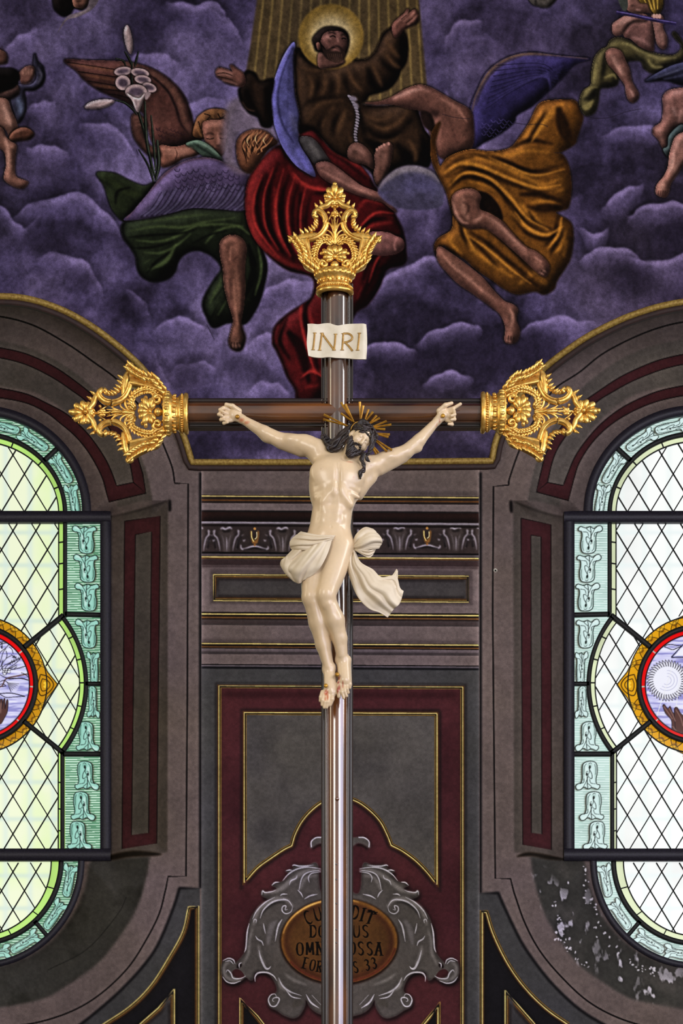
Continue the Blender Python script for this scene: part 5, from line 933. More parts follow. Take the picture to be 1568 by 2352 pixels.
def window(name, L_):
    conv = (lambda p: np.stack([WCX_L + p[:, 0], p[:, 1]], 1)) if L_ else (lambda p: np.stack([WCX_R - p[:, 0], p[:, 1]], 1))
    c = conv(np.array([[0, 1978.]]))[0]; root = empty(name, P(c[0], 2217, DWIN)); tag(root, kind='structure')
    root['label'] = 'tall leaded window with cream lattice and green border, bird medallion' if L_ else 'tall leaded window with white lattice and pale border, sun medallion'
    bpy.context.view_layer.update(); inv = Matrix.Translation(-root.location)
    parts = []
    for x0, x1, st in ((-12, 300, 1.25), (-300, -12, 4.0)):
        C = Canvas(x0, 940, x1, 2222, st); glaze(C, L_)
        keep = inside(np.stack([IRON[:, 0] * .975, 1578 + (IRON[:, 1] - 1578) * .992], 1), C.U, C.V)
        uv = conv(np.stack([C.U.ravel(), C.V.ravel()], 1)); C2U, C2V = uv[:, 0].reshape(C.U.shape), uv[:, 1].reshape(C.V.shape)
        kf = keep[:-1, :-1] & keep[1:, :-1] & keep[:-1, 1:] & keep[1:, 1:]; fid = C.id[:-1, :-1]; W = C.w
        co = world(C2U, C2V, np.full(C.U.shape, DWIN + .01)).reshape(-1, 3); col = C.rgb.reshape(-1, 3)
        for nm, k in GID.items():
            jj, ii = np.nonzero(kf & (fid == k))
            if not len(jj): continue
            a = jj * W + ii; F_ = np.stack([a, a + W, a + W + 1, a + 1], 1); used, iv = np.unique(F_, return_inverse=True); parts.append((nm, co[used], iv.reshape(-1, 4), col[used]))
    for nm in GID:
        g = [p for p in parts if p[0] == nm]
        if not g: continue
        n0 = len(g[0][1]); V_ = np.vstack([p[1] for p in g]); F_ = np.vstack([g[0][2]] + [p[2] + n0 for p in g[1:]]); me = mesh_np(nm, V_, F_); set_colors(me, np.vstack([p[3] for p in g]))
        o = link(nm, me, root, M_GLASS); o.matrix_parent_inverse = inv
    ar = lambda a, b, cv, s, a0=0, a1=180, n=60: np.stack([a * np.cos(np.radians(np.linspace(a0, a1, n))), cv + s * b * np.sin(np.radians(np.linspace(a0, a1, n)))], 1)
    def add(nm, paths, mat, dep, th, pf='flat'):
        o = bars(nm, paths, mat, root, dep, th, conv, pf); o.matrix_parent_inverse = inv; return o
    add('iron_arch', [(ar(249, 234, 1180, -1), 20), (ar(237, 242, 1978, 1), 14)], M_IRON, DWIN, .05)
    fr_ = add('casement_frame', [([(-305, 1192), (305, 1192)], 24), ([(-305, 1966), (305, 1966)], 27), ([(293, 1203.5), (293, 1953)], 24), ([(-293, 1203.5), (-293, 1953)], 24)], M_IRON, DWIN, .06)
    for vv in (1310, 1850):
        b = bars('hinge', [([(304, vv - 20), (304, vv + 24)], 7)], M_IRON, fr_, DWIN - .055, .03, conv); b.matrix_parent_inverse = inv
    hv = [(ar(199, 182, 1180, -1), 10), (ar(190, 190, 1978, 1), 11)]
    for sg in (1, -1):
        hv += [([(sg * 199, 1203), (sg * 199, 1418)], 9), ([(sg * 193, 1728), (sg * 193, 1954)], 9), ([(sg * 199, 1412), (sg * 283, 1414)], 10), ([(sg * 194, 1733), (sg * 283, 1733)], 11), ([(sg * 246, 1572), (sg * 283, 1572)], 9)]
        t = np.radians(np.linspace(-38.5, 38.5, 40)); hv.append((np.stack([sg * 247 * np.cos(t), CY + 247 * np.sin(t)], 1), 10))
        for s2 in (1, -1):
            a = math.radians(39); hv.append(([(sg * 134 * math.cos(a), CY + s2 * 134 * math.sin(a)), (sg * 252 * math.cos(a), CY + s2 * 252 * math.sin(a))], 11))
    an = np.radians(np.linspace(0, 360, 91)); hv.append((np.stack([131.5 * np.cos(an), CY + 131.5 * np.sin(an)], 1), 11))
    for a in (41, 139): hv.append(([(199 * math.cos(math.radians(a)), 1180 - 182 * math.sin(math.radians(a))), (243 * math.cos(math.radians(a)), 1180 - 229 * math.sin(math.radians(a)))], 10))
    for a in (47, 133): hv.append(([(190 * math.cos(math.radians(a)), 1978 + 190 * math.sin(math.radians(a))), (232 * math.cos(math.radians(a)), 1978 + 236 * math.sin(math.radians(a)))], 10))
    add('heavy_came', hv, M_LEAD, DWIN, .025)
    th = [(ar(184, 165, 1180, -1), 2.6), (ar(167, 172, 1978, 1), 2.6)]
    for sg in (1, -1):
        th += [([(sg * 184, 1203), (sg * 184, 1423)], 2.6), ([(sg * 183, 1724), (sg * 183, 1954)], 2.6)]
        t = np.radians(np.linspace(-38, 38, 40)); th.append((np.stack([sg * 232 * np.cos(t), CY + 232 * np.sin(t)], 1), 2.6))
        for vv in (1245, 1294, 1353): th.append(([(sg * 184, vv + 2), (sg * 197, vv)], 2.4))
        for vv in (1797, 1858, 1908): th.append(([(sg * 183, vv), (sg * 195, vv + 2)], 2.4))
        for a in (-27, -14, -1, 12, 25): th.append(([(sg * 231 * math.cos(math.radians(a)), CY + 231 * math.sin(math.radians(a))), (sg * 245 * math.cos(math.radians(a)), CY + 245 * math.sin(math.radians(a)))], 2.4))
        for a in (20, 42, 66): th += [([(sg * 184 * math.cos(math.radians(a)), 1180 - 165 * math.sin(math.radians(a))), (sg * 197 * math.cos(math.radians(a)), 1180 - 180 * math.sin(math.radians(a)))], 2.4), ([(sg * 167 * math.cos(math.radians(a)), 1978 + 172 * math.sin(math.radians(a))), (sg * 186 * math.cos(math.radians(a)), 1978 + 187 * math.sin(math.radians(a)))], 2.4)]
    for k in range(-16, 17):
        for sg in (1, -1):
            run = []; v = 1000.0
            while v < 2160:
                x = 26.35 + 52.7 * k + sg * (v - 1220) * (26.35 / 43.5)
                if abs(x) < 260 and in_lattice(x, v): run.append((x, v))
                else:
                    if len(run) > 1: th.append((np.array([run[0], run[-1]]), 2.5))
                    run = []
                v += 2.0
    add('lattice_came', th, M_LEAD, DWIN, .012)
    rg = [(np.stack([157 * np.cos(an), CY + 157 * np.sin(an)], 1), 2.6)]
    add('ring_came', rg, M_LEAD, DWIN + .004, .01)
    return root
window('window_1', True); window('window_2', False)
# ------------------------------------------------------------------ crucifix
DC, PX = 10.0, .002                                     # the cross stands ten metres off; one photo pixel there is two millimetres
def W3(u, v, z=0.0): return Vector(P(u, v, DC - z * PX))
def tube(path, rad, k=10, flat=1.0, cap=True):
    """round bar along a smooth 3-D path; rad may taper; flat squashes it towards the wall"""
    p = np.asarray(path, float); n = len(p); r = np.interp(np.linspace(0, 1, n), np.linspace(0, 1, len(np.atleast_1d(rad))), np.atleast_1d(rad)) if np.ndim(rad) else np.full(n, rad)
    t = np.gradient(p, axis=0); t /= np.linalg.norm(t, axis=1, keepdims=True) + 1e-12
    ref = np.array([0, -1., 0]); a = np.cross(t, ref); bad = np.linalg.norm(a, axis=1) < .1
    a[bad] = np.cross(t[bad], np.array([1., 0, 0.2])); a /= np.linalg.norm(a, axis=1, keepdims=True); b = np.cross(a, t)
    th = np.linspace(0, 2 * np.pi, k, endpoint=False)
    V_ = p[:, None] + (a[:, None] * np.cos(th)[None, :, None] + b[:, None] * np.sin(th)[None, :, None] * flat) * r[:, None, None]
    i = np.arange(n - 1)[:, None]; j = np.arange(k)[None]; j2 = (j + 1) % k
    F_ = np.stack([i * k + j, i * k + j2, (i + 1) * k + j2, (i + 1) * k + j], -1).reshape(-1, 4)
    V_ = V_.reshape(-1, 3)
    if cap:
        m = len(V_); V_ = np.vstack([V_, p[0] - t[0] * r[0] * .5, p[-1] + t[-1] * r[-1] * .5]); jj = np.arange(k); j2 = (jj + 1) % k; o = (n - 1) * k
        F_ = np.vstack([F_, np.stack([jj * 0 + m, j2, jj, jj * 0 + m], 1)[:, [0, 1, 2, 2]], np.stack([jj * 0 + m + 1, o + jj, o + j2, o + j2], 1)])
    return V_, F_
class Pile:
    def __init__(s): s.V, s.F, s.n = [], [], 0
    def add(s, V_, F_): s.V.append(np.asarray(V_, float)); s.F.append(np.asarray(F_) + s.n); s.n += len(V_); return s
    def mesh(s, name, tr=None):
        V_ = np.vstack(s.V); F_ = np.vstack(s.F)
        if tr is not None: V_ = tr(V_)
        me = bpy.data.meshes.new(name); faces = [tuple(dict.fromkeys(f)) for f in F_.tolist()]
        me.from_pydata(V_.tolist(), [], [f for f in faces if len(f) > 2]); me.polygons.foreach_set('use_smooth', np.ones(len(me.polygons), bool)); me.update(); return me
def blob(c, r, ax=None, n=8):
    """ellipsoid with radii r along the axes ax"""
    u = np.linspace(0, np.pi, n + 1)[1:-1]; w = np.linspace(0, 2 * np.pi, 2 * n, endpoint=False); k = 2 * n
    S_ = np.stack([np.outer(np.sin(u), np.cos(w)), np.outer(np.sin(u), np.sin(w)), np.outer(np.cos(u), np.ones(k))], -1).reshape(-1, 3)
    S_ = np.vstack([S_, [0, 0, 1], [0, 0, -1]]) * np.asarray(r, float)
    if ax is not None: S_ = S_ @ np.asarray(ax, float)
    F_ = []; m = len(u)
    for i in range(m - 1):
        for j in range(k): F_.append((i * k + j, (i + 1) * k + j, (i + 1) * k + (j + 1) % k, i * k + (j + 1) % k))
    for j in range(k): F_.append((m * k, j, (j + 1) % k, (j + 1) % k)); F_.append((m * k + 1, (m - 1) * k + (j + 1) % k, (m - 1) * k + j, (m - 1) * k + j))
    return S_ + np.asarray(c, float), np.array(F_)

M_WOOD = plain_mat('lacquered_walnut', (44, 24, 15), (116, 66, 26), .22, 0, 7, .5, .03, (1, 1, .35), .9, 6, .38, .68)
M_WOODH = plain_mat('lacquered_walnut_beam', (46, 25, 15), (124, 72, 28), .24, 0, 7, .5, .03, (.3, 1, 1), .7, 6, .36, .66)
M_EDGE = plain_mat('black_lacquer', (20, 11, 10), (34, 19, 14), .2, 0, 20, .5, 0, (1, 1, .2), .8)
M_GOLD = plain_mat('carved_gilding', (204, 152, 66), (240, 198, 108), .3, .8, 55, .6, .12)
CR = empty('crucifix', (W3(774, HV, 0).x, DC, 0.0)); bpy.context.view_layer.update()
tag(CR, 'tall dark walnut processional cross with three pierced gilded ends and INRI scroll', 'cross')
CINV = Matrix.Translation(-CR.location)
def part(o, parent=CR):
    o.parent = parent
    if parent is CR: o.matrix_parent_inverse = CINV
    return o
RND = lambda: [(-.0445 * math.cos(math.pi * i / 20), .016 + .035 * math.sqrt(max(0, 1 - math.cos(math.pi * i / 20) ** 2))) for i in range(21)]
PROF_R = [(-.050, .0)] + [(-.050, .016), (-.046, .016)] + RND() + [(.046, .016), (.050, .016), (.050, 0)]
PROF_E = [(-.073, -.03), (-.073, .014), (-.069, .018), (-.064, .014), (-.061, .014), (-.058, .021), (-.054, .024), (-.050, .021), (-.048, .010), (.048, .010), (.050, .021), (.054, .024), (.058, .021), (.061, .014), (.064, .014), (.069, .018), (.073, .014), (.073, -.03)]
x0 = W3(774, 0).x; ztop = W3(770, 655).z; zb = W3(770, 951).z; bs = 67 / 73.
def bar(name, p0, p1, prof, mat, s=1.0):
    path = [Vector(p0).lerp(Vector(p1), t) for t in np.linspace(0, 1, 3)]
    V_, F_ = sweep(np.array([list(q) for q in path]), np.array(prof) * (s, 1)); return link(name, mesh_np(name, V_, F_, False), None, mat)
def autosmooth(o, ang=35):
    me = o.data; bm = bmesh.new(); bm.from_mesh(me)
    for f in bm.faces: f.smooth = True
    for e in bm.edges:
        if len(e.link_faces) != 2 or e.calc_face_angle(0) > math.radians(ang): e.smooth = False
    bm.to_mesh(me); bm.free()
up_ = part(bar('upright', (x0, DC, .34), (x0, DC, ztop), PROF_R, M_WOOD)); e_ = bar('upright_edge_moulding', (x0, DC, .34), (x0, DC, ztop), PROF_E, M_EDGE); e_.parent = up_
xl, xr = W3(415, 0).x, W3(1122, 0).x
cb = part(bar('crossbeam', (xl, DC, zb), (xr, DC, zb), PROF_R, M_WOODH, bs)); e2 = bar('beam_edge_moulding', (xl, DC - .001, zb), (xr, DC - .001, zb), PROF_E, M_EDGE, bs); e2.parent = cb
for o in (up_, e_, cb, e2): autosmooth(o)
Vb, Fb = sweep(np.array([(x0, DC - .02, z) for z in (0, .05, .051, .26, .27, .36)]), [(-.25, -.25), (-.25, .25), (.25, .25), (.25, -.25)]); st = Pile().add(Vb, Fb); 
cp = np.array([[x0 + a, DC - .02 - b, z] for z, r in ((.36, .14), (.36, .25), (0, .25)) for a, b in ((-r, -r), (-r, r), (r, r), (r, -r))]); st.add(cp, [[0, 1, 2, 3]]); part(link('pedestal', st.mesh('pedestal'), None, M_EDGE))
Vp, Fp = tube([W3(774, 1835, 22), W3(774, 1835, 27), W3(774, 1835, 28.5)], [.010, .010, .006], 12, 1.0); part(link('wooden_peg', Pile().add(Vp, Fp).mesh('wooden_peg'), None, M_WOOD))
for i, vv in enumerate((1985, 2020, 2075, 2135, 2165)):
    Vp, Fp = blob(W3(772, vv, 25.5), (.004, .003, .004), None, 5); part(link('nail_hole', Pile().add(Vp, Fp).mesh('nail_hole'), None, M_EDGE))

# pierced gilded end, modelled upright in pixels from the foot of its collar: x right, y up, z towards the viewer
def fp(s, z=0, n=5):
    p = smooth(parse(s, 4.354, -127, 0), False, n); q = p.copy(); q[:, 1] = 272 - p[:, 1]
    z_ = np.interp(np.linspace(0, 1, len(q)), np.linspace(0, 1, len(np.atleast_1d(z))), np.atleast_1d(z)); return np.column_stack([q, z_])
def mirror(a): b = a.copy(); b[:, 0] = -b[:, 0]; return b
def petal(pl, x, y, ang, L_, w, z=0, tilt=.35, th=.3, leaf=False):
    a = math.radians(ang); d = np.array([math.cos(a) * math.cos(tilt), math.sin(a) * math.cos(tilt), math.sin(tilt)]); s = np.array([-math.sin(a), math.cos(a), 0]); n_ = np.cross(d, s)
    V_, F_ = blob((0, 0, 0), (1, 1, 1), None, 6); t = (V_[:, 2] + 1) / 2; wv = w * (1.35 - 1.0 * t if leaf else .55 + .75 * t) * .5
    P_ = np.outer(V_[:, 2] * L_ / 2 + L_ / 2, d) + np.outer(V_[:, 0] * wv, s) + np.outer(V_[:, 1] * w * th + np.sin(t * 3.1) * w * .25 - np.abs(V_[:, 0]) * w * .12, n_)
    pl.add(P_ + (x, y, z), F_)
def flip(F_): return F_[:, ::-1]
def tb(pl, s, z, r, both=True, k=10, flat=1.0):
    p = fp(s, z); V_, F_ = tube(p, r, k, flat); pl.add(V_, F_)
    if both: pl.add(mirror(V_), flip(F_))
def spiral(x, y, r0, r1, turns, a0, z=(0, 6), n=50, sg=1):
    t = np.linspace(0, 1, n); r = r0 + (r1 - r0) * t ** .8; a = math.radians(a0) + sg * turns * 2 * np.pi * t
    return np.column_stack([x + r * np.cos(a), y + r * np.sin(a), z[0] + (z[1] - z[0]) * t])
PILES = {}
def build_finial():
    pl = Pile()                                                             # collar: turned, half-oval in plan
    prof = np.array([(34, -6), (43, -5), (45, -2), (45, 2), (41, 5), (40, 11), (41, 13), (38, 15), (36, 18), (36, 22), (39, 28), (44, 33), (48, 36), (48, 40), (46, 43), (47, 46), (44, 49), (20, 50)], float)
    k = 40; th = np.linspace(0, 2 * np.pi, k, endpoint=False)
    V_ = np.stack([np.outer(prof[:, 0], np.cos(th)), np.outer(prof[:, 1], np.ones(k)), np.outer(prof[:, 0] * .72, np.sin(th))], -1).reshape(-1, 3); i = np.arange(len(prof) - 1)[:, None]; j = np.arange(k)[None]; j2 = (j + 1) % k
    pl.add(V_, np.stack([i * k + j, (i + 1) * k + j, (i + 1) * k + j2, i * k + j2], -1).reshape(-1, 4))
    for q in range(24):
        a = math.pi * (q + .5) / 24; pl.add(*blob((42 * math.cos(a), 8, 30 * math.sin(a)), (2.6, 2.6, 2.6), None, 4))
    for q in range(11):
        a = math.pi * (q + .5) / 11; pl.add(*blob((46 * math.cos(a), 40, 33 * math.sin(a)), (4.6, 6.5, 3.2), None, 5)); pl.add(*blob((40 * math.cos(a + .13), 24, 29 * math.sin(a + .13)), (3, 4.5, 2.2), None, 4))
    PILES['collar'] = pl
    pl = Pile()                                                             # outer frame: flaring sides, ears and C scrolls
    rows = [("360 985 390 985", 10), ("245 930 345 900", 9), ("205 830 325 830", 7), ("160 740 312 760", 5), ("120 670 300 690", 3), ("130 640 290 655", 2)]
    for sgn in (1, -1):
        secs = []
        for s, z in rows:
            a, b = parse(s, 4.354, -127, 0); a[1] = 272 - a[1]; b[1] = 272 - b[1]; m = (a + b) / 2
            secs.append([(a[0], a[1], -8), (a[0], a[1], 2), ((a[0] * .7 + m[0] * .3), (a[1] * .7 + m[1] * .3), 12), (m[0], m[1], 8), (b[0] * .8 + m[0] * .2, b[1] * .8 + m[1] * .2, 14), (b[0], b[1], 4), (b[0], b[1], -8)])
        S_ = np.array([smooth(np.array(c), False, 3) for c in secs]); S_ = np.array([smooth(S_[:, q], False, 4) for q in range(S_.shape[1])]).transpose(1, 0, 2); r_, c_ = S_.shape[:2]
        V_ = S_.reshape(-1, 3); i = np.arange(r_ - 1)[:, None]; j = np.arange(c_)[None]; j2 = (j + 1) % c_; F_ = np.stack([i * c_ + j, i * c_ + j2, (i + 1) * c_ + j2, (i + 1) * c_ + j], -1).reshape(-1, 4)
        if sgn < 0: V_ = mirror(V_); F_ = flip(F_)
        pl.add(V_, F_)
    tb(pl, "130 640 105 630 92 650 100 672 125 668", (4, 10), [5, 6, 5, 3])
    tb(pl, "150 640 220 612 300 600 380 600", 0, [4, 6, 6, 5], flat=1.6)
    tb(pl, "270 655 330 640 395 610 440 560 462 500 452 430 425 385 385 360 350 372 340 405 358 425 378 415", (6, 8, 10, 10), [6.5, 7, 7.5, 7.5, 7, 6, 4])
    tb(pl, "265 650 330 632 390 600 430 555 450 500 441 435 415 395 380 372", (14, 17, 17), [1.6, 2, 2, 1.4], k=6)
    tb(pl, "375 342 420 318 470 300 510 268 540 262 545 285 525 290", (6, 8, 10), [6, 6.5, 6.5, 6, 4.5, 3])
    for sgn in (1, -1):
        for q in range(11):
            t = q / 10; a = fp("330 985 225 900 205 810 160 725 110 660", 6, 8); p = a[int(t * (len(a) - 1))]
            petal(pl, sgn * (p[0] + 5), p[1] - 3, 180 - 35 if sgn > 0 else 35, 20, 10, p[2] + 4, .3, .14, True)
            petal(pl, sgn * (p[0] + 13), p[1] - 2, 118 if sgn > 0 else 62, 21, 11, p[2] + 7, .25, .14, True)
        for q in range(8):
            a = fp("360 440 365 490 345 540 290 575 215 590", 2, 8); p = a[int(q / 7 * (len(a) - 1))]; petal(pl, sgn * (p[0] + 4), p[1] - 1, 125 if sgn > 0 else 55, 18, 9, 3, .25, .15, True)
        for q in range(3): p = fp("380 330 430 300 480 262", 6, 8)[int(q / 2 * 16)]; petal(pl, sgn * p[0], p[1], 120 if sgn > 0 else 60, 17, 9, 3, .25, .15, True)
    PILES['scroll_frame'] = pl
    pl = Pile()                                                             # shell at the very top
    for a, L_, w in ((90, 36, 17), (54, 31, 16), (126, 31, 16), (20, 27, 14), (160, 27, 14), (-12, 24, 12), (192, 24, 12)): petal(pl, 2 * math.cos(math.radians(a)), 218 + 3 * math.sin(math.radians(a)), a, L_, w, 2, .25)
    for a, L_ in ((72, 33), (108, 33), (38, 28), (142, 28)): petal(pl, 0, 219, a, L_, 9, -3, .1)
    pl.add(*blob((0, 219, 13), (4.5, 4.5, 4.5), None, 6)); petal(pl, 0, 246, 90, 12, 11, 8, .6)
    PILES['crowning_shell'] = pl
    pl = Pile()                                                             # inner plant: stems, flower, curling leaves
    tb(pl, "555 690 556 600 555 520 552 450 548 330", (4, 10, 10, 6), [3.4, 4.2, 4, 2.6, 2], False)
    tb(pl, "550 670 545 600 530 540 505 490 485 470", (4, 8, 6), [2.6, 2.4, 2, 1.2]); tb(pl, "550 690 535 620 510 580 480 560 455 570", (4, 9, 7), [3, 2.6, 2.2, 1.4]); tb(pl, "550 695 525 640 480 610 440 610 420 630 440 645", (4, 9, 7), [3.4, 3.4, 3, 2.4, 1.6]); tb(pl, "553 640 560 560 590 500 630 470", (6, 8, 6), [2.4, 2.2, 1.4]); tb(pl, "555 600 535 520 520 430", (6, 9, 6), [2.2, 2, 1.2])
    tb(pl, "640 440 610 400 560 340 520 380 490 430", (-2, 2, -2), [2, 2.4, 2], False)
    for a in range(0, 360, 60): petal(pl, 0, 182, a + 30, 10, 8, 5, .3)
    for a in (25, 155, 265, 90): petal(pl, 12 * math.cos(math.radians(a)), 182 + 9 * math.sin(math.radians(a)), a, 9, 7, 2, .4)
    pl.add(*blob((0, 182, 9), (3, 3, 3), None, 5)); petal(pl, 0, 198, 90, 12, 10, 4, .3); petal(pl, -3, 198, 130, 9, 7, 4, .3); petal(pl, 3, 198, 50, 9, 7, 4, .3)
    PILES['palmette'] = pl
    pl = Pile()                                                             # two laurel garlands
    for sgn in (1, -1):
        c = fp("520 700 480 668 420 675 375 720 350 780 345 840 370 890", (4, 8, 8, 4), 10); V_, F_ = tube(c, 4.5, 8); pl.add(V_ * (sgn, 1, 1), F_ if sgn > 0 else flip(F_))
        for q in range(15):
            p = c[int(q / 14 * (len(c) - 1))]; q2 = c[min(len(c) - 1, int(q / 14 * (len(c) - 1)) + 2)]; d = q2 - p if np.linalg.norm(q2 - p) > 0 else c[-1] - c[-3]; an = math.degrees(math.atan2(d[1], d[0] * sgn))
            for da in (-42, 42, 0): petal(pl, sgn * p[0], p[1], an + da, 15, 9, p[2] + (3 if da == 0 else 1), .3, .2, True)
    PILES['laurel_garland'] = pl
    pl = Pile()                                                             # heart shell and the pair of volutes
    for a, L_, w in ((90, 28, 17), (56, 30, 16), (124, 30, 16), (24, 33, 16), (156, 33, 16), (-6, 30, 14), (186, 30, 14), (-30, 24, 12), (210, 24, 12)): petal(pl, 0, 78, a, L_, w, 10, .3)
    for a in (15, 165, 40, 140): petal(pl, 20 * math.cos(math.radians(a)) , 84 + 6 * math.sin(math.radians(a)), a - (8 if a < 90 else -8), 17, 9, 14, -.1)
    petal(pl, 0, 46, 90, 26, 22, 8, .0); pl.add(*blob((0, 78, 15), (6, 5, 5), None, 6))
    for sgn in (1, -1):
        s_ = spiral(-27, 62, 13, 2.5, 1.35, 250, (6, 16), 46, -1); V_, F_ = tube(s_, [6, 5.6, 5, 4, 3.4], 10); pl.add(V_ * (sgn, 1, 1), F_ if sgn > 0 else flip(F_))
        V_, F_ = tube(fp("400 985 430 1000 460 990 480 960", (4, 6, 6)), [4, 5, 5], 8); pl.add(V_ * (sgn, 1, 1), F_ if sgn > 0 else flip(F_))
        for a in (20, 60, 100): petal(pl, sgn * -38, 56, (180 - a) if sgn > 0 else a, 12, 8, 4, .4)
    PILES['volute_pair'] = pl
build_finial()
def finial(u, v, axis, s, z0, label):
    """place one end: axis = unit vector (right, up) along which it points"""
    ax = np.array(axis, float); side = np.array([ax[1], -ax[0]])
    o3 = np.array(W3(u, v, z0))
    def tr(V_):
        return np.column_stack([o3[0] + (V_[:, 0] * side[0] + V_[:, 1] * ax[0]) * PX * s, o3[1] - V_[:, 2] * PX * s, o3[2] + (V_[:, 0] * side[1] + V_[:, 1] * ax[1]) * PX * s])
    root = None
    for nm, pl in PILES.items():
        me = pl.mesh('finial' if nm == 'collar' else nm, tr); o = bpy.data.objects.new(me.name, me); COL.objects.link(o); me.materials.append(M_GOLD)
        if nm == 'collar': root = o; part(o); o['label'] = label
        else: o.parent = root
finial(768.5, 672, (0, 1), .965, 12, 'gilded pierced end at the top of the cross'); finial(427, 951, (-1, 0), 1.045, 12, 'gilded pierced end of the left arm'); finial(1109, 948, (1, 0), 1.045, 12, 'gilded pierced end of the right arm')

# the INRI scroll: a curling sheet with cut-in gold letters
M_PARCH = plain_mat('painted_scroll', (202, 192, 168), (218, 208, 186), .45, 0, 18, .4, .05); M_LETT = plain_mat('gold_lettering', (150, 112, 52), (176, 138, 70), .4, .3, 90)
top = smooth(parse("704.3 744 716 743.4 730 744.6 745 742.6 757 742.4 766 745.4 776 747.6 788 745.4 800 744 820 743.4 834 743.2 841 745"), False, 5); bot = smooth(parse("707 817 722 820.5 738 821.5 754 820 770 821.6 786 822.4 800 823 816 824.6 830 825 841 824.6"), False, 5)
def rs(p, n): d = np.r_[0, np.cumsum(np.hypot(*np.diff(p, axis=0).T))]; t = np.linspace(0, d[-1], n); return np.column_stack([np.interp(t, d, p[:, k]) for k in range(p.shape[1])])
def plate_z(u, v): return 34 + 3.5 * np.sin((u - 704) / 22.0 + .6) + 2.2 * np.sin((u - 704) / 9.5 + (v - 744) / 60.) - 6 * np.clip((u - 832) / 9, 0, 1) ** 2 + 4 * np.clip((712 - u) / 8, 0, 1)
N1, N2 = 90, 24; A_, B_ = rs(top, N1), rs(bot, N1); pl = Pile(); grid = []
for j in range(N2):
    t = j / (N2 - 1); q = A_ * (1 - t) + B_ * t; q[:, 0] += 1.6 * np.sin(t * 6 + 1) * np.exp(-((np.arange(N1) / N1) / .06)) + 2.4 * np.sin(t * 3.14) * np.exp(-((1 - np.arange(N1) / N1) / .05)); grid.append([list(W3(a, b, plate_z(a, b))) for a, b in q])
G = np.array(grid); Bk = G + (0, .007, 0); V_ = np.vstack([G.reshape(-1, 3), Bk.reshape(-1, 3)]); i, j = np.mgrid[0:N2 - 1, 0:N1 - 1]; a = (i * N1 + j).ravel(); f1 = np.stack([a, a + N1, a + N1 + 1, a + 1], 1); f2 = f1[:, ::-1] + N1 * N2
edge = np.r_[np.arange(N1), np.arange(1, N2) * N1 + N1 - 1, (N2 - 1) * N1 + np.arange(N1 - 2, -1, -1), np.arange(N2 - 2, 0, -1) * N1]; e2_ = np.roll(edge, -1); f3 = np.stack([edge, e2_, e2_ + N1 * N2, edge + N1 * N2], 1)
scroll = part(link('title_scroll', mesh_np('title_scroll', V_, np.vstack([f1, f2, f3])), None, M_PARCH)); autosmooth(scroll, 50); scroll['label'] = 'cream scroll lettered INRI'
for ch, strokes in (('I', ["360 1588 352 1680 343 1756"]), ('N', ["432 1590 420 1680 408 1760", "432 1592 490 1672 552 1755", "568 1600 562 1680 552 1760"]), ('R', ["646 1594 640 1680 634 1758", "646 1594 700 1596 732 1622 730 1652 695 1674 648 1684", "662 1682 700 1720 738 1768"]), ('I', ["806 1590 798 1680 788 1760"])):
    pl = Pile()
    for s in strokes:
        p = smooth(parse(s, 4.354, 640, 400), False, 6); p3 = np.array([list(W3(a, b, plate_z(a, b) + .9)) for a, b in p]); pl.add(*sweep(p3, [(-.0042, -.002), (-.0042, .001), (.0042, .001), (.0042, -.002)]))
        for q in (p[0], p[-1]):
            if s.startswith(('646 1594 700', '662')) : continue
            c = np.array([list(W3(q[0] + d, q[1], plate_z(q[0] + d, q[1]) + .8)) for d in (-4, 0, 4)]); pl.add(*sweep(c, [(-.0018, -.002), (-.0018, .001), (.0018, .001), (.0018, -.002)]))
    o = link('letter_' + ch.lower(), pl.mesh('letter_' + ch.lower()), None, M_LETT); o.parent = scroll
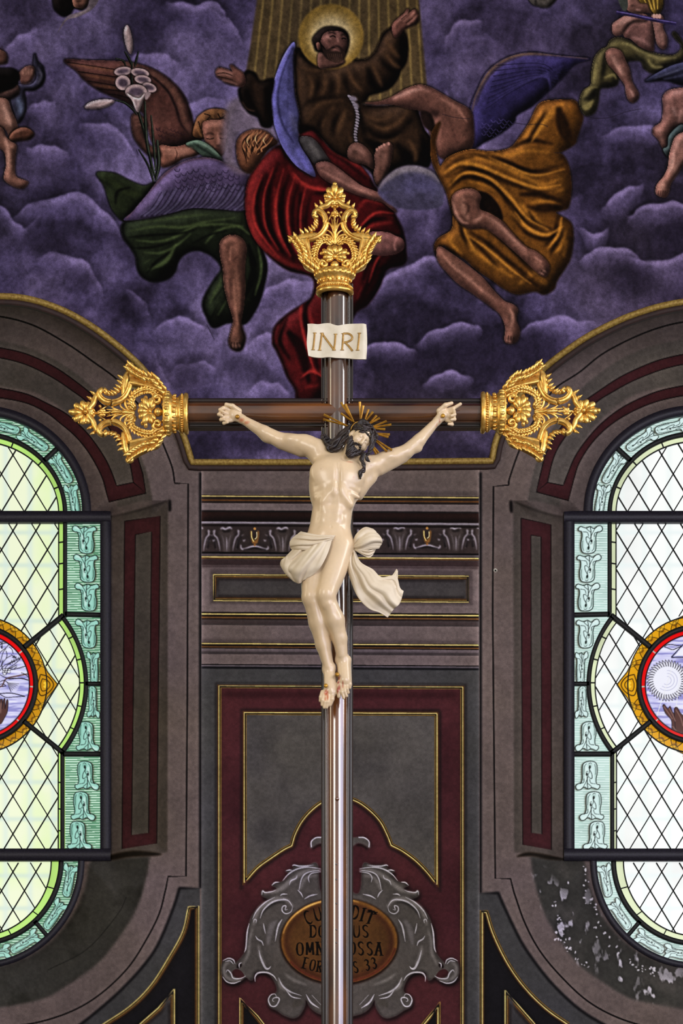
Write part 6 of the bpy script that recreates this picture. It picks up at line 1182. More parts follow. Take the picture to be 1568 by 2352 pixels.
# ------------------------------------------------------------------ carved figure: one continuous distance field
def J(u, v, z): p = P(u, v, DC - z * PX); return np.array([p[0] / PX, -p[2] / PX, float(z)])
def toworld(A): return np.column_stack([A[:, 0] * PX, DC - A[:, 2] * PX, -A[:, 1] * PX])
class Field:
    def __init__(s, lo, hi, h):
        s.lo = np.array(lo, float); s.h = h; s.n = np.ceil((np.array(hi) - s.lo) / h).astype(int) + 1; s.d = np.full(s.n, 30., np.float32)
    def _box(s, lo, hi):
        a = np.clip(np.floor((lo - s.lo) / s.h).astype(int), 0, s.n - 1); b = np.clip(np.ceil((hi - s.lo) / s.h).astype(int) + 1, 1, s.n)
        if (b <= a).any(): return None, None
        g = [(s.lo[k] + s.h * np.arange(a[k], b[k])).astype(np.float32) for k in range(3)]
        return tuple(slice(a[k], b[k]) for k in range(3)), (g[0][:, None, None], g[1][None, :, None], g[2][None, None, :])
    def merge(s, sl, e, k, cut=False):
        d = s.d[sl]
        if cut: e = -e; hh = np.clip(.5 - .5 * (d - e) / k, 0, 1) if k > 0 else None; s.d[sl] = d * (1 - hh) + e * hh + k * hh * (1 - hh); return
        hh = np.clip(.5 + .5 * (d - e) / k, 0, 1); s.d[sl] = d * (1 - hh) + e * hh - k * hh * (1 - hh)
    def cone(s, a, b, ra, rb, k=6, flat=1.0, bulge=0.0, cut=False):
        """limb segment tapering from ra to rb; bulge swells its middle"""
        a, b = np.asarray(a, float), np.asarray(b, float); m = max(ra, rb) + abs(bulge) + k + 3; sl, g = s._box(np.minimum(a, b) - m, np.maximum(a, b) + m)
        if sl is None: return
        d = b - a; L2 = max((d ** 2).sum(), 1e-6); t = np.clip(((g[0] - a[0]) * d[0] + (g[1] - a[1]) * d[1] + (g[2] - a[2]) * d[2]) / L2, 0, 1)
        e = np.sqrt((g[0] - a[0] - t * d[0]) ** 2 + (g[1] - a[1] - t * d[1]) ** 2 + ((g[2] - a[2] - t * d[2]) / flat) ** 2) - (ra + (rb - ra) * t + bulge * 4 * t * (1 - t)); s.merge(sl, e, k, cut)
    def chain(s, pts, rad, k=4):
        for i in range(len(pts) - 1): s.cone(pts[i], pts[i + 1], rad[i], rad[i + 1], k)
    def egg(s, c, r, k=6, ax=None, cut=False):
        c = np.asarray(c, float); r = np.asarray(r, float); m = r.max() + k + 3; sl, g = s._box(c - m, c + m)
        if sl is None: return
        q = [g[0] - c[0], g[1] - c[1], g[2] - c[2]]
        if ax is not None: ax = np.asarray(ax, float); q = [q[0] * ax[i, 0] + q[1] * ax[i, 1] + q[2] * ax[i, 2] for i in range(3)]
        k0 = np.sqrt((q[0] / r[0]) ** 2 + (q[1] / r[1]) ** 2 + (q[2] / r[2]) ** 2); k1 = np.sqrt((q[0] / r[0] ** 2) ** 2 + (q[1] / r[1] ** 2) ** 2 + (q[2] / r[2] ** 2) ** 2) + 1e-6
        s.merge(sl, k0 * (k0 - 1) / k1, k, cut)
    def surface(s):
        d = s.d; neg = d < 0; c = [neg[i:s.n[0] - 1 + i, j:s.n[1] - 1 + j, k:s.n[2] - 1 + k] for i in (0, 1) for j in (0, 1) for k in (0, 1)]
        anyn = c[0].copy(); alln = c[0].copy()
        for x in c[1:]: anyn |= x; alln &= x
        act = anyn & ~alln; I = np.argwhere(act); idx = np.full(act.shape, -1, np.int32); idx[act] = np.arange(len(I))
        off = np.array([(i, j, k) for i in (0, 1) for j in (0, 1) for k in (0, 1)]); val = np.stack([d[I[:, 0] + o[0], I[:, 1] + o[1], I[:, 2] + o[2]] for o in off], 1)
        acc = np.zeros((len(I), 3)); cnt = np.zeros(len(I))
        for a in range(8):
            for b in range(a + 1, 8):
                if np.abs(off[a] - off[b]).sum() != 1: continue
                m = (val[:, a] < 0) != (val[:, b] < 0); t = val[m, a] / (val[m, a] - val[m, b]); acc[m] += off[a] + (off[b] - off[a]) * t[:, None]; cnt[m] += 1
        V_ = s.lo + (I + acc / cnt[:, None]) * s.h; F_ = []
        for ax in range(3):
            sl0 = [slice(1, -1)] * 3; sl1 = [slice(1, -1)] * 3; sl0[ax] = slice(0, -1); sl1[ax] = slice(1, None); e0 = neg[tuple(sl0)]; e1 = neg[tuple(sl1)]
            E = np.argwhere(e0 != e1); sg = e0[tuple(E.T)]; E = E + 1; E[:, ax] -= 1; u_, v_ = (ax + 1) % 3, (ax + 2) % 3; q = []
            for du, dv in ((1, 1), (0, 1), (0, 0), (1, 0)):
                X = E.copy(); X[:, u_] -= du; X[:, v_] -= dv; q.append(idx[X[:, 0], X[:, 1], X[:, 2]])
            q = np.stack(q, 1); ok = (q >= 0).all(1); q = q[ok]; sg = sg[ok]; q[~sg] = q[~sg][:, ::-1]; F_.append(q)
        return V_, np.vstack(F_)
lo = np.minimum(J(490, 905, 25), J(1070, 905, 25)) - 6; hi = np.maximum(J(1070, 1645, 20), J(490, 1645, 150)) + 6
lo[2] = 14; hi[2] = 150; hi[1] = J(780, 1645, 90)[1] + 10; lo[1] = min(J(800, 905, 90)[1], J(800, 905, 30)[1]) - 6
BF = Field(lo, hi, 1.5)
# trunk
BF.egg(J(774, 1096, 74), (59, 54, 38), 10); BF.egg(J(770, 1128, 72), (54, 46, 36), 12); BF.cone(J(764, 1165, 70), J(757, 1215, 68), 45, 46, 14, .72)
BF.egg(J(756, 1246, 66), (54, 42, 38), 14); BF.cone(J(735, 1048, 66), J(830, 1066, 66), 24, 24, 16, .85); BF.cone(J(792, 1068, 66), J(806, 1030, 82), 21, 17, 9)
BF.egg(J(746, 1084, 92), (32, 24, 12), 20); BF.egg(J(806, 1092, 92), (30, 24, 12), 20)                          # chest
for s_, x, dy in ((1, 742, 0), (-1, 806, 4)):                                                                  # arch of the ribs
    BF.cone(J(774 + s_ * -4, 1124 + dy, 101), J(x + s_ * 2, 1154 + dy, 95), 7, 6, 20)
    for i, y in enumerate((1108, 1122, 1136)): BF.cone(J(x - s_ * 17, y + 6, 88), J(x + s_ * 2, y - 3, 99), 3.0, 2.4, 9)
    BF.cone(J(774 - s_ * 8, 1146 + dy, 113), J(x - s_ * 2, 1172 + dy, 106), 3, 3, 14, cut=True)
for i, y in enumerate((1150, 1172, 1194)):
    for x in (751 - i * 1.5, 777 - i * 2): BF.egg(J(x, y, 95 - i), (13, 11.5, 8), 9)
BF.egg(J(758, 1222, 96), (24, 18, 9), 10); BF.egg(J(760, 1209, 108), (2.6, 3.4, 4), 2.5, cut=True)
BF.egg(J(776, 1110, 116), (3, 34, 7), 10, cut=True); BF.egg(J(792, 1052, 104), (7, 6, 6), 5, cut=True)
BF.cone(J(786, 1058, 92), J(742, 1044, 82), 4, 5, 6); BF.cone(J(800, 1060, 92), J(838, 1058, 84), 4, 5, 6)           # collar bones
BF.cone(J(790, 1056, 96), J(798, 1026, 92), 5, 6, 5)
BF.egg(J(724, 1120, 62), (14, 40, 26), 10); BF.egg(J(826, 1112, 62), (13, 36, 26), 10)
# arms
BF.cone(J(728, 1034, 64), J(700, 1022, 62), 25, 22, 10); BF.cone(J(706, 1023, 62), J(640, 1010, 54), 20, 15, 8, 1, 2); BF.cone(J(640, 1010, 54), J(606, 993, 50), 15.5, 14, 6, 1, 1); BF.cone(J(606, 993, 50), J(557, 963, 44), 14.5, 8.8, 6)
BF.egg(J(676, 1009, 70), (20, 8, 9), 8); BF.egg(J(618, 1007, 48), (17, 10, 10), 7); BF.cone(J(646, 1022, 50), J(690, 1036, 56), 9, 12, 8)
BF.cone(J(836, 1078, 64), J(856, 1070, 62), 24, 21, 10); BF.cone(J(852, 1070, 62), J(932, 1038, 54), 20, 15, 8, 1, 2); BF.cone(J(932, 1038, 54), J(962, 1012, 50), 15, 13.5, 6, 1, 1); BF.cone(J(962, 1012, 50), J(1003, 967, 44), 14, 8.6, 6)
BF.egg(J(890, 1048, 70), (20, 8, 9), 8); BF.egg(J(954, 1030, 48), (15, 10, 10), 7); BF.cone(J(925, 1054, 50), J(872, 1080, 56), 9, 12, 8); BF.cone(J(852, 1098, 60), J(830, 1120, 62), 13, 14, 12)
# hands: palm, thumb and four curled fingers each
BF.cone(J(556, 963, 42), J(538, 953, 42), 10, 12.5, 5, .72); BF.egg(J(535, 953, 41), (12, 14, 7.5), 5)
BF.chain([J(549, 944, 44), J(534, 933, 50), J(519, 929, 50)], [6.5, 5.2, 4.2], 3)
for f in ([(530, 944, 41), (513, 937, 48), (505, 941, 57), (512, 946, 61)], [(527, 951, 41), (508, 947, 50), (502, 952, 59), (510, 955, 63)], [(528, 958, 41), (511, 959, 50), (507, 964, 57), (515, 964, 61)], [(532, 965, 41), (518, 968, 48), (514, 972, 53), (522, 970, 57)]): BF.chain([J(*q) for q in f], [5.0, 4.4, 3.8, 3.2], 1.4)
BF.cone(J(1004, 967, 42), J(1017, 952, 42), 9.5, 12, 5, .72); BF.egg(J(1020, 951, 41), (12, 14, 7.5), 5)
BF.chain([J(1008, 944, 44), J(1022, 931, 50), J(1037, 926, 50)], [6.5, 5.0, 4.0], 3)
for f in ([(1027, 942, 41), (1041, 938, 48), (1057, 928, 50)], [(1030, 949, 41), (1042, 945, 50), (1044, 952, 58), (1036, 955, 61)], [(1030, 957, 41), (1042, 957, 50), (1044, 963, 57), (1036, 964, 60)], [(1026, 965, 41), (1036, 969, 48), (1038, 975, 53), (1030, 974, 56)]): BF.chain([J(*q) for q in f], [5.0, 4.2, 3.7, 3.0], 1.4)
# legs: the left knee crosses in front of the right
BF.cone(J(728, 1262, 66), J(716, 1368, 88), 37, 23, 10, 1, 1); BF.egg(J(716, 1372, 93), (17, 20, 15), 11); BF.cone(J(717, 1376, 86), J(732, 1430, 72), 21, 22, 8); BF.cone(J(732, 1430, 72), J(742, 1480, 62), 22, 17, 8); BF.cone(J(742, 1480, 62), J(755, 1534, 54), 17, 11.5, 7); BF.cone(J(720, 1385, 100), J(752, 1530, 62), 6, 6, 8)
BF.cone(J(778, 1258, 72), J(750, 1362, 104), 36, 22, 9, 1, 2); BF.egg(J(748, 1366, 110), (17, 19, 13), 11); BF.egg(J(748, 1388, 107), (9, 10, 9), 9); BF.cone(J(749, 1372, 102), J(768, 1424, 86), 19.5, 22, 7); BF.cone(J(768, 1424, 86), J(780, 1466, 72), 22, 16.5, 7); BF.cone(J(780, 1466, 72), J(786, 1512, 60), 16.5, 12.5, 6); BF.cone(J(755, 1388, 112), J(782, 1505, 70), 6, 5.5, 7)
BF.egg(J(801, 1516, 54), (6, 9, 8), 8); BF.egg(J(775, 1515, 56), (5, 8, 8), 8); BF.egg(J(745, 1539, 52), (5, 8, 7), 8); BF.egg(J(764, 1535, 54), (5, 8, 8), 8)
# feet with separate toes
BF.cone(J(788, 1518, 58), J(791, 1562, 66), 14.5, 14, 6, .8); BF.cone(J(794, 1530, 50), J(797, 1572, 58), 12, 11, 6, .8); BF.egg(J(790, 1572, 64), (17, 11, 8), 5)
for f, r in ([[(779, 1568, 66), (777, 1586, 70), (778, 1600, 68)], (6, 5, 4.6)], [[(785, 1570, 68), (785, 1590, 73), (789, 1603, 70)], (4.8, 4.2, 3.8)], [[(790, 1570, 68), (791, 1588, 73), (796, 1599, 70)], (4.6, 4.1, 3.7)], [[(796, 1569, 66), (797, 1582, 71), (800, 1591, 68)], (4.6, 4.1, 3.6)], [[(802, 1562, 62), (804, 1572, 66), (803, 1580, 64)], (4.8, 4.2, 3.6)]): BF.chain([J(*q) for q in f], [x * .92 for x in r], 1.2)
BF.cone(J(756, 1536, 54), J(757, 1584, 62), 13, 13, 6, .8); BF.cone(J(760, 1556, 56), J(763, 1592, 62), 9.5, 9, 6, .9); BF.egg(J(753, 1592, 62), (16.5, 10, 8), 5)
for f, r in ([[(763, 1592, 63), (762, 1606, 66), (757, 1619, 64)], (7.2, 6.4, 5.2)], [[(755, 1594, 66), (752, 1612, 70), (750, 1625, 67)], (4.8, 4.2, 3.8)], [[(749, 1594, 66), (746, 1612, 70), (744, 1625, 67)], (4.6, 4.1, 3.7)], [[(744, 1592, 65), (740, 1608, 69), (739, 1619, 66)], (4.6, 4, 3.6)], [[(740, 1589, 63), (736, 1601, 66), (735, 1610, 64)], (4.8, 4.2, 3.6)]): BF.chain([J(*q) for q in f], [x * .92 for x in r], 1.2)
# head, sunk on the left shoulder: axes right / up / forward
hf = np.array([.34, .34, .88]); hf /= np.linalg.norm(hf); hu = np.array([.68, -.72, .06]); hu -= hf * (hu @ hf); hu /= np.linalg.norm(hu); hr = np.cross(hu, hf); hr = hr if hr[0] > 0 else -hr
HC = J(825.5, 1010, 97); AX = np.array([hr, hu, hf])
def H(r, u, f): return HC + hr * r + hu * u + hf * f
BF.egg(H(0, 6, -4), (24, 29, 29), 4, AX); BF.egg(H(0, -10, 6), (18.5, 25, 19), 5, AX); BF.egg(H(0, -27, 13), (9.5, 9, 9), 6, AX)
for s_ in (1, -1):
    BF.egg(H(s_ * 11, -9, 17), (7.5, 6.5, 6.5), 6, AX); BF.egg(H(s_ * 8.5, 2, 26), (6, 4.2, 5), 3, AX, True); BF.egg(H(s_ * 8.5, .8, 20.5), (5.4, 3.8, 4.4), 1.5, AX); BF.cone(H(s_ * 4, 6.5, 24), H(s_ * 14, 5.5, 19), 2.6, 2.2, 3); BF.cone(H(s_ * 4.5, -1.2, 24), H(s_ * 12, -1.4, 21), .9, .7, .8)
    BF.egg(H(s_ * 23, -4, -2), (3.4, 8, 6), 2, AX); BF.egg(H(s_ * 3.6, -11, 28), (2.6, 2.4, 3), 2, AX)
BF.cone(H(0, 6, 25), H(0, -9, 31.5), 2.6, 3.7, 3); BF.egg(H(0, -10.5, 31), (3.4, 3, 3.4), 2, AX)
BF.cone(H(-5.5, -18.6, 24.5), H(5.5, -18.6, 24.5), 2.0, 2.0, 2); BF.cone(H(-4.5, -22.4, 24.5), H(4.5, -22.4, 24.5), 2.3, 2.3, 2); BF.cone(H(-5, -20.5, 28), H(5, -20.5, 28), 1.0, 1.0, .8)
Vb, Fb = BF.surface(); del BF
Wb = toworld(Vb)
me = mesh_np('crucified_figure', Wb, Fb)
skin = np.empty((len(Vb), 3), np.float32); skin[:] = np.array([212, 187, 150]) / 255.
q = (np.sin(Vb[:, 0] * .11) + np.sin(Vb[:, 1] * .083 + 1) + np.sin(Vb[:, 2] * .13 + Vb[:, 0] * .05)) / 3; skin *= (1 + .03 * q)[:, None]
def stain(u, v, z, r, c, a=1.0, sx=1.0, sy=1.0):
    p = J(u, v, z); d2 = ((Vb[:, 0] - p[0]) / sx) ** 2 + ((Vb[:, 1] - p[1]) / sy) ** 2 + ((Vb[:, 2] - p[2]) * .5) ** 2; w = (np.clip(1.6 - np.sqrt(d2) / r, 0, 1) * a)[:, None]
    skin[:] = skin * (1 - w) + np.array(c, np.float32) / 255 * w
RED, PINK = (128, 26, 14), (206, 150, 122)
for a in [(776, 1556, 76, 4, RED, .95), (776, 1566, 76, 3.2, RED, .9), (779, 1578, 76, 2.2, RED, .8, 1, 3), (787, 1572, 76, 1.6, RED, .7, 1, 4), (775, 1585, 74, 1.8, RED, .7, 1, 4), (749, 1590, 74, 4, (172, 66, 28), .9, 1, 1.5), (752, 1600, 74, 2, (186, 88, 50), .8, 1, 3), (747, 1604, 74, 1.6, (190, 96, 60), .7, 1, 3),
          (553, 963, 56, 4, (176, 84, 48), .7, 1.6, 1), (566, 970, 56, 3, (190, 100, 62), .6, 2, 1), (545, 960, 56, 3, (150, 60, 30), .8), (1010, 966, 56, 3, RED, .8, .7, 1.8), (1003, 978, 56, 3, (184, 90, 66), .6, .6, 2), (1014, 956, 56, 3, (150, 60, 30), .7),
          (750, 1036, 100, 1.6, RED, .6, 1, 3), (743, 1038, 100, 1.4, RED, .5, 1, 2.6), (850, 1052, 90, 2.5, RED, .5), (852, 1068, 88, 1.5, RED, .4), (806, 1108, 112, 1.3, RED, .7, 1, 1.6), (737, 1078, 106, 1.5, (150, 110, 88), .6), (812, 1096, 108, 1.8, PINK, .5), (800, 1062, 104, 1.4, (150, 60, 40), .6, 6, 1)]: stain(*a)
cav = None
set_colors(me, skin)
M_SKIN = paint_mat('polychrome_flesh', .34, .45, .03, 60, .0)
_b = M_SKIN.node_tree.nodes['Principled BSDF']; _b.inputs['Coat Weight'].default_value = .35; _b.inputs['Coat Roughness'].default_value = .16; _b.inputs['Subsurface Weight'].default_value = .08; _b.inputs['Subsurface Radius'].default_value = (.02, .012, .006)
FG = link('crucified_figure', me, None, M_SKIN)
tag(FG, 'pale carved figure nailed to the dark cross with rayed halo and white loincloth', 'statue')
# ---- hair, beard, crown
M_HAIR = plain_mat('painted_hair', (24, 17, 15), (48, 35, 31), .45, 0, 30, .5, .1); M_BRASS = plain_mat('gilt_rays', (150, 106, 30), (196, 148, 54), .38, .55, 40)
hair = Pile(); rr = random.Random(5)
def strand(pl, pts, r=3.2, k=7):
    q = smooth(np.array(pts), False, 8); t = np.linspace(0, 1, len(q)); ph = rr.uniform(0, 6); L_ = np.linalg.norm(np.diff(q, axis=0), axis=1).sum()
    d = np.gradient(q, axis=0); n_ = np.stack([-d[:, 1], d[:, 0], d[:, 2] * 0], 1); n_ /= np.linalg.norm(n_, axis=1, keepdims=True) + 1e-6
    q = q + n_ * (1.5 * np.sin(t * L_ / 4.2 + ph) * np.minimum(1, 4 * t))[:, None]; q[:, 2] += 1.5 * np.cos(t * L_ / 4.2 + ph)
    pl.add(*tube(toworld(q), np.array([r * .55, r, r, r * .8, r * .35]) * PX, k))
for i in range(60):                                                         # cap of locks flowing back from the brow
    a = -1.75 + 3.5 * (i % 46) / 45 + (.04 if i > 45 else 0); l = []
    for t in np.linspace(0, 1, 6):
        ph = .35 + 1.75 * t; r_, u_, f_ = 26.5 * math.sin(a) * math.sin(ph + .25), 8 + 29 * math.cos(ph - .55), 24 * math.cos(a) * math.sin(ph + .1) - 12 * t
        l.append(H(r_ + rr.uniform(-1, 1), min(u_, 37) - 6 * abs(math.sin(a)) * t, f_ * (1 - 1.5 * t) + 2))
    strand(hair, l, 2.8)
V_, F_ = blob((0, 0, 0), (25, 23.5, 25.5), AX, 14); hair.add(toworld(V_ + H(0, 13, -4)), F_)
for i in range(54):                                                         # loose curls over the crown and temples
    a = rr.uniform(-1.9, 1.9); e = rr.uniform(.15, 1.25); l = []
    for t in np.linspace(0, 1, 5):
        ee = e - .5 * t; aa = a + .35 * t * (1 if a > 0 else -1); l.append(H(27 * math.sin(aa) * math.cos(ee), 12 + 25 * math.sin(ee), -3 + 27 * math.cos(aa) * math.cos(ee)))
    strand(hair, l, 2.6)
for i in range(15):                                                         # heavy mass falling over the right shoulder
    o = i * 2.3; z = 84 + rr.uniform(-8, 12)
    strand(hair, [J(806 - o * .3, 975 + o * .5, 100), J(790 - o * .2, 988 + o * .5, z), J(776 - o * .25, 1004 + o * .6, z), J(762 - o * .1, 1016 + o * .5, z - 2), J(748 + o * .15, 1014 + o * .45, z - 4), J(739 + o * .5, 1003 + o * .5, z - 6), J(746 + o * .6, 997 + o * .5, z - 6)], 4.4)
for i in range(7): o = i * 1.8; strand(hair, [J(800, 992 + o, 104), J(792 - o * .4, 1006 + o, 100), J(787 - o, 1020 + o, 98), J(776 - o, 1030 + o * .6, 96), J(764 - o, 1028 + o * .5, 92)], 3.6)
for i in range(7): o = i * 1.7; strand(hair, [J(838 + o * .5, 976 + o, 108), J(850 + o * .5, 988 + o, 112), J(855 - o * .2, 1004, 112), J(856 - o * .4, 1022, 110), J(850 - o * .3, 1038, 108), J(843 - o * .2, 1046, 106)], 3.2)
for i in range(5): o = i * 1.8; strand(hair, [J(840 - o, 1040, 106), J(834 - o, 1056, 108), J(831 + o, 1066, 110), J(838 - o * .5, 1074, 110), J(835 - o, 1082, 108), J(827 + o * .3, 1082, 108), J(826 + o * .4, 1092, 108), J(827, 1100, 106)], 3.0)
for i in range(3): strand(hair, [J(843, 1044 + i, 104), J(842 + i, 1054, 104), J(848, 1060 + i, 102)], 2.6)
ho = link('hair', hair.mesh('hair'), FG, M_HAIR); ho['label'] = 'long dark wavy hair'
br = Pile()
for i in range(34):
    a = -1.35 + 2.7 * i / 33; s_, c_ = math.sin(a), math.cos(a)
    strand(br, [H(22 * s_, -8 - 6 * c_, 4 + 14 * c_), H(21 * s_, -17 - 5 * c_, 7 + 14 * c_), H(16 * s_, -27 - 3 * c_, 10 + 13 * c_), H(9 * s_ + rr.uniform(-2, 2), -38 - 4 * c_, 12 + 11 * c_), H(4 * s_ + rr.uniform(-2, 2), -46 - 5 * c_, 12 + 9 * c_)], 3.0)
for s_ in (1, -1):
    for i in range(4): strand(br, [H(s_ * 1, -14.4 - i * .7, 28.5), H(s_ * 5, -16.2 - i * .7, 27.5), H(s_ * 9, -20 - i, 23.5), H(s_ * 12, -26 - i, 19)], 1.6)
bo = link('beard', br.mesh('beard'), FG, M_HAIR)
cw = Pile()
for ph in (0, 2.1, 4.2):
    l = []
    for t in np.linspace(0, 2 * np.pi, 49): l.append(H(27.5 * math.sin(t) + 1.5 * math.sin(7 * t + ph), 17 + 2.6 * math.cos(6 * t + ph) + 3 * math.cos(t) * -1, 26 * math.cos(t) - 3 + 1.6 * math.cos(7 * t + ph)))
    cw.add(*tube(toworld(np.array(l)), 1.7 * PX, 6))
for i in range(22):
    t = i * 2 * math.pi / 22; b_ = H(27 * math.sin(t), 17, 26 * math.cos(t) - 3); cw.add(*tube(toworld(np.array([b_, b_ + hr * 5 * math.sin(t) + hu * rr.uniform(-4, 6) + hf * 5 * math.cos(t)])), [1.1 * PX, .2 * PX], 5))
link('crown_of_thorns', cw.mesh('crown_of_thorns'), FG, plain_mat('thorn_wood', (34, 30, 22), (58, 50, 34), .5, 0, 40))
# ---- rayed halo
hb = Pile(); hb.add(*tube(toworld(np.array([J(828 + 22 * math.cos(t), 988 + 20 * math.sin(t), 76) for t in np.linspace(0, 2 * math.pi, 33)])), 1.6 * PX, 6)); halo = link('halo', hb.mesh('halo'), FG, M_BRASS); halo['label'] = 'brass halo of straight ray bundles'
for bx, by, tips in ((800, 979, ((743, 952), (742, 963))), (813, 970, ((782.5, 924), (793, 928), (782, 949))), (828, 968, ((826, 922.5), (834, 931.5))), (836, 971, ((846, 940), (856.5, 945.5))), (845, 976, ((865, 954), (872, 959.5))), (847.5, 983, ((888, 967), (898.5, 975), (884.5, 986))), (850, 994, ((895, 998), (892, 1004))), (848, 1000, ((900, 1034), (889, 1037))), (845, 1010, ((869, 1040), (864, 1043)))):
    pl = Pile()
    for k, (tx, ty) in enumerate(tips):
        a, b = np.array([bx, by], float), np.array([tx, ty], float); d = (b - a) / np.linalg.norm(b - a); n_ = np.array([-d[1], d[0]]); z = 78 + k * 1.2
        q = [(*(a - n_ * 1.4), z), (*(a + n_ * 1.4), z), (*(b + n_ * 2.7), z + 2), (*(b - n_ * 2.7), z + 2)]; V_ = toworld(np.array([J(*x) for x in q] + [J(x[0], x[1], x[2] - 2.5) for x in q])); V_[[2, 3]] += (V_[[2, 3]] - V_[[1, 0]]) * .0
        mid = toworld(np.array([J(*a, z + 2.2), J(*b, z + 4)])); V_ = np.vstack([V_, mid]); pl.add(V_, [[0, 8, 9, 3], [8, 1, 2, 9], [4, 7, 6, 5], [0, 3, 7, 4], [1, 5, 6, 2], [3, 9, 2, 2], [7, 3, 2, 6], [0, 4, 5, 8], [1, 8, 5, 5]])
    o = link('halo_ray', pl.mesh('halo_ray'), halo, M_BRASS); o.data.polygons.foreach_set('use_smooth', np.zeros(len(o.data.polygons), bool))
# ---- nails
for u, v, z in ((545, 957, 50), (1017, 955, 50), (774, 1549, 78), (748, 1575, 74)):
    pl = Pile().add(*tube(toworld(np.array([J(u, v, z - 14), J(u, v, z + 2)])), 2.2 * PX, 8)); pl.add(*blob(toworld(J(u, v, z + 3)[None])[0], (5 * PX, 3 * PX, 5 * PX), None, 6)); link('nail', pl.mesh('nail'), FG, M_BRASS)
# ---- loincloth: lofted, folded sheets of real thickness
M_CLOTH = plain_mat('painted_linen', (206, 190, 162), (220, 206, 180), .5, 0, 12, .35, .04)
def loft(name, secs, n=44, m=40, folds=0.0, freq=5.0, th=.006, parent=None, along=0.0, seed=0):
    S_ = np.array([rs(smooth(np.array(s, float), False, 8), n) for s in secs]); S_ = np.array([rs_t(smooth(S_[:, q], False, 8), m) for q in range(n)]).transpose(1, 0, 2)
    t = np.linspace(0, 1, n)[None, :]; w = np.linspace(0, 1, m)[:, None]; r_ = np.random.default_rng(seed)
    ph = t * freq * 2 * np.pi + w * along; rip = np.sin(ph) + .45 * np.sin(2.1 * ph + 1.3 + 2 * w) + .25 * np.sin(3.7 * ph + 2 - 3 * w); rip = np.sign(rip) * np.abs(rip) ** .8
    S_[..., 2] += folds * rip * np.sin(np.clip(t * 1.1 + .02, 0, 1) * np.pi) ** .3
    A = np.array([J(*q) for q in S_.reshape(-1, 3)]); V_ = toworld(A); i, j = np.mgrid[0:m - 1, 0:n - 1]; a = (i * n + j).ravel()
    me = mesh_np(name, V_, np.stack([a, a + 1, a + n + 1, a + n], 1)); o = link(name, me, parent, M_CLOTH)
    md = o.modifiers.new('thick', 'SOLIDIFY'); md.thickness = th; md.offset = 0; sb = o.modifiers.new('sub', 'SUBSURF'); sb.levels = sb.render_levels = 1
    return o
def rs_t(p, n): d = np.r_[0, np.cumsum(np.linalg.norm(np.diff(p, axis=0), axis=1) + 1e-6)]; t = np.linspace(0, d[-1], n); return np.column_stack([np.interp(t, d, p[:, k]) for k in range(p.shape[1])])
rs = rs_t
lc = loft('loincloth', [[(672, 1262, 84), (700, 1256, 106), (735, 1244, 116), (764, 1234, 112)], [(655, 1280, 80), (688, 1282, 114), (725, 1272, 124), (754, 1268, 120)], [(647, 1290, 78), (670, 1306, 112), (706, 1304, 122), (740, 1297, 122)], [(650, 1304, 74), (676, 1324, 102), (704, 1322, 112), (728, 1312, 114)], [(662, 1318, 70), (684, 1340, 92), (700, 1331, 106), (717, 1321, 108)]], folds=5.5, freq=1.7, along=3.4, parent=FG)
lc['label'] = 'white loincloth in deep folds'
def sub(*a, **k): o = loft(*a, parent=lc, **k); return o
sub('waist_fold', [[(691, 1221, 78), (668, 1240, 84), (666, 1256, 84), (676, 1268, 82)], [(704, 1224, 98), (690, 1238, 108), (686, 1254, 110), (690, 1264, 104)], [(730, 1229, 108), (724, 1238, 117), (719, 1250, 118), (716, 1262, 113)], [(754, 1230, 110), (750, 1236, 116), (745, 1243, 117), (740, 1250, 115)], [(770, 1230, 106), (768, 1233, 109), (766, 1237, 110), (764, 1240, 108)]], folds=3.0, freq=3.4, along=1.2)
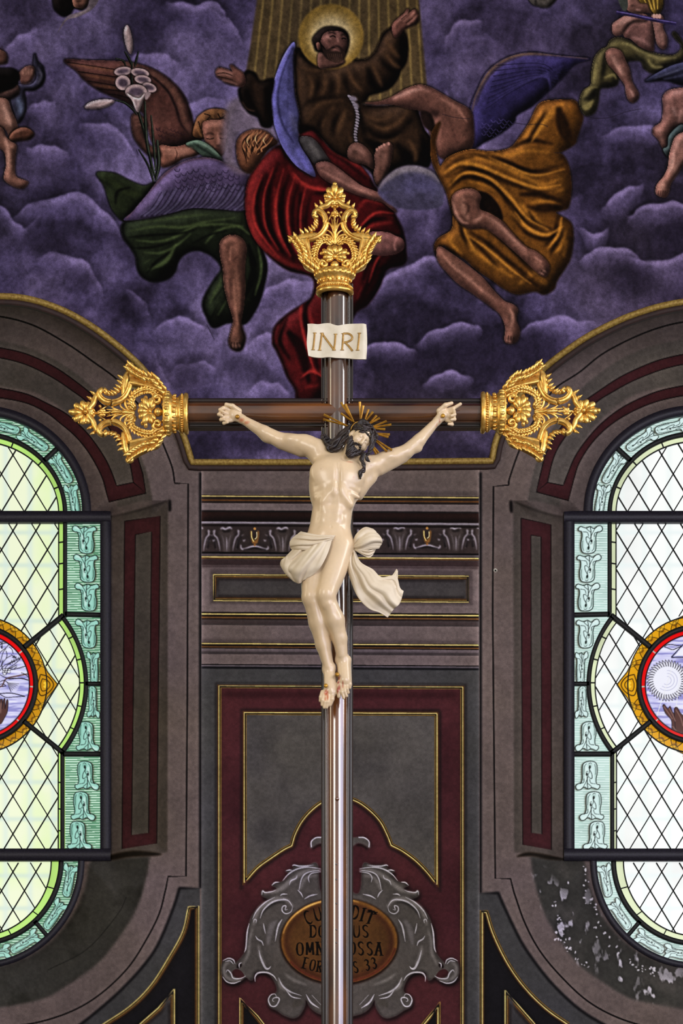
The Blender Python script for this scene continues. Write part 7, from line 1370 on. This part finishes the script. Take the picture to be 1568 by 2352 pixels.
sub('side_fold', [[(668, 1274, 84), (655, 1280, 90), (646, 1286, 84)], [(672, 1292, 100), (652, 1300, 96), (644, 1296, 76)], [(676, 1318, 100), (658, 1318, 92), (648, 1304, 72)], [(687, 1342, 92), (676, 1336, 90), (662, 1322, 72)]], folds=1.6, freq=1.2, n=24, m=24)
for i, (s, f) in enumerate([([[(811, 1248, 74), (812, 1254, 80), (811, 1262, 76)], [(817, 1228, 84), (830, 1246, 102), (826, 1268, 88)], [(836, 1212, 84), (852, 1236, 104), (850, 1262, 90)], [(858, 1217, 80), (874, 1238, 94), (869, 1260, 84)], [(862, 1224, 74), (877, 1244, 86), (868, 1258, 78)]], 3.2), ([[(811, 1256, 72), (812, 1262, 76)], [(826, 1262, 88), (828, 1272, 86)], [(846, 1264, 90), (846, 1281, 84)], [(864, 1260, 80), (856, 1274, 78)]], 2.4), ([[(812, 1250, 70), (812, 1256, 72)], [(824, 1222, 74), (836, 1248, 84)], [(838, 1211, 72), (858, 1236, 84)], [(858, 1216, 68), (872, 1240, 80)]], 2.0)]):
    sub('hip_knot', s, folds=f, freq=2.0, n=30, m=26, along=1.0)
sub('flying_tail', [[(803, 1258, 76), (808, 1262, 82), (814, 1264, 76)], [(797, 1298, 80), (812, 1296, 96), (828, 1292, 84)], [(806, 1334, 82), (828, 1326, 100), (856, 1308, 86)], [(822, 1372, 84), (848, 1352, 100), (876, 1326, 86)], [(846, 1398, 84), (868, 1376, 98), (894, 1350, 92), (908, 1322, 82)], [(872, 1408, 80), (890, 1388, 90), (908, 1368, 88), (918, 1350, 80)], [(890, 1419, 76), (904, 1400, 82), (918, 1386, 82), (927, 1358, 76)]], folds=6.5, freq=1.35, n=50, m=50, along=3.6)
sub('flying_tail_tip', [[(868, 1322, 84), (884, 1336, 88), (896, 1352, 86)], [(886, 1332, 82), (896, 1338, 86), (908, 1352, 84)], [(900, 1322, 78), (905, 1328, 80), (912, 1348, 80)], [(911, 1307, 72), (912, 1309, 73), (913, 1312, 74)]], folds=1.5, freq=1.4, n=24, m=24)
